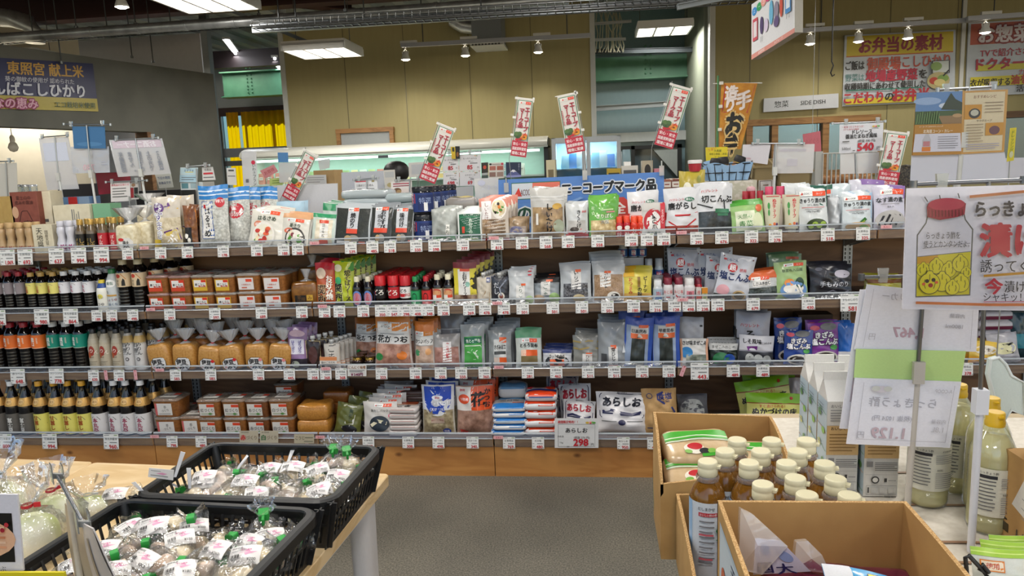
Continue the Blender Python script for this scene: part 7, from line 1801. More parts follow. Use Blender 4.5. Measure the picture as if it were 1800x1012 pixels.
for k,z in enumerate((1.45,1.12,.8)):
    m = MB(); m.box(x0 + .05,.02 - .06 * k,z - .02,x1 - .05,.46,z,ink('#c5d6ce',.4)); m.obj('inner_shelf',rt)
m=MB(); q=atY(800,268,4.9); m.box(q.x-rt.location.x-.9,-.115,zt-.16,q.x-rt.location.x-.78,-.1,zt-.13,ink('#3a4044')); m.obj('thermometer',rt)
rr = random.Random(11)
cols = ['#cfd8cc','#d8d2a0','#9ab884','#c8b070','#88a8b0','#d8d8d4','#b5c890','#c08a7a']
pks = []
for c in cols:
    mm=MB(); mm.rprism([(0,.04,.03,.01),(.02,.042,.032,.012),(.13,.038,.012,.006)],ink(c,.35,0,.3)); mm.art(flat(-.03,.03,.06,.07,-.033),[R(.1,.3,.9,.8,'#e4e4de'),R(.2,.5,.8,.6,'#7a8a6a')],.9)
    pks.append(mm.mesh('chilled_pack'))
n = int((x1 - x0 - .3) / .105)
for i in range(n):
    for row_ in range(1):
        k = rr.randrange(len(cols))
        link('chilled_pack',pks[k],None,(rt.location.x+x0+.15+i*.105,5.12,1.452),None,'small chilled food pack on the upper chiller shelf','food pack','chilled packs in the long chiller')
rt = thing('glass_door_fridge','white two-door glass fridge right of the chiller, brightly lit inside','fridge',(atY(1030,260,4.6).x,4.6,0))
a,b = atY(969,243,4.6),atY(1091,238,4.6)
x0,x1,zt = a.x - rt.location.x,b.x - rt.location.x,a.z
m = MB(); FR = ink('#c2c8ce',.35)
m.box(x0,.5,0,x1,.55,zt,FR); m.box(x0,0,0,x0+.04,.5,zt,FR); m.box(x1-.04,0,0,x1,.5,zt,FR); m.box(x0,0,zt-.04,x1,.5,zt,FR); m.box(x0,0,0,x1,.5,.3,FR)
m.obj('cabinet_body',rt)
xm = (x0 + x1) / 2
for s0,s1 in ((x0,xm),(xm,x1)):
    d=MB(); d.box(s0+.005,-.03,.3,s0+.045,0,zt-.01,ink('#c9ced4',.3)); d.box(s1-.045,-.03,.3,s1-.005,0,zt-.01,ink('#c9ced4',.3)); d.box(s0+.003,-.033,zt-.06,s1-.003,.002,zt-.008,ink('#c9ced4',.3)); d=d.obj('door',rt)
    g = MB(); g.box(s0 + .045,-.02,.3,s1 - .045,-.014,zt - .06,film('#dff0f6',.5,.05,0,1)); g.obj('glass',d)
m = MB(); m.box(x0 + .04,.44,.3,x1 - .04,.5,zt - .05,ink('#c3dbe6',.4)); m.obj('inner_back',rt)
for z in (1.5,1.2,.9):
    m = MB(); m.box(x0 + .04,.05,z - .012,x1 - .04,.44,z,ink('#c8d4da',.4)); m.obj('inner_shelf',rt)
l = bpy.data.lights.new('fridge_light','AREA'); l.shape = 'RECTANGLE'; l.size = x1 - x0 - .2; l.size_y = .12; l.energy = 7; l.color = (.85,.95,1)
o = bpy.data.objects.new('fridge_light',l); COL.objects.link(o); o.parent = rt; o.location = (0,.15,zt - .06); o.rotation_euler = (.2,0,0)
for i in range(9):
    c = ['#a8ccd8','#4a90d0','#d6dce0','#b8d4dc','#88b4c8','#dfe4e6','#3f82c8','#c4d2d6','#9cc0cc'][i]
    mm = MB(); mm.rprism([(0,.045,.03,.01),(.02,.05,.034,.012),(.14 + .02 * (i % 3),.04,.012,.006)],ink(c,.3,0,.3))
    mm.obj('frozen_pack',None,(rt.location.x+x0+.14+i*.083,4.75,1.501),label=f'frozen food pack in the glass fridge, {ORD[i]} from left',cat='food pack',group='frozen packs in the glass fridge')
# the far shelf of the next aisle, carrying what peeps over
slab_ = MB(); slab_.box(0,.86,.95,5.6,1.35,.98,ink('#c9c4b8',.5)); slab_.box(0.05,.9,0,5.55,1.3,.95,ink('#8d8272',.6))
slab_.obj('display_counter',label='display counter of the next aisle behind the shelving',cat='counter',loc=(0,0,0))
CZ = .981
def cbox(px0,px1,ytop,Y,c,lab,nm='carton',art=()):
    z0 = CZ
    xa,xb = xAt(px0,Y,1.3),xAt(px1,Y,1.3)
    h = zAt(ytop,(xa + xb) / 2,Y) - z0
    cc = carton(nm,xb - xa,.16,h,asmat(c),art)
    build(cc,((xa + xb) / 2,Y + .08,z0),(0,0,0),lab,'box')
cbox(556,593,299,1.12,noisy('#a08458','#a98c60',20,.7),'tall brown carton before the chiller')
cbox(1068,1092,296,1.05,ink('#b89a2c'),'yellow and black box row over the blue board','carton',[R(.1,.8,.9,.95,'#3a3420')])
cbox(1094,1122,291,1.05,ink('#cfcac0'),'pale box with dark print over the blue board','carton',[R(.1,.86,.9,.95,'#555')])
cbox(1130,1148,282,1.05,ink('#b5a890'),'tan box with a round dark mark over the blue board','carton',[E(.5,.9,.3,.06,'#2a2420')])
cbox(1098,1110,284,1.2,ink('#d5d5d5'),'white card box behind the pale box','carton')
cbox(1150,1166,296,1.05,ink('#c8808c'),'pink box at the right end of the blue board','carton')
cbox(962,978,281,1.0,ink('#c9bf9c'),'slim tilted booklet box left of the fridge','carton',[R(.2,.7,.8,.9,'#7a6a4a')])
rr = random.Random(5)
for i in range(14):
    px = 1172 + i * 5.2
    m = MB(); c = ['#8a5a4a','#c9c4bc','#a88a6a','#6a4038','#d0ccc8'][i % 5]
    m.rprism([(0,.03,.03,.008),(.05,.032,.032,.01),(.06,.02,.02,.006)],ink(c,.3,0,.3)); m.art(flat(-.025,.008,.05,.035,-.032),[R(0,0,1,1,'#dcd8d2'),R(.2,.4,.8,.6,'#8a3a34')],1.4)
    Y = 1.5 + (i % 3) * .1
    m.obj('sweets_pack',None,(xAt(px,Y,1.2),Y,zAt(330,xAt(1212,1.4,1.2),1.4)-.001),label=f'tiny brown and white sweets pack on the far table, {ORD[i]} from left',cat='food pack',group='sweets packs on the far table')
m = MB(); xa,xb = xAt(1165,1.25,1.2),xAt(1260,1.25,1.2); z = zAt(330,(xa + xb) / 2,1.4)
m.box(0,0,-.03,xb - xa,.5,0,ink('#c8c4b8',.5)); m.box(.05,.05,-z + .0,xb - xa - .05,.45,-.03,ink('#a89c88',.6))
m.obj('far_table',None,(xa,1.42,z - .002),label='pale far table with rows of small sweets packs',cat='table')
# yellow flower-patterned bag, red lidded pack and the wire basket
P(0,1218,300,46,'yellow gift bag with white flower pattern behind the chili packs',[E(.3,.7,.16,.12,'#e8e4d0'),E(.7,.5,.16,.12,'#e0a83c'),E(.4,.3,.14,.1,'#d88a4a'),E(.75,.85,.08,.06,'#8a8a3a'),E(.2,.45,.1,.08,'#dfd6a0')],'#b5a23c',.06,.28,0,tilt=2,name='gift_bag',cat='gift bag')
m=MB(); m.lathe([(.028,0),(.032,.02),(.033,.04)],ink('#b0303c',.2,0,.4),16); m.lathe([(.036,.04),(.036,.055),(.03,.058)],ink('#d8d2d2',.3),16,captop=True)
Y = .3; x = xAt(1223,Y,1.4); z = zAt(301,x,Y)
m.obj('sweets_cup',None,(x,Y + .03,z - .001),label='small red cup with white lid on the yellow gift bag',cat='cup')
rt = thing('wire_basket','black wire basket lined with pale blue cloth','basket',(xAt(1278,.5,1.35),.5,zAt(318,xAt(1278,.5,1.35),.5)))
z1 = zAt(288,xAt(1278,.5,1.35),.5) - rt.location.z
m = MB(); BK = ink('#141414',.4)
hw,hd = .115,.07
for z,k in ((0,.86),(z1,1.0),(z1 * .5,.93)):
    m.tube([(-hw * k,-hd * k,z),(hw * k,-hd * k,z),(hw * k,hd * k,z),(-hw * k,hd * k,z),(-hw * k,-hd * k,z)],.003,BK,6)
for i in range(7):
    t = -1 + 2 * i / 6
    for s in (-1,1): m.tube([(t * hw * .86,s * hd * .86,0),(t * hw,s * hd,z1)],.0022,BK,5)
for s in (-1,1): m.tube([(s * hw,0,z1),(s * (hw + .012),0,z1 + .012),(s * (hw + .016),0,z1 - .004),(s * (hw + .006),0,z1 - .01)],.0026,BK,6)
m.obj('wire_frame',rt)
m=MB(); m.grid(lambda u,v: ((-1+2*u)*(hw*(.82+.2*v)) ,-hd*(.8+.24*v)-.004*sin(20*u),z1*(.05+.95*v+.1*sin(9*u)*v)),20,4,ink('#8fb2d4',.7))
m.grid(lambda u,v: ((-1 + 2 * u) * hw * .84,-hd * .8 + 2 * hd * .8 * v,.004),4,4,ink('#8fb2d4',.7))
m.grid(lambda u,v: ((-1 + 2 * u) * hw,hd * (.8 + .2 * v),z1 * (.05 + 1.1 * v + .1 * sin(9 * u) * v)),20,4,ink('#8fb2d4',.7),flip=True)
m.obj('cloth_lining',rt)
for i,(dx,dz,rot) in enumerate(((-.07,.0,.1),(-.02,.004,-.1),(.035,.012,.35))):
    b = MB(); b.lathe([(.0,0),(.026,0),(.028,.01),(.028,.05),(.02,.06)],ink('#c08a6a',.3,0,.3),14); b = b.mesh('jar_body')
    c = MB(); c.lathe([(.029,.05),(.031,.07),(.026,.09),(.0,.092)],ink('#18181a',.7),14); c = c.mesh('cloth_cover')
    t = MB(); t.lathe([(.03,.052),(.0305,.056)],ink('#b89a50',.4),14); t = t.mesh('ribbon')
    build(('wrapped_jar',[('jar_body',b,[]),('cloth_cover',c,[('ribbon',t)])]),(rt.location.x+dx,rt.location.y-.02,rt.location.z+.008+dz+z1*.25),(.1,rot,0),f'pinkish jar with black cloth cover in the wire basket, {ORD[i]} from left','jar','black-covered jars')
BX(0,1226,1330,318,'flower-print gift box under the wire basket',noisy('#b9b8a4','#cfccc0',40,.6,lo=.5,hi=.6),[E(.8,.6,.03,.08,'#8a9a6a'),E(.7,.4,.03,.07,'#8a9a6a'),E(.85,.25,.03,.07,'#8a9a6a')],Y=.42,d=.16)
# pink round pompom pick and small framed card
p = atY(1320,322,.42)
m=MB(); m.sell(.045,.03,.034,.8,.8,noisy('#d8a0a8','#e4bcc0',90,.8,.4),14,8,c=(0,0,.075)); m.tube([(0,0,-.005),(0,0,.085)],.002,ink('#c9a87a'),5)
m.obj('flower_pick',None,(p.x,p.y,ZS[0] + .1),label='round pink flower pick beside the flower-print box',cat='decoration')
panel('framed_card',[(1334,317),(1358,316),(1358,340),(1334,341)],.56,[('l',[(.08,.06),(.08,.94),(.92,.94),(.92,.06),(.08,.06)],.06,'#5a4430'),R(.3,.6,.7,.68,'#8a6a5a')],'little framed card on the shelf behind the paste tubes','card','#cfcac4',.006,post=1.169)
# cream bread crates behind, wire rack and tills
for i,(a_,b_,t_) in enumerate(((1323,1362,292),(1366,1426,300))):
    Y = 2.4
    xa,xb = xAt(a_,Y,1.4),xAt(b_,Y,1.4); zt_ = zAt(t_,xa,Y)
    m = MB(); C_ = ink('#a8946c',.55); w_ = xb - xa
    m.box(0,0,0,w_,.4,.01,C_); m.box(0,0,0,w_,.015,.12,C_); m.box(0,.385,0,w_,.4,.12,C_); m.box(0,0,0,.015,.4,.12,C_); m.box(w_-.015,0,0,w_,.4,.12,C_); m.box(-.01,-.012,.11,w_+.01,0,.125,C_)
    m.obj('bread_crate',None,(xa,Y,zt_-.12),(.25,0,0),label=['tan plastic crate behind the left blank sheet','tan plastic crate behind the right translucent sheet'][i],cat='crate')
m = MB(); Y = 3.0; xa,xb = xAt(1446,Y,1.4),xAt(1540,Y,1.4); za,zb = zAt(270,xa,Y),.0
SW = ink('#c3c3be',.4)
for i in range(13): m.tube([((xb - xa) * i / 12,0,0),((xb - xa) * i / 12,0,za)],.006,SW,5)
for z in (za,za * .8,za * .6,za * .4): m.tube([(0,0,z),(xb - xa,0,z)],.006,SW,5)
for z in (za * .62,za * .82): m.box(0,.0,z,xb - xa,.4,z + .015,ink('#8a5a3a',.5))
m.box(-.06,0,0,0,.4,za + .02,ink('#c2c2be',.5))
m.obj('wire_rack',None,(xa,Y,0),label='white wire rack below the side dish windows',cat='rack')
for i in range(5):
    m = MB(); m.sell(.12,.1,.08,.7,.7,noisy('#8a5a34','#b08050',30,.5),12,8)
    m.obj('bread_roll',None,(xa+.07+i*.085,Y+.2,za*.82+.016),label=f'wrapped brown roll on the wire rack, {ORD[i]} from left',cat='bread',group='rolls on the wire rack')
m=MB(); xa,xb=xAt(1318,2.4,1.3),xAt(1430,2.4,1.3); m.box(0,0,.9,xb-xa,.5,.93,ink('#b5ab98')); m.box(.03,.03,0,xb-xa-.03,.47,.9,ink('#9a8f7c')); m.box(0,.3,.93,xb-xa,.5,1.34,ink('#a59a86')); m.obj('bread_table',None,(xa,2.38,0),label='beige table with a raised back carrying the tan crates',cat='table')
# dark covered basket by the right banner
Y = .9; x = xAt(1592,Y,1.4); zt_ = zAt(289,x,Y)
m = MB(); m.sell(.11,.14,zt_ - .981,.5,.7,noisy('#1c1a18','#5a5040',120,.6,.4,lo=.45,hi=.7),16,10)
m.obj('woven_basket',None,(x,Y,.981),label='dark woven basket behind the right mini banner',cat='basket')
# worker behind the price signs: black hair, mask-like sign in front, dark shirt
wx = atY(696,300,2.2)
rt = thing('person','worker with black hair and dark shirt half hidden behind signs','person',(wx.x,2.2,0))
me = bpy.data.meshes.new('body')
jo=[(0,0,.95),(0,.0,1.15),(0,0,1.36),(0,0,1.44),(-.005,-.015,1.53),(-.005,-.02,1.6),(.17,.01,1.36),(.24,-.05,1.1),(.16,-.28,1.0),(-.17,.01,1.36),(-.24,-.05,1.1),(-.16,-.28,1.0),(.1,0,.88),(.11,.0,.48),(.11,.02,.06),(.11,-.12,.04),(-.1,0,.88),(-.11,0,.48),(-.11,.02,.06),(-.11,-.12,.04)]
ed=[(0,1),(1,2),(2,3),(3,4),(4,5),(2,6),(6,7),(7,8),(2,9),(9,10),(10,11),(0,12),(12,13),(13,14),(14,15),(0,16),(16,17),(17,18),(18,19)]
zs_ = zAt(294,wx.x,2.2) / 1.69
me.from_pydata([(a_,b_,c_ * zs_) for a_,b_,c_ in jo],ed,[])
ra = [.14,.13,.13,.055,.085,.07,.065,.045,.03,.065,.045,.03,.085,.06,.045,.03,.085,.06,.045,.03]
bo = link('body',me,rt)
md = bo.modifiers.new('skin','SKIN'); md.use_smooth_shade = True
for v,r_ in zip(me.skin_vertices[0].data,ra): v.radius = (r_,r_ * .85)
me.skin_vertices[0].data[0].use_root = True
sb = bo.modifiers.new('sub','SUBSURF'); sb.levels = 2; sb.render_levels = 2
me.materials.append(noisy('#b08068','#bb8b72',20,.6))
h = MB(); h.sell(.2,.22,.17,.9,.95,noisy('#0e0c0c','#1c1818',90,.5,.3,stretch=(1,1,.2)),18,10,c=(0,.015,1.56 * zs_)); h.obj('hair',rt)
h = MB()
h.lathe([(.17,.98 * zs_),(.165,1.15 * zs_),(.17,1.3 * zs_),(.13,1.4 * zs_),(.07,1.45 * zs_)],ink('#15161b',.8),24)
for i in range(len(h.v)):
    x_,y_,z_ = h.v[i]; h.v[i] = (x_ * 1.35,y_ * .95,z_)
for s in (-1,1): h.tube([(s * .15,.01,1.37 * zs_),(s * .24,-.04,1.12 * zs_)],[.085,.06],ink('#15161b',.8),12)
h.obj('shirt',rt)
# clear jars with lids far left, lamp bulb, pots on the counter
GLJ = film('#eef2f2',.5,.06,0,1,.08)
for i,(px,Y) in enumerate(((37,.62),(50,.62),(63,.62),(37,.72),(52,.72))):
    m=MB(); m.lathe([(.02,0),(.022,.01),(.022,.035)],GLJ,12); m.lathe([(.024,.035),(.024,.045),(.018,.047)],ink('#c9cdd2',.2,.5),12,captop=True)
    x=xAt(px,Y,1.4); m.obj('glass_jar',None,(x,Y,zAt(338,x,Y)),label=f'small clear glass jar behind the brown gift box, {ORD[i]} one',cat='jar',group='clear jars behind the gift boxes')
m=MB(); xa,xb=xAt(28,.6,1.35),xAt(74,.6,1.35); z=zAt(338,xa,.6); m.box(0,0,ZS[0]+.001,xb-xa,.16,z-.001,ink('#7a4a3a',.5)); m.obj('display_box',None,(xa,.57,0),label='dark red display box carrying the clear jars',cat='box')
rt = thing('pendant_lamp','small white pendant bulb hanging in the serving opening','lamp',(0,0,0))
p = atV(23,256,(GP[0] - GN.x * .5,GP[1] - GN.y * .5),GD); rt.location = p
m = MB(); m.tube([(0,0,.08),(0,0,.5)],.004,ink('#d8d4cc'),5); m.obj('cord',rt)
m = MB(); m.lathe([(.022,.03),(.022,.08),(.01,.1)],ink('#e0dcd4',.4),12); m.obj('socket',rt)
m = MB(); m.lathe([(0,-.06),(.03,-.05),(.045,-.02),(.035,.015),(.02,.035)],ink('#d8d2c6',.2,0,.5),16); m.obj('bulb',rt)
for i,(px0,px1,y0,y1,c,d) in enumerate(((105,175,325,333,'#2c2a2c','dark tray on the serving counter'),(300,330,322,334,'#c9c6c2','small white box by the grey wall'),(240,322,336,346,'#1d1d1f','long black tray on the next aisle before the grey wall'))):
    Y = 1.0
    xa,xb=xAt(px0,Y,1.3),xAt(px1,Y,1.3); m=MB(); m.rprism([(0,(xb-xa)/2,.08,.01),(zAt(y0,xa,Y)-.981,(xb-xa)/2,.09,.012)],ink(c,.4))
    m.obj('tray',None,((xa + xb) / 2,Y + .1 + .2 * (i == 1),.981),label=d,cat='tray')
slab_=MB(); slab_.box(0,0,.95,2.0,.5,.98,ink('#8a7f70',.5)); slab_.box(.05,.05,0,1.95,.45,.95,ink('#6a6055',.6)); slab_.obj('display_counter',None,(-2.05,.86,0),label='left display counter behind the shelving before the grey wall',cat='counter')

# ================================================================== left table with garlic baskets
TZ = .72
PALE = wood('#c9ab7c','#d8bf95',5.0,.45,knots=False)
WLEG = ink('#c9c8ca',.35)
TR = math.radians(-4)
def table(loc,w,d,label,legs):
    rt = thing('display_table',label,'table',(loc[0],loc[1],0),(0,0,TR),'pale wood display tables')
    m=MB(); m.rprism([(TZ-.03,w/2-.002,d/2-.002,.012),(TZ-.028,w/2,d/2,.014),(TZ-.002,w/2,d/2,.014),(TZ,w/2-.002,d/2-.002,.012)],PALE,3,smooth=False); m.obj('table_top',rt)
    m = MB()
    for s in (-1,1):
        m.box(s * (w / 2 - .05) - .012,-d / 2 + .06,TZ - .075,s * (w / 2 - .05) + .012,d / 2 - .06,TZ - .031,WLEG)
        m.box(-w / 2 + .06,s * (d / 2 - .07) - .012,TZ - .075,w / 2 - .06,s * (d / 2 - .07) + .012,TZ - .031,WLEG)
    m.obj('frame',rt)
    for sx,sy in legs:
        m = MB(); x,y = sx * (w / 2 - .055),sy * (d / 2 - .075)
        m.rprism([(0,.022,.03,.02),(TZ - .031,.03,.042,.026)],WLEG,5,cx=x,cy=y); m.obj('leg',rt)
c_,s_ = cos(TR),sin(TR)
def tcentre(cx,cy,w,d):      # far right corner -> centre
    return (cx - c_ * w / 2 + s_ * d / 2,cy - s_ * w / 2 - c_ * d / 2)
LL = ((-1,-1),(1,-1),(1,1),(-1,1))
table(tcentre(2.663,-1.706,.9,.9),.9,.9,'pale wood table with white legs carrying the two garlic baskets',LL)
table(tcentre(2.663 - .903 * c_,-1.706 - .903 * s_ + .004,.9,.9),.9,.9,'second pale wood table cut by the left picture edge',LL)
BLK = ink('#17181a',.42)
def crate(loc,w,d,h,rz,label):
    rt = thing('plastic_basket',label,'basket',loc,(0,0,rz),'black plastic baskets of garlic')
    m = MB()
    k = .88
    def side(a,b,n):
        """slotted wall between two bottom corners; walls flare outward"""
        a,b = Vector(a),Vector(b)
        A,B = Vector((a.x / k,a.y / k,h)),Vector((b.x / k,b.y / k,h))
        for i in range(n + 1):
            t = i / n
            p,q = a.lerp(b,t),A.lerp(B,t)
            dr = (b - a).normalized()
            wv = .011 if i in (0,n) else .0028
            nrm = dr.cross(Vector((0,0,1)))
            m.obox((p + q) / 2,dr * wv,nrm * .0016,(q - p) / 2,BLK)
        for z in (.04,.5,.86):
            p,q = a.lerp(A,z),b.lerp(B,z)
            dr = (q - p).normalized(); nrm = dr.cross(Vector((0,0,1)))
            hh = .012 if z > .8 else .006 if z < .1 else .0028
            m.obox((p + q) / 2,(q - p) / 2,nrm * .0018,(0,0,hh),BLK)
    x,y = w / 2 * k,d / 2 * k
    side((-x,-y,0),(x,-y,0),19); side((x,-y,0),(x,y,0),13); side((x,y,0),(-x,y,0),19); side((-x,y,0),(-x,-y,0),13)
    for i in range(14): m.box(-x + 2 * x * i / 13 - .003,-y,0,-x + 2 * x * i / 13 + .003,y,.004,BLK)
    for i in range(10): m.box(-x,-y + 2 * y * i / 9 - .003,0,x,-y + 2 * y * i / 9 + .003,.004,BLK)
    for sx in (-1,1):
        for sy in (-1,1):
            m.rprism([(0,.018,.018,.012),(h,.02,.02,.014)],BLK,3,cx=sx*(x-.014),cy=sy*(y-.014)) if False else m.tube([(sx*(x-.01),sy*(y-.01),0),(sx*(x/k-.014),sy*(y/k-.014),h)],.012,BLK,8)
    m.obj('basket_wall',rt)
    # rounded rolled rim
    m = MB()
    n = 5; pts = []
    r = .04
    for q in range(4):
        sx,sy = ((1,1),(-1,1),(-1,-1),(1,-1))[q]
        for i in range(n + 1):
            t = (q + i / n) * pi / 2
            pts.append((sx * (w / 2 - r) + r * cos(t),sy * (d / 2 - r) + r * sin(t)))
    N = len(pts)
    prof = [(-.004,-.022),(.004,-.022),(.006,.0),(.0,.004),(-.012,.004),(-.014,.0),(-.010,-.002)]
    vs,fs = [],[]
    for px,py in pts:
        L = sqrt(px * px + py * py)
        ax,ay = px / abs(w / 2),py / abs(d / 2)
        nx,ny = (px - max(-(w / 2 - r),min(w / 2 - r,px))),(py - max(-(d / 2 - r),min(d / 2 - r,py)))
        l = sqrt(nx * nx + ny * ny) or 1
        for o,z in prof: vs.append((px + nx / l * o,py + ny / l * o,h + z))
    P_ = len(prof)
    for i in range(N):
        j = (i + 1) % N
        for a in range(P_):
            b = (a + 1) % P_
            fs.append((i * P_ + a,i * P_ + b,j * P_ + b,j * P_ + a))
    m.add(vs,[tuple(reversed(f)) for f in fs],BLK,False); m.obj('rim',rt)
    return rt
BH = .112
BKC,FTC = (2.438,-1.952),(2.403,-2.30)
crate((BKC[0],BKC[1],TZ + .001),.462,.318,BH,math.radians(-2.5),'black slotted basket of bagged garlic at the back near the aisle')
crate((FTC[0],FTC[1],TZ + .001),.462,.33,BH,math.radians(-4.5),'black slotted basket of bagged garlic at the front')
# ---- garlic
GAR = noisy('#e2cfa8','#f4e6ca',30,.6,.15,4,stretch=(1,1,.25))
GARP = noisy('#dcc0a8','#f0dccb',30,.6,.15,4,stretch=(1,1,.25))
ROOT = noisy('#7a5f3c','#a58a5e',120,.8,.5)
def bulb(r,m_):
    b = MB()
    pr = [(.0,.02),(.25,.0),(.55,.04),(.86,.2),(1,.48),(.9,.78),(.6,1.08),(.3,1.3),(.17,1.5),(.14,1.75),(.0,1.8)]
    b.lathe([(a * r,z * r) for a,z in pr],m_,28,rmod=lambda t,z: 1 + .055 * abs(cos(3.5 * t)) - .03)
    b.lathe([(0,-.03 * r),(.22 * r,-.02 * r),(.3 * r,.03 * r)],ROOT,12)
    return b.mesh('garlic_bulb')
BULBS = [bulb(.0285,GAR),bulb(.027,GARP),bulb(.030,GAR)]
GFILM = film('#ffffff',.9,.08,.7,60,.03,'#ffffff')
def gbag(seed):
    q = random.Random(seed); a,b,c = (q.uniform(0,6) for _ in range(3))
    m = MB()
    def warp(p,u,v):
        x,y,z = p
        k = 1 + .07 * sin(90 * x + a) * sin(80 * y + b) + .05 * sin(130 * z + 60 * x + c)
        return (x * k,y * k,z * k)
    m.sell(.112,.082,.066,.75,.8,GFILM,22,14,warp)
    m.lathe([(.026,.0),(.012,.012),(.007,.02),(.006,.024),(.016,.036),(.024,.05)],GFILM,20,(0,0,0),rmod=lambda t,z: 1+.25*cos(5*t+a),axis=Matrix.Rotation(pi/2,4,'Y'))
    n = 20 * 6
    for i in range(len(m.v) - n,len(m.v)):
        x,y,z = m.v[i]; m.v[i] = (x + .042,y,z + .05)
    return m.mesh('clear_bag')
GB = [gbag(i) for i in range(5)]
def tiem(col):
    m=MB(); m.rprism([(-.007,.0085,.0085,.003),(.007,.0085,.0085,.003)],ink(col,.45),2); m.box(.006,-.002,-.007,.019,.002,.006,ink(col,.45)); return m.mesh('tie')
TIE = tiem('#249a3c')
WST=MB(); WST.add([(0,-.003,0),(0,.003,0),(.05,.006,.004),(.05,-.006,.004),(.02,0,.006)],[(0,3,4),(3,2,4),(2,1,4),(1,0,4)],ink('#dedee0',.4)); WST=WST.mesh('twist_strip')
def gtag(price,seed):
    q = random.Random(seed)
    m = MB()
    def S(u,v,L):
        x,y = (u - .5) * .056,(v - .5) * .038
        return (x,y,.0 + L - 7 * (x * x * 1.1 + y * y * 1.2))
    m.grid(lambda u,v: S(u,v,0),6,5,ink('#e2e0de',.35)); m.grid(lambda u,v: S(u,v,-.0006),6,5,ink('#e2e0de',.35),flip=True)
    els=[('p',[(.3,.55),(.5,.62),(.62,.75),(.7,.6),(.9,.62),(.72,.5),(.55,.42),(.5,.55)],'#dc9cba'),T('富士の高嶺',.55,.72,.09,'#d070a0',w=.5),T('静岡県産',.24,.85,.12,'#555',w=.4),T('にんにく',.24,.68,.1,'#666',w=.4),R(.1,.28,.12,.46,'#333'),R(.14,.28,.17,.46,'#333'),R(.19,.28,.2,.46,'#333'),R(.22,.28,.26,.46,'#333'),R(.28,.28,.3,.46,'#333'),R(.32,.28,.36,.46,'#333'),R(.1,.18,.36,.22,'#777'),T('¥'+price,.76,.2,.17,'#333',w=.35)]+[R(.05,.1+.09*i,.95,.105+.09*i,'#cdb9c2') for i in range(1)]
    m.art(S,els,1.47,.0003,.00015)
    return m.mesh('price_sticker')
GT = [gtag(p,i) for i,p in enumerate(('200','180','260','150','200'))]
def garlic(px,py,z,label,rz=0.0,tag=None,tagrot=0.0,k=1.0,stand_=0,tie=TIE,seed=0,strip=False,group='bagged garlic'):
    p = atZ(px,py,z)
    q = random.Random(seed * 13 + int(px))
    if 'basket' in group:
        bc,ra = (BKC,-2.5) if 'back' in group else (FTC,-4.5)
        ra = math.radians(ra); dx,dy = p.x - bc[0],p.y - bc[1]
        lx,ly = dx * cos(ra) + dy * sin(ra),-dx * sin(ra) + dy * cos(ra)
        mx,my = (.155,.095) if not stand_ else (.175,.095)
        lx,ly = max(-mx,min(mx,lx)),max(-my,min(my,ly))
        p = Vector((bc[0] + lx * cos(ra) - ly * sin(ra),bc[1] + lx * sin(ra) + ly * cos(ra),z))
    base = Vector((p.x,p.y,z - .050 * k))
    rt = thing('garlic_bag',label,'garlic',base,(q.uniform(-.15,.15),(-1.25 if stand_ else q.uniform(-.12,.12)),rz),group)
    rt.scale = (k,k,k)
    link('clear_bag',GB[seed % 5],rt)
    for i,(bx,by) in enumerate(((-.024,-.008),(.024,.009))):
        o = link('garlic_bulb',BULBS[(seed + i) % 3],rt,(bx,by,.03))
        o.rotation_euler = (q.uniform(-1.5,1.5),q.uniform(-1.2,1.2),q.uniform(0,6)); o.location.z = .03
        # keep the bulb centred in the bag whatever way it is turned
        ctr = Matrix.LocRotScale(None,o.rotation_euler,None) @ Vector((0,0,.019))
        o.location = Vector((bx,by,.03)) - ctr
    link('tie',tie,rt,(.065,0,.05),(0,pi / 2,0)).scale = (1.15,1.15,1.1)
    if strip: link('twist_strip',WST,rt,(.06,0,.052),(0,-.6,.5))
    if tag is not None:
        # the sticker faces the shop floor: tilted towards the camera side
        tz = .074
        t = link('price_sticker',GT[tag],rt,(-.006 + q.uniform(-.006,.006),-.014,tz - .006),(.42,0,tagrot - rz))
    return rt
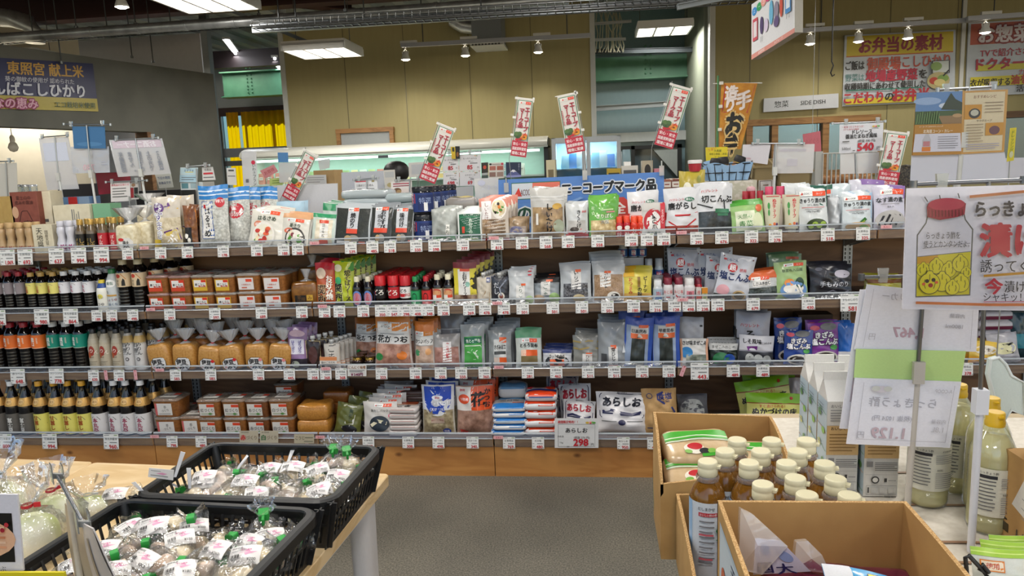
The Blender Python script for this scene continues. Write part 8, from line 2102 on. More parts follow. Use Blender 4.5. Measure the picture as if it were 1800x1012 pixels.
GBK = [  # back basket
 (352,838,.80,'with price sticker marked 200, at the back left corner',.3,0,.1,1.0,0),(392,846,.795,'with two bare bulbs showing, beside the left sticker',1.2,None,0,.95,0),
 (428,852,.80,'with sticker, centre left of the back basket',.4,3,.05,1.05,0),(466,832,.80,'with tilted sticker below the far rim',1.0,4,.0,1.0,0),(405,822,.785,'pressed against the far rim, left half',2.0,None,0,.9,0),
 (520,828,.80,'with sticker marked 200 on the far side',.1,0,.12,1.0,0),(486,852,.80,'with bare bulbs in the very centre of the back basket',2.6,None,0,1.0,0),(520,858,.795,'with bare bulbs right of the centre',.2,None,0,1.05,0),
 (556,834,.80,'with round white sticker right of the centre',1.9,1,.5,.95,0),(583,816,.815,'standing upright, left one of two at the far right corner',-1.3,0,.0,1.05,1),(640,820,.815,'standing upright, right one of two at the far right corner',-1.1,1,.1,1.05,1),
 (612,838,.80,'with sticker in the right half',.9,3,.0,.95,0),(588,852,.795,'with clear creased film in the right half',-.9,None,0,.9,0),(556,868,.80,'with white bulb at the near rim, right',2.2,2,.6,.95,0),
 (583,868,.80,'with sticker at the near right corner',.6,4,.0,.95,0),(508,872,.79,'at the near rim, centre',1.1,None,0,.95,0),(458,872,.79,'at the near rim, left of centre',-.5,3,.3,.95,0),(408,868,.795,'at the near rim, left half',.2,None,0,1.0,0),
 (360,866,.79,'at the near rim, left corner',-.4,None,0,1.0,0),(322,862,.785,'with white twist strips at the left end',2.9,1,.4,.95,0),(622,852,.79,'low at the right wall',1.7,0,.3,.9,0),(330,846,.78,'low at the left wall',.9,None,0,.9,0),(440,836,.775,'low beneath the tilted sticker',.9,None,0,.9,0),(556,852,.775,'low beneath the round sticker',1.9,None,0,.9,0)]
for i,(px,py,z,d,rz,tg,tr,k,st) in enumerate(GBK):
    garlic(px,py,z,f'garlic bag {d}',rz,tg,tr,k,st,TIE,i,i in (0,3,5,19),'bagged garlic in the back basket')
GFT = [
 (286,921,.815,'lying on top with sticker marked 180',.35,1,.2,1.05,0),(212,936,.80,'with upright sticker, left half of the front basket',1.9,3,1.1,1.0,0),(196,968,.80,'with small sticker at the left wall',.4,0,.2,1.0,0),
 (330,936,.80,'with oval sticker left of the centre',2.1,4,.5,1.0,0),(374,938,.795,'with bare bulbs in the centre',2.8,None,0,1.05,0),(432,958,.80,'with root ends facing out',1.3,3,-.3,1.0,0),
 (478,924,.81,'standing with a leaning sticker',-1.2,4,.5,1.05,1),(532,928,.80,'with sticker at the far right corner',.9,0,.7,1.0,0),(300,958,.80,'with sticker turned left, middle of the front basket',2.5,3,.6,1.0,0),
 (372,976,.805,'with sticker marked 260 in the centre',1.4,2,-.3,1.05,0),(470,978,.805,'with wide sticker near the right wall',.8,4,.15,1.05,0),(256,986,.805,'with sticker and barcode at the near side',.1,2,-.4,1.05,0),
 (140,1000,.80,'with pink smudged sticker at the left near corner',.7,0,.6,1.0,0),(412,1002,.805,'with bare bulbs at the near side',2.2,None,0,1.0,0),(502,962,.79,'low between the wide sticker and the right wall',-.9,None,0,.95,0),
 (325,1006,.80,'at the near side, left of the bare bulbs',.5,1,.3,1.0,0),(455,1010,.80,'at the near right side',1.8,None,0,1.0,0),(212,1012,.80,'at the near side below the barcode sticker',-.3,3,.5,1.0,0),(240,954,.78,'low under the two left stickers',1.2,None,0,1.0,0),(345,960,.775,'low in the centre gap',.2,None,0,.9,0),(440,925,.775,'low at the far wall',.1,None,0,.95,0),(530,945,.775,'low in the right corner',.7,None,0,.9,0)]
for i,(px,py,z,d,rz,tg,tr,k,st) in enumerate(GFT):
    garlic(px,py,z,f'garlic bag {d}',rz,tg,tr,k,st,TIE,i + 40,False,'bagged garlic in the front basket')
garlic(212,872,.755,'garlic bag lying on the bare table behind the front basket',.2,3,.2,1.0,0,TIE,77)
# paper ticket hanging over the back basket corner
panel('paper_ticket',[(262,822),(306,826),(304,844),(260,838)],-2.06,[('p',[(.3,.5),(.55,.65),(.75,.55),(.6,.4)],'#dc9cba'),R(.1,.25,.8,.32,'#777'),R(.1,.75,.5,.8,'#777')],'loose white price ticket sticking out at the back basket left corner','ticket','#dedcda',.001)
for i,(a,b,c) in enumerate((((318,793),(326,795),(308,838)),((231,848),(238,846),(258,870)),((328,822),(336,822),(334,858)))):
    A,B,C_ = atY(*a,-2.08),atY(*b,-2.08),atY(*c,-2.08)
    m = MB(); n = Vector((0,-.0012,0))
    m.add([A-C_,B-C_,Vector((0,0,0))+Vector((.003,0,0)),Vector((-.003,0,0)),A-C_+n,B-C_+n,Vector((.003,-.0012,0)),Vector((-.003,-.0012,0))],[(0,1,2,3),(7,6,5,4),(0,4,5,1),(1,5,6,2),(3,7,4,0)],ink('#dcdce0',.35))
    m.obj('twist_strip',None,C_,label=f'white paper twist strip at the left end of the back basket, {["tallest", "leftmost", "rightmost"][i]} one',cat='strip')
# ---- clear bags of leafy vegetables at the left
CLEAR3 = film('#ffffff',.6,.08,.9,30,.06)
VEGM = noisy('#b9c470','#ecebd6',14,.5,.2,4,stretch=(1,1,.3))
def vegbag(px,py,h,w,label,tie,rz,lean=0.0):
    p = atZ(px,py,TZ)
    rt = thing('vegetable_bag',label,'vegetable',(p.x,p.y,TZ + .001),(0,lean,rz),'clear bags of white leafy vegetables')
    m=MB(); m.sell(w*.8,w*.7,h*.52,.8,.9,VEGM,24,14,lambda q,u,v: (q[0]*(1+.06*cos(14*pi*u)),q[1]*(1+.06*cos(14*pi*u)),q[2]))
    m.obj('vegetable',rt)
    m = MB()
    m.lathe([(w*.4,0),(w*.5,.05*h),(w*.52,.3*h),(w*.4,.5*h),(w*.09,.6*h),(w*.08,.64*h),(w*.34,.82*h),(w*.42,h)],CLEAR3,30,rmod=lambda t,z: 1+.12*cos(7*t+9*z/h)+.05*cos(13*t))
    m.obj('clear_bag',rt)
    m=MB(); m.lathe([(w*.085,.605*h),(w*.095,.62*h),(w*.085,.64*h)],ink(tie,.4),12); m.box(w*.1,-.002,.6*h,w*.2,.002,.65*h,ink(tie,.4)); m.obj('tie',rt)
vegbag(62,985,.2,.13,'clear bag of pale leafy vegetable with red tie, foremost on the left table','#c8242c',.3)
vegbag(100,938,.17,.12,'clear bag of yellow-green vegetable behind the wire clip','#c8303c',1.2)
vegbag(8,925,.2,.14,'clear bag with upright film collar at the left picture edge','#d8d8d8',2.0)
vegbag(160,908,.09,.11,'flat clear bag with green vegetable behind the front basket','#d8d8d8',.4)
# poster with noodle picture, yellow strip
NB_=[('l',[(.1+.05*i,.3+.02*(i % 4)),(.3,.52-.015*i),(.55,.5-.02*(i % 5)),(.9,.34+.02*i)],.018,['#d8a078','#e4b890','#c8845c'][i % 3]) for i in range(11)]
panel('poster',[(-160,866),(30,869),(41,1003),(-160,1004)],-2.62,[R(.0,.12,.94,.76,'#16130f'),E(.62,.42,.34,.26,'#e0b08c')]+[('l',[(.5+.5*a,.3+.5*b) if False else (.4+.5*a,.3+.3*b) for a,b in pp],w_,c) for pp,w_,c in [([(0,.2*i),(.2,.25+.15*i),(.5,.1+.2*i),(.95,.05+.22*i)],.03,['#dc9c74','#e8c0a0','#c98058'][i % 3]) for i in range(5)]]+[E(.86,.55,.02,.03,'#a02030'),E(.9,.62,.02,.03,'#b83038'),E(.82,.6,.015,.02,'#5a7a3a'),T('しゃぶしゃぶ',.72,.05,.07,'#26263a',w=.5)],'white poster with a pink noodle dish at the lower left corner','poster','#d5d3da',.003)
panel('shelf_strip',[(-160,1006),(112,1006),(118,1030),(-160,1030)],-2.63,[],'yellow sign strip along the bottom left corner','sign','#d8c81f',.004)
# wire clip with two hanging sheets seen nearly edge on
pa,pb = atY(101,836,-2.42),atY(146,920,-2.58)
rt = thing('sign_stand','silver wire clip bar with two sheets turned edgewise before the front basket','sign stand',(pb.x - .03,pb.y - .02,TZ + .001))
L0 = rt.location
m = MB(); m.tube([pa - L0,pb - L0],.0035,steel('#a9adb2',.25),8); m.obj('crossbar',rt)
for q in (pa,pb):
    m = MB(); q = q - L0; k = .013
    d = (pb - pa).normalized()
    m.obox(q+Vector((k*.8,0,.004)),(.0012,0,0),d*k*.8,(0,0,k*1.3),film('#dedfd8',.6,.1,0,1,.4,'#a9aaa4')); m.obox(q+Vector((-k*.8,0,.004)),(.0012,0,0),d*k*.8,(0,0,k*1.3),film('#dedfd8',.6,.1,0,1,.4,'#a9aaa4')); m.obox(q,(k*.8,0,0),d*k*.3,(0,0,k*.35),ink('#8a8c8a',.4)); m.obj('clip',rt)
m=MB(); mid=pa.lerp(pb,.5)-L0; m.tube([mid,(mid.x,mid.y,0)],.005,ink('#cfcbc0',.4),8); m.lathe([(.03,0),(.03,.004),(.01,.008)],ink('#cfcbc0',.4),12,(mid.x,mid.y,0),captop=True); m.obj('lower_pole',rt)
for i,(px,c,d) in enumerate((([(116,884),(146,916),(168,1030),(138,1030)],'#b5a890','beige sheet'),([(146,918),(160,930),(205,1030),(172,1030)],'#c9c5c4','white sheet'))):
    panel('price_sheet',px,(-2.45,-2.56,-2.55,-2.44) if i == 0 else (-2.575,-2.63,-2.62,-2.57),[R(.3,.1,.4,.8,'#8d8678')],f'{d} hanging edgewise from the wire clip bar','price sign',c,.002,curl=.004)

# ================================================================== right-hand display table, boxes and bottles
DZ = .70
rt = thing('display_stand','cloth-covered display stand at the right with boxes and bottles','display stand',(4.18,-1.95,0))
m=MB(); m.box(-.74,-.85,.62,.74,.8,DZ-.004,ink('#b9a88a',.6)); m.box(-.7,-.8,0,.7,.76,.62,noisy('#a98a5c','#b5966a',18,.7)); m.obj('stand_body',rt)
m = MB(); CL = noisy('#cdc6b8','#d8d2c6',60,.8,.1,3)
m.grid(lambda u,v: (-.52 + 1.25 * u,-.8 + 1.55 * v,DZ - .0012 + .0008 * sin(13 * u + 5 * v)),14,14,CL)
m.art(lambda u,v,L: (-.52 + 1.25 * u,-.8 + 1.55 * v,DZ + L),[R(0,v,1,v + .006,'#9c7a60') for v in (.18,.31,.434,.487,.6,.72)],.6,.001,.0002)
m.obj('stand_cover',None,rt.location.copy(),label='cream cloth with brown stripes spread on the right display stand',cat='cloth')
CARD = noisy('#ab854f','#b58f58',22,.75,.05,4)
CARDI = noisy('#a67d48','#b08850',14,.75,.05,4)
EDGE = noisy('#a07a48','#c4a06c',420,.8,.3,2,lo=.45,hi=.55)
def obox_open(x0,x1,y0,y1,zb,tops,label,name='cardboard_box',th=.006,art=(),floor_z=None,bulge=0.0):
    """open carton; tops = rim height at (front-left, front-right, back-right, back-left)"""
    rt = thing(name,label,'box',((x0 + x1) / 2,(y0 + y1) / 2,zb))
    w,d = (x1 - x0) / 2,(y1 - y0) / 2
    C4 = [(-w,-d),(w,-d),(w,d),(-w,d)]
    def wall(i,j,nm):
        m = MB()
        a,b = Vector(C4[i]),Vector(C4[j])
        ta,tb = tops[i] - zb,tops[j] - zb
        dr = (b - a).normalized(); nn = Vector((-dr.y,dr.x))
        def S(u,v,off):
            e = a.lerp(b,u) + nn * (off - bulge * sin(pi * u) * sin(pi * min(1,v)))
            return (e.x,e.y,(ta + (tb - ta) * (u * u if tb < ta else u * (2 - u)) if nm == 'side_flap' else ta + (tb - ta) * u) * v)
        m.grid(lambda u,v: S(u,v,0),12,6,CARD); m.grid(lambda u,v: S(u,v,th),12,6,CARDI,flip=True)
        m.grid(lambda u,v: S(u,1,th * v),12,1,EDGE)
        m.grid(lambda u,v: S(0,v,th * (1 - u)),1,6,EDGE); m.grid(lambda u,v: S(1,v,th * u),1,6,EDGE)
        return m,S
    for i,nm in ((0,'front_panel'),(1,'side_flap'),(2,'back_panel'),(3,'side_flap')):
        m,S = wall(i,(i + 1) % 4,nm)
        if i == 3 and art: m.art(lambda u,v,L: S(u,v,-L),art,1.0,.0006,.0003)
        m.obj(nm,rt)
    m = MB(); m.box(-w + th,-d + th,0,w - th,d - th,.004 if floor_z is None else floor_z - zb,CARDI); m.obj('bottom',rt)
    return rt
obox_open(3.345,3.605,-2.085,-1.895,DZ+.001,(.865,.90,.945,.955),'cardboard box of green and cream packs behind the amber bottles',bulge=.006,art=[('p',[(.1,.2),(.3,.15),(.3,.5),(.12,.6)],'#2f7a4a')])
obox_open(3.375,3.655,-2.435,-2.095,DZ + .001,(.80,.80,.86,.85),'low cut cardboard box holding the amber bottles',bulge=.004)
obox_open(3.40,3.672,-2.668,-2.448,DZ+.09,(1.0,.995,1.004,1.002),'cardboard box in front holding purple pickle packs',floor_z=DZ+.16,art=[R(.12,.08,.92,.9,'#b9c8d4'),R(.15,.11,.89,.87,'#c8d4dc'),T('手づくり',.62,.5,.16,'#2a3a5a',vert=1),E(.3,.55,.08,.1,'#c8603c'),E(.24,.4,.06,.08,'#3a8a3a'),E(.36,.35,.07,.08,'#d88a9a'),E(.3,.25,.08,.05,'#3a8a4a')])
m=MB(); m.box(-.125,-.1,0,.125,.1,.088,CARD); m.obj('cardboard_box',None,(3.536,-2.558,DZ+.001),label='closed flat carton lifting the front pickle box',cat='box')
# green and cream packs in the back box
def bran(w,d,h,q): return pillow('bran_pack',w,d,h,noisy('#c0a47c','#ccb28c',50,.35,.02,3,.5),[R(0,.62,1,.9,'#3fa02c'),R(0,.68,1,.71,'#cfe0c0'),R(0,.56,1,.6,'#c0d4b8'),E(.4,.3,.16,.16,'#e4dccc'),E(.42,.36,.12,.1,'#b8242c'),E(.3,.2,.06,.06,'#7ab04a'),E(.55,.22,.08,.08,'#2a2a2a'),E(.66,.2,.06,.07,'#7ab04a'),R(.5,.06,.9,.14,'#3fa02c')],.5,.3,q)
for i,(x,y,z,rz,d) in enumerate(((3.43,-2.012,.83,.1,'left one in front'),(3.432,-1.957,.868,.15,'left one at the back'),(3.525,-1.96,.845,-.15,'right one at the back'),(3.53,-2.015,.81,.1,'right one in front'),(3.475,-1.985,.75,0,'lowest one'))):
    build(bran(.15,.1,.05,i+3),(x,y,z),(.4 if i < 4 else 0,0,rz),f'cream and green bran pack in the back box, {d}','food pack','bran packs in the back box')
# amber bottles
AMB = ink('#a06c26',.06,0,.6)
ab = AMB.node_tree.nodes['Principled BSDF']
ab.inputs['Transmission Weight'].default_value = .5
CAPM = ink('#d6cfae',.42)
def amber(r,h):
    b = MB()
    pr=[(0,0),(r*.9,0),(r,.012),(r*.98,.1),(r,.12),(r,h-.07),(r*.95,h-.06),(r*.78,h-.047),(r*.56,h-.037),(r*.46,h-.032)]
    b.lathe(pr,AMB,24); b.lathe([(r * .62,h - .036),(r * .66,h - .03),(r * .6,h - .026)],film('#e8e4dc',.6,.1,0,1,.4,'#b9a8a0'),20)
    c=MB(); c.lathe([(r*.52,h-.027),(r*.555,h-.024),(r*.555,h-.013),(r*.53,h-.012),(r*.55,h-.01),(r*.54,h-.002),(r*.49,h),(r*.43,h-.0008)],CAPM,26,captop=True)
    c.box(r * .5,-.006,h - .011,r * .72,.006,h - .007,CAPM)
    def S(u,v,L):
        t = (u - .5) * 2.6
        return ((r + .0006 + L) * sin(t),-(r + .0006 + L) * cos(t),.03 + v * (h - .098))
    l=MB(); l.grid(lambda u,v: (lambda t,z: ((r+.0006)*sin(t),-(r+.0006)*cos(t),z))((u-.5)*2*pi,.03+v*(h-.098)),26,4,ink('#cdd3da',.35))
    l.art(S,[R(0,0,.22,1,'#9cc0e4'),R(0,0,.08,.5,'#c8404c'),T('だしまかせ',.56,.94,.035,'#333',w=.35),R(.4,.86,.9,.9,'#b8303c'),T('おいしい酢の使い方',.65,.88,.025,'#e8d8d8',w=.45)]+lines(.42,.8,.72,9,.055,'#7a7a7e',.014)+[R(.42,.66,.7,.68,'#c8606a'),R(.42,.4,.68,.42,'#c8606a'),('p',[(.74,.72),(.86,.8),(.9,.74),(.8,.66)],'#2f7a4a'),('p',[(.74,.62),(.9,.66),(.86,.6)],'#3a8a54')],2.6*r/(h-.098),.0004,.0002)
    return ('vinegar_bottle',[('bottle_body',b.mesh('bottle_body'),[]),('cap',c.mesh('cap'),[]),('label',l.mesh('label'),[])])
tp = amber(.0318,.275)
rowsA=[[(1292,764),(1350,765),(1410,768)],[(1302,790),(1362,793),(1423,796)],[(1254,806),(1314,811),(1377,814),(1441,817)],[(1404,841),(1470,846)],[(1346,866),(1417,872),(1488,872)]]
RN = ['far row','second row from the back','middle row','fourth row from the back','row hidden by the front box']
pos = []
for k,rw in enumerate(rowsA):
    for i,(px,py) in enumerate(rw):
        p = atZ(px,py,DZ + .006 + .258)
        pos.append([p.x,p.y,k,i])
for _ in range(40):                    # let the bottles push each other apart a little
    for a in pos:
        for b in pos:
            if a is not b:
                dx,dy = a[0] - b[0],a[1] - b[1]; L = sqrt(dx * dx + dy * dy)
                if L < .0645:
                    f = (.0645 - L) / 2 / L; a[0] += dx * f; a[1] += dy * f; b[0] -= dx * f; b[1] -= dy * f
        a[1] = min(a[1],-2.095 - .039); a[1] = max(a[1],-2.392); a[0] = max(3.416,min(3.616,a[0]))
for x,y,k,i in pos:
    build(tp,(x,y,DZ+.006),(0,0,random.Random(int(x*999)).uniform(-.2,.2)-.35),f'amber vinegar bottle with cream flip cap, {RN[k]}, {ORD[i]} from left','bottle','amber vinegar bottles')
# purple packs and the blue-yellow bag in the front box
PURP = noisy('#5a1434','#7a2448',30,.25,.3,4,.6)
for i,(px,py,w,d,rz,dd) in enumerate(((1530,985,.15,.09,-.1,'long one at the back wall'),(1400,1000,.1,.09,.3,'left one'),(1600,1005,.1,.08,-.3,'right one'))):
    p = atZ(px,py,.90)
    build(pillow('pickle_pack',w,d,.05,PURP,None,.5,.3,i+5),(min(max(p.x,3.46),3.6),min(max(p.y,-2.61),-2.5),DZ+.162),(0,0,rz),f'dark purple pickle pack in the front box, {dd}','food pack','purple pickle packs')
for i,(pxs,Y,art,d) in enumerate(((((1302,893),(1325,905),(1385,960),(1340,1010),(1298,1000)),-2.52,[],'taller one with printed card'),(((1400,952),(1420,950),(1445,975),(1460,1008),(1395,1000)),-2.5,[],'smaller one'))):
    P3 = [atY(x,y,Y) for x,y in pxs]; c = sum(P3,Vector()) / len(P3)
    m = MB(); n = len(P3)
    fr = [p - c for p in P3]; bk = [p - c + Vector((0,.014,-.004)) for p in P3]; ce = Vector((0,-.008,0))
    m.add(fr+bk+[ce],[tuple(q) for q in [(i_,(i_+1) % n,2*n) for i_ in range(n)]]+[(i_,n+i_,n+(i_+1) % n,(i_+1) % n) for i_ in range(n)],CLEAR2,False)
    rt2 = thing('zip_bag',f'clear plastic bag collar rising from the pickles, {d}','bag',c)
    m.obj('clear_bag',rt2)
    if i == 0:
        k=panel('printed_card',[(1328,946),(1372,950),(1425,1004),(1324,1010)],Y+.006,[E(.3,.7,.14,.16,'#8a9ac8'),E(.75,.5,.16,.18,'#8a9ac8'),T('国',.22,.2,.3,'#22225a',b=.03),T('大',.6,.15,.3,'#22225a',b=.04)],None,None,'#c9c4d8',.001,parent=rt2)
p = atZ(1560,1008,.96)
build(('snack_pouch',pouch('snack_pouch',.16,.12,.03,ink('#4a9fd2',.25,0,.4),[R(0,0,.22,1,'#d5d8de'),T('天ぷら粉',.62,.85,.16,'#e8d81f',b=.08,w=.6,out='#2a2a3a',ow=.12),T('お徳用',.45,.66,.16,'#e8d81f',b=.08,w=.4,out='#2a2a3a',ow=.12),E(.95,.85,.1,.12,'#8ac83c')],9)[1]),(3.585,-2.655,.885),(-1.05,.15,-.1),'blue and yellow pouch lying on the front box edge','food pack')
# gable-top cartons
def gable(w,h,fr):
    m = MB(); Wm = ink('#cdccc6',.35); hb = h * .78; d = w
    m.box(-w / 2,0,0,w / 2,d,hb,Wm)
    m.add([(-w/2,0,hb),(w/2,0,hb),(w/2,d,hb),(-w/2,d,hb),(-w/2,d*.45,h*.93),(w/2,d*.45,h*.93),(-w/2,d*.55,h*.93),(w/2,d*.55,h*.93)],[(0,1,5,4),(2,3,6,7),(3,0,4,6),(1,2,7,5),(4,5,7,6)],ink('#dddcd8',.2,0,.4))
    m.box(-w / 2,d * .45,h * .92,w / 2,d * .55,h,ink('#dddcd8',.2,0,.4))
    m.art(flat(-w / 2,0,w,hb),fr,w / hb)
    m.art(lambda u,v,L: (-w/2-L,d*(1-u),hb*v),[R(0,0,1,1,'#a9bcc8')]+[('l',[(.05,.1+.2*i),(.95,.0+.2*i+.05)],.008,['#4a8a4a','#c88a4a'][i % 2]) for i in range(5)]+[E(.3+.4*(i % 2),.15+.17*i,.16,.04,['#7ab04a','#5a8a4a','#c9c878'][i % 3]) for i in range(5)]+lines(.1,.93,.7,4,.03,'#6a7a8a',.008)+[R(.15,.3+.2*i,.75,.31+.2*i,'#7a8a98') for i in range(3)],d/hb)
    return ('drink_carton',[('carton',m.mesh('carton'),[])])
FRA=[T('おいしい酢',.42,.95,.035,'#444',w=.6)]+lines(.1,.9,.9,5,.028,'#8a8a8a',.01)+[R(.0,.42,1,.74,'#c0a06c'),T('おいしく',.35,.71,.035,'#3a2a1a',w=.5)]+lines(.08,.64,.9,6,.035,'#8a6a3a',.01)+lines(.3,.37,.95,5,.02,'#666',.008)+[R(.06,.33,.24,.39,'#777'),E(.32,.19,.12,.04,'#333'),E(.32,.19,.08,.026,'#cdccc6'),R(.58,.17,.66,.21,'#333'),R(.7,.18,.92,.19,'#888'),('l',[(.06,.03),(.06,.13),(.94,.13),(.94,.03),(.06,.03)],.004,'#777'),R(.1,.05,.14,.11,'#333')]+[R(.2+.25*i,.05,.38+.25*i,.11,'#b9b9b4') for i in range(3)]+[R(.6+.03*i,.005,.615+.03*i,.025,'#333') for i in range(11)]+[R(0,.255,1,.258,'#999')]
tp = gable(.074,.295,FRA); tp2 = gable(.078,.295,FRA)
for k in range(3):
    build(tp,(3.806,-1.752+.082*k,DZ+.001),(0,0,0),f'white gable-top vinegar carton, left column, {["front", "second", "third"][k]} one','carton','gable-top vinegar cartons')
    build(tp2,(3.890,-1.772+.086*k,DZ+.001),(0,0,0),f'white gable-top vinegar carton, right column behind the papers, {["front", "second", "third"][k]} one','carton','gable-top vinegar cartons')
# clear vinegar bottles
LIQ = film('#fbf8d8',.5,.04,0,1,.72,'#f6f2b8')
PETM = film('#ffffff',.45,.05,.15,12,0)
def vinegar(r,h):
    b = MB()
    pr = [(0,0),(r * .9,0),(r,.012)]
    for i in range(3): pr += [(r,.02 + .014 * i),(r * .965,.027 + .014 * i),(r,.034 + .014 * i)]
    pr += [(r,h * .62),(r * .95,h * .7),(r * .7,h * .8),(r * .4,h * .88),(r * .34,h * .9)]
    b.lathe(pr,PETM,28,rmod=lambda t,z: 1 - (.012 * abs(sin(10 * t)) if z < h * .3 else 0))
    q = MB(); q.lathe([(0,.003),(r * .86,.003),(r * .95,.014),(r * .95,h * .62),(r * .9,h * .69),(r * .62,h * .8),(0,h * .8)],LIQ,28)
    c=MB(); c.lathe([(r*.42,h*.885),(r*.43,h*.92),(r*.4,h*.93),(r*.4,h*.99),(r*.36,h)],ink('#d8b024',.35),22,captop=True); c.box(-r*.12,-r*.48,h*.965,r*.12,-r*.38,h*.98,ink('#d8b024',.35))
    def S(u,v,L):
        t = (u - .5) * 2.4
        return ((r + .001 + L) * sin(t),-(r + .001 + L) * cos(t),h * (.17 + .4 * v))
    l = MB(); l.grid(lambda u,v: S(u,v,0),20,3,ink('#cfcebf',.4))
    l.art(S,[T('らっきょう酢',.22,.92,.05,'#444',w=.35),R(.02,.8,.36,.87,'#22242c'),T('その他の使い方',.7,.9,.04,'#555',w=.3)]+lines(.03,.74,.34,9,.075,'#55565a',.02)+lines(.42,.82,.96,5,.045,'#8a8a8a',.014)+[T('材料',.5,.5,.05,'#444')]+lines(.42,.42,.96,8,.045,'#8a8a8a',.014),2.4*r/(h*.4),.0004,.0002)
    return ('vinegar_bottle',[('bottle_body',b.mesh('bottle_body'),[]),('liquid',q.mesh('liquid'),[]),('cap',c.mesh('cap'),[]),('label',l.mesh('label'),[])])
tp = vinegar(.0455,.263)
b1 = atZ(1640,897,DZ)
vb = [(b1.x + .004,b1.y + .046,'front one under the hanging papers'),None,None,None]
for i,(px,py,d) in enumerate(((1696,682,'farthest one with the highest cap'),(1738,703,'middle one behind the white pole'),(1764,733,'right one against the brown carton'))):
    p = atZ(px,py,DZ + .262); vb[i + 1] = (p.x,p.y,d)
vb[1] = (max(vb[1][0],b1.x + .066),b1.y + .122,vb[1][2])
vb[2] = (vb[2][0] + .012,vb[1][1] - .105,vb[2][2]); vb[3] = (vb[3][0],vb[2][1] - .098,vb[3][2])
for x,y,d in vb:
    build(tp,(x,y,DZ + .001),(0,0,.1),f'big clear vinegar bottle with yellow cap, {d}','bottle','big clear vinegar bottles')
# brown cartons at the right edge
cp = atZ(1754,940,DZ)
def rbox(name,x,y,z,w,d,h,rz,label,art,lart=()):
    m = MB(); m.box(0,0,0,w,d,h,CARD)
    m.art(lambda u,v,L: (-L,d * (1 - u),v * h),art,d / h,.0006,.0003)
    m.obj(name,None,(x,y,z),(0,0,rz),label=label,cat='box')
# the visible face runs towards the camera
ST=[('p',[(.12,.45),(.3,.98),(1,.8),(1,.1)],'#d5d3cc'),R(.02,.1,.1,.2,'#3a2e1c'),('l',[(.04,.24),(.08,.24)],.02,'#3a2e1c'),('l',[(.2,.22),(.2,.1)],.02,'#3a2e1c'),('l',[(.27,.22),(.27,.1)],.02,'#3a2e1c')]+[('l',[(.35+.03*i,.9-.02*i),(.36+.03*i,.8-.02*i)],.012,'#333') for i in range(8)]+[('l',[(.25,.6-.1*i),(.7,.45-.1*i)],.008,'#777') for i in range(3)]
h1 = zAt(788,cp.x,cp.y) - DZ
rbox('cardboard_box',cp.x + .012,cp.y - .30,DZ + .001,.3,.3,h1,.03,'lower brown carton with white shipping label at the right edge',ST)
rbox('cardboard_box',cp.x+.045,cp.y-.27,DZ+.002+h1,.26,.26,.105,.02,'upper brown carton with a black line at the right edge',[('l',[(.0,.1),(1,.0)],.03,'#5a4426'),T('400g×10',.4,.22,.1,'#4a3a22',w=.5),E(.8,.7,.12,.2,'#2a2620')])
# white plastic scoop-like stand behind the vinegar bottles
m = MB()
PT = [(1742,632),(1756,628),(1768,640),(1778,660),(1800,672),(1800,730),(1778,720),(1764,742),(1748,700),(1738,660)]
Yp = -1.55
pp = [atY(x,y,Yp) for x,y in PT]; c = sum(pp,Vector()) / len(pp)
tri = tessellate_polygon([[Vector((p.x,p.z,0)) for p in pp]])
n = len(pp)
m.add([p-c for p in pp]+[p-c+Vector((0,.02,0)) for p in pp],[tuple(t) for t in tri]+[tuple(i+n for i in t) for t in tri]+[(i,(i+1) % n,n+(i+1) % n,n+i) for i in range(n)],ink('#c3cfcc',.3))
m.tube([p - c for p in pp] + [pp[0] - c],.004,ink('#d2d8d6',.3),6)
m.obj('curved_divider',None,c,label='curved white plastic panel behind the yellow-capped bottles',cat='divider')
m=MB(); m.tube([(0,0,0),(0,0,c.z-.06-DZ)],.006,ink('#c9ccca',.4),8); m.lathe([(.04,0),(.04,.006)],ink('#c9ccca',.4),14,captop=True); m.obj('support_rod',None,(c.x,c.y+.012,DZ+.001),label='white rod holding up the curved plastic panel',cat='rod')
# small packs with green tops, bottom right
for i,(px,py,w,d,rz) in enumerate(((1757,990,.1,'front one with oval mark',-.1),(1775,978,.1,'second one',-.15),(1790,968,.1,'rearmost one',-.1))):
    p = atZ(px,py,DZ + .09)
    tpk=pouch('food_pouch',.105,.1,.02,ink('#ced2c8',.3,0,.3),[R(0,.86,1,1,'#9cc43c'),R(0,.92,1,.94,'#c8e078'),R(.12,.6,.5,.8,'#d8802c'),R(.14,.62,.48,.78,'#e8d8c0'),T('徳用',.31,.7,.1,'#c8402c',w=.3),E(.7,.4,.22,.16,'#b9c8b0'),T('はクイック',.7,.4,.1,'#4a5a3a',w=.36)],30+i)
    build(tpk,(p.x+.02,p.y+.01+i*.002,DZ+.002),(-.3,0,rz),f'white pack with lime green top at the lower right corner, {d}','food pack','lime-topped packs')
m = MB(); bq = atZ(1705,1010,DZ + .06)
pts = [atY(x,y,bq.y) - bq for x,y in ((1700,1012),(1697,980),(1703,976),(1722,996),(1735,1012),(1722,1000),(1727,992),(1738,1006))]
m.tube(pts,.004,ink('#18181a',.4),8); m.tube([(0,0,-.02),(0,0,-bq.z + DZ + .002)],.004,ink('#18181a',.4),8)
m.obj('wire_clip',None,bq,label='black wire clip at the lower right before the lime-topped packs',cat='clip')
m=MB(); q=atZ(1690,1008,DZ+.06); m.box(-.06,-.08,0,.035,.0,.055,CARD); m.obj('cardboard_box',None,(q.x-.01,q.y-.004,DZ+.002),label='low cardboard edge beside the black wire clip',cat='box')

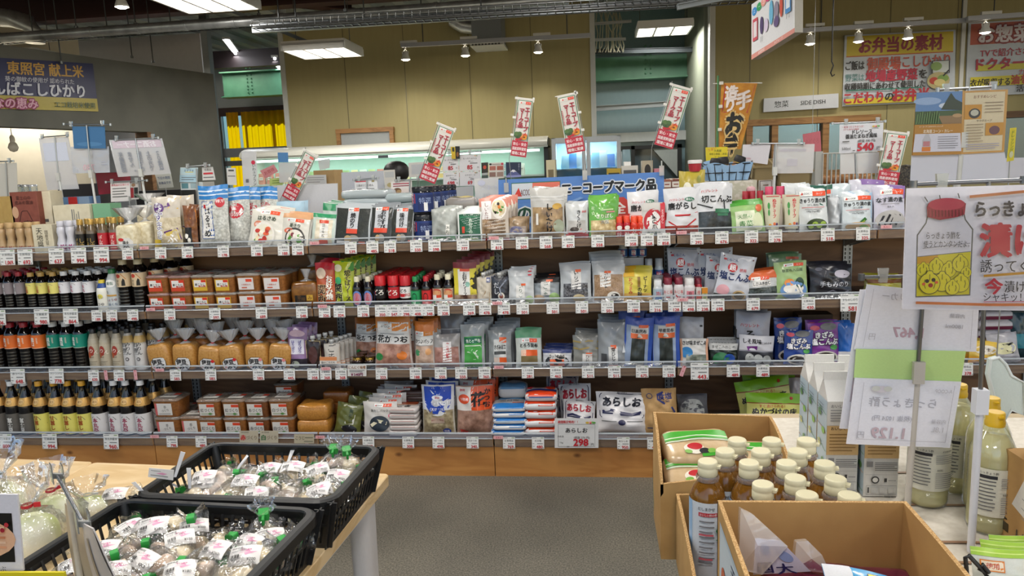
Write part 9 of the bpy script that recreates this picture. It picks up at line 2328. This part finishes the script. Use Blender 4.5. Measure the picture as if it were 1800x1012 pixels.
# ---- sign stands and papers on the right
pb1 = atZ(1594,902,DZ); pb2 = atZ(1706,974,DZ)
stand(pb1.y,((1624,500),(1594,902)),((1514,487),(1640,484)),((1552,484),),'tall wire stand holding the stacked translucent price papers',DZ+.001,(1613,652),.0045,'#7d8084',False,'#b9b4ac')
yq = pb1.y - .012
stand(pb2.y,((1738,318),(1706,974)),((1606,324),(1800,316)),((1655,320),),'tall stand with white lower pole carrying the handwritten poster',DZ+.001,(1723,703),.0045,'#8a8c90',False,'#c9cbd2')
PAP3 = film('#fbfbff',.3,.25,.2,10,.86,'#cfd1de')
panel('price_sheet',[(1512,509),(1575,509),(1540,756),(1476,753)],pb1.y+.012,[R(.16,.2,.2,.95,'#b8aab4')],'white paper hanging farthest left below the clear clip','price sign',mat=ink('#dcdde5',.35),back='#ccc')
panel('price_sheet',[(1524,500),(1722,520),(1716,618),(1502,614)],pb1.y+.006,[T('1,467',.42,.3,.17,'#b79aa8',mir=1,b=.05,w=.42),T('内容量',.82,.62,.07,'#a5a5ae',mir=1),T('1800ml',.8,.44,.07,'#a5a5ae',mir=1),T('リカー',.25,.86,.12,'#a9a9b4',mir=1,w=.4),T('円',.12,.22,.1,'#b0b0b8',mir=1),('l',[(.06,.05),(.06,.95)],.006,'#a9a9b4'),('l',[(.94,.05),(.94,.95)],.006,'#a9a9b4')],'upper pale paper with mirrored price 1,467 seen from behind','price sign',mat=ink('#d8d9e3',.35),back='#ccc')
panel('colour_card',[(1505,613),(1698,617),(1689,671),(1501,664)],pb1.y+.001,[],'light green card strip between the two hanging price papers','card','#b5d488',.0015)
panel('price_sheet',[(1503,664),(1690,671),(1670,787),(1488,780)],pb1.y-.004,[T('らっきょう酢',.48,.66,.14,'#b2b2bc',mir=1,w=.7,b=.03),T('(税抜 1024 円)',.4,.42,.08,'#b2b2bc',mir=1,w=.42),T('1.129',.38,.2,.17,'#bdaab4',mir=1,b=.05,w=.4),T('円',.12,.16,.1,'#b2b2bc',mir=1),T('内容量',.84,.4,.06,'#b5b5be',mir=1),T('1.8L',.84,.28,.08,'#b5b5be',mir=1,w=.12),T('A-COOP',.84,.86,.06,'#b5b5be',mir=1,w=.16),('l',[(.08,.1),(.08,.95)],.006,'#a9a9b4'),('l',[(.93,.1),(.93,.95)],.006,'#a9a9b4'),('l',[(.08,.1),(.93,.1)],.006,'#a9a9b4'),E(.25,.86,.07,.05,'#cfc9d2'),E(.2,.87,.04,.04,'#c6c8c4'),E(.31,.87,.04,.04,'#c6c8c4')],'lower pale paper with mirrored pickling vinegar price','price sign',mat=ink('#dedfe8',.35),back='#ccc')
# the big handwritten poster in its glossy sleeve
ON = '#ddd02a'
def onion(u,v,r,s=1.0):
    a = .716
    rh = r * 1.42
    return [('p',[(u-r*.25,v+rh*1.25),(u+r*.25,v+rh*1.25),(u+r*.5,v+rh*.7),(u-r*.5,v+rh*.7)],'#3a3a34'),E(u,v,r*1.06,rh*1.06,'#3a3a34'),E(u,v,r,rh,ON),('p',[(u-r*.2,v+rh*1.2),(u+r*.2,v+rh*1.2),(u+r*.5,v+rh*.68),(u-r*.5,v+rh*.68)],ON),('l',[(u-r*.45,v+rh*.4),(u-r*.55,v),(u-r*.4,v-rh*.5)],.006,'#7a7420'),('l',[(u+r*.45,v+rh*.4),(u+r*.55,v),(u+r*.4,v-rh*.5)],.006,'#7a7420'),('l',[(u,v+rh*.9),(u,v+rh*.3)],.006,'#7a7420')]
pe=[('p',[(.075,.1),(.395,.12),(.405,.66),(.36,.74),(.345,.82),(.13,.8),(.12,.72),(.07,.62)],'#6a6a66'),('p',[(.08,.11),(.388,.13),(.397,.655),(.353,.735),(.338,.81),(.136,.79),(.126,.715),(.077,.615)],'#dcdae4'),('p',[(.08,.11),(.388,.13),(.393,.48),(.077,.44)],'#d8cb2a'),('p',[(.078,.44),(.2,.455),(.2,.39),(.078,.38)],'#cf9a2c'),('l',[(.08,.44),(.393,.48)],.006,'#777')]
for (u,v,r) in ((.115,.33,.038),(.19,.36,.042),(.265,.33,.042),(.33,.38,.045),(.365,.31,.03),(.225,.23,.052),(.335,.22,.048),(.285,.185,.04),(.15,.22,.06)):
    pe += onion(u,v,r)
pe += [E(.135,.24,.012,.016,'#2a2422'),E(.172,.25,.012,.016,'#2a2422'),E(.156,.205,.014,.018,'#a02a2a'),E(.115,.215,.01,.012,'#d8603c'),E(.19,.23,.01,.012,'#d8603c')]
pe += [E(.235,.855,.116,.06,'#2a2422'),E(.235,.858,.112,.056,'#b02844'),('p',[(.118,.85),(.352,.87),(.345,.78),(.3,.76),(.2,.74),(.125,.765)],'#a01f3a'),E(.235,.865,.11,.05,'#bf3450')]+[('l',[(.13+.02*i,.82),(.132+.02*i,.765)],.005,'#5a1020') for i in range(11)]
pe += [T('らっきょう酢を',.22,.615,.055,'#2c2c34',w=.2,b=.0),T('使うとカンタンだよ。',.24,.545,.055,'#2c2c34',w=.27,b=.0),('l',[(.1,.51),(.38,.55)],.004,'#77777f')]
pe += [('l',[(.1,.93),(.12,.89)],.008,'#555'),('l',[(.3,.95),(.31,.91)],.008,'#555'),('l',[(.19,.94),(.195,.91)],.008,'#555')]
pe += [('l',[(.37,.92),(.7,.95),(1,.94)],.022,'#c87a4a'),('l',[(.07,.06),(.5,.05),(1,.06)],.022,'#cf7a48'),T('らっきょう',.6,.82,.12,'#30303c',b=.06,w=.38),T('漬け',.62,.57,.25,'#c02840',b=.06,w=.36),T('誘ってくれ',.62,.365,.1,'#33333c',w=.36,b=.01),('l',[(.46,.285),(.7,.31),(1,.33)],.02,'#c8902c'),T('今',.52,.2,.12,'#c02840',b=.06),T('漬けると',.7,.2,.09,'#33333c',w=.24,b=.02),T('シャキッ！と夏を',.66,.115,.07,'#33333c',w=.4,b=.01),('l',[(.46,.075),(1,.085)],.006,'#c8607a')]
panel('handwritten_poster',[(1594,331),(1890,322),(1891,547),(1586,543)],pb2.y-.014,pe,'big handwritten poster with a drawn jar of yellow onions','poster',mat=ink('#e2e1ec',.3,0,.25),back='#ccc')
for b_ in [o for o in bpy.data.objects if o.name.startswith('handwritten_poster')]:
    pl = b_
m = MB(); cs = [atY(x,y,pb2.y - .030) for x,y in ((1590,328),(1894,319),(1895,550),(1582,546))]; cc = sum(cs,Vector()) / 4
q4 = [p - cc for p in cs]
m.grid(lambda u,v: tuple((q4[3]*(1-u)+q4[2]*u)*(1-v)+(q4[0]*(1-u)+q4[1]*u)*v+Vector((0,-.004*sin(pi*u)+.0016*sin(17*u+5*v),0))),24,14,film('#ffffff',.3,.12,.5,9,0))
m.obj('clear_sleeve',pl,(cc - pl.location))
# posters farther back
stand(-1.2,((1704,153),(1686,330)),((1648,158),(1748,152)),((1663,156),(1746,152)),'tall wire stand with the corn field poster and the recipe sheet',DZ+.001,(1692,245),.004,'#a9acb0',False,'#c9c9c4')
panel('poster',[(1611,163),(1692,160),(1688,271),(1603,273)],-1.206,[R(0,.55,1,1,'#5f84b4'),E(.25,.86,.3,.06,'#8fa8cc'),E(.7,.78,.2,.05,'#c0ccdc'),R(0,.48,1,.7,'#44593a'),('p',[(.55,.72),(.75,.98),(.85,.88),(1,.82),(1,.7)],'#38443a'),('p',[(.5,.62),(1,.62),(1,.48),(.6,.48)],'#8a7050'),E(.9,.62,.1,.03,'#b09068')]+[('l',[(.04+.05*i,.5),(.06+.05*i,.66+.02*(i % 3))],.012,'#6a8a58') for i in range(10)]+[R(0,0,1,.49,'#ad7c33'),T('北海道コーン・カレー',.5,.38,.055,'#ece4d4',w=.62,b=.02),T('エーコープ こだわりドレッシング',.35,.455,.025,'#ece0cc',w=.5),('p',[(0,.05),(1,.05),(.97,.34),(.02,.34)],'#c9c9d6'),('p',[(.18,.06),(.36,.06),(.36,.24),(.31,.34),(.24,.34),(.18,.24)],'#b5b5bd'),R(.18,.06,.36,.13,'#cf7a34'),R(.2,.14,.34,.22,'#b87a80')]+lines(.5,.28,.92,6,.035,'#77777f',.008),'corn field dressing poster on a wire stand, upper right','poster','#ad7c33',.002)
panel('recipe_sheet',[(1692,160),(1772,157),(1765,267),(1688,271)],-1.207,[R(.06,.03,.94,.97,'#cfc2a4'),T('おすすめレシピ',.5,.9,.05,'#7a4a3a',w=.5),R(.06,.55,.44,.78,'#bd8a3c'),E(.28,.64,.13,.08,'#3a3c40'),E(.28,.65,.09,.05,'#b5b5a8'),R(.54,.28,.94,.48,'#bd8a3c'),E(.74,.36,.12,.07,'#6a4a54'),T('サラダスープ',.5,.52,.035,'#5a4a3a',w=.4)]+lines(.5,.8,.9,4,.05,'#8a7a6a',.01)+lines(.1,.46,.48,7,.045,'#8a7a6a',.01)+lines(.1,.14,.85,3,.035,'#8a8ab0',.01),'cream recipe sheet with two bowls beside the corn poster','leaflet',mat=ink('#b98a44',.3,0,.3),back='#b98a44',thick=.002)
panel('price_sheet',[(1603,273),(1688,271),(1680,320),(1600,322)],-1.2,[],'left translucent sheet below the corn poster','price sign',mat=PAP3,back='#ddd')
panel('price_sheet',[(1689,271),(1766,267),(1772,318),(1684,320)],-1.203,[],'right translucent sheet below the recipe sheet','price sign',mat=PAP3,back='#ddd')
panel('price_sheet',[(1752,278),(1830,276),(1830,320),(1744,322)],-1.0,[],'pale sheet at the right picture edge above the handwritten poster','price sign',mat=PAP3,back='#ddd')
panel('price_card',[(1776,225),(1787,224),(1782,282),(1770,284)],-1.18,[T('ドレッシング',.5,.6,.1,'#4a7a2a',vert=1),E(.5,.2,.3,.1,'#c8c8a0')],'narrow yellow strip at the right picture edge by the counter window','card','#d2c428',.002,post=DZ)

_ft = bpy.data.objects.get('glyph_source')
if _ft: bpy.data.objects.remove(_ft)
bpy.data.curves.remove(_FC)
dup_ = [k for k, n in USED.items() if n > 1]
if dup_: print('SAME LABEL', len(dup_), dup_[:20])
print('OBJECTS', len(bpy.data.objects))
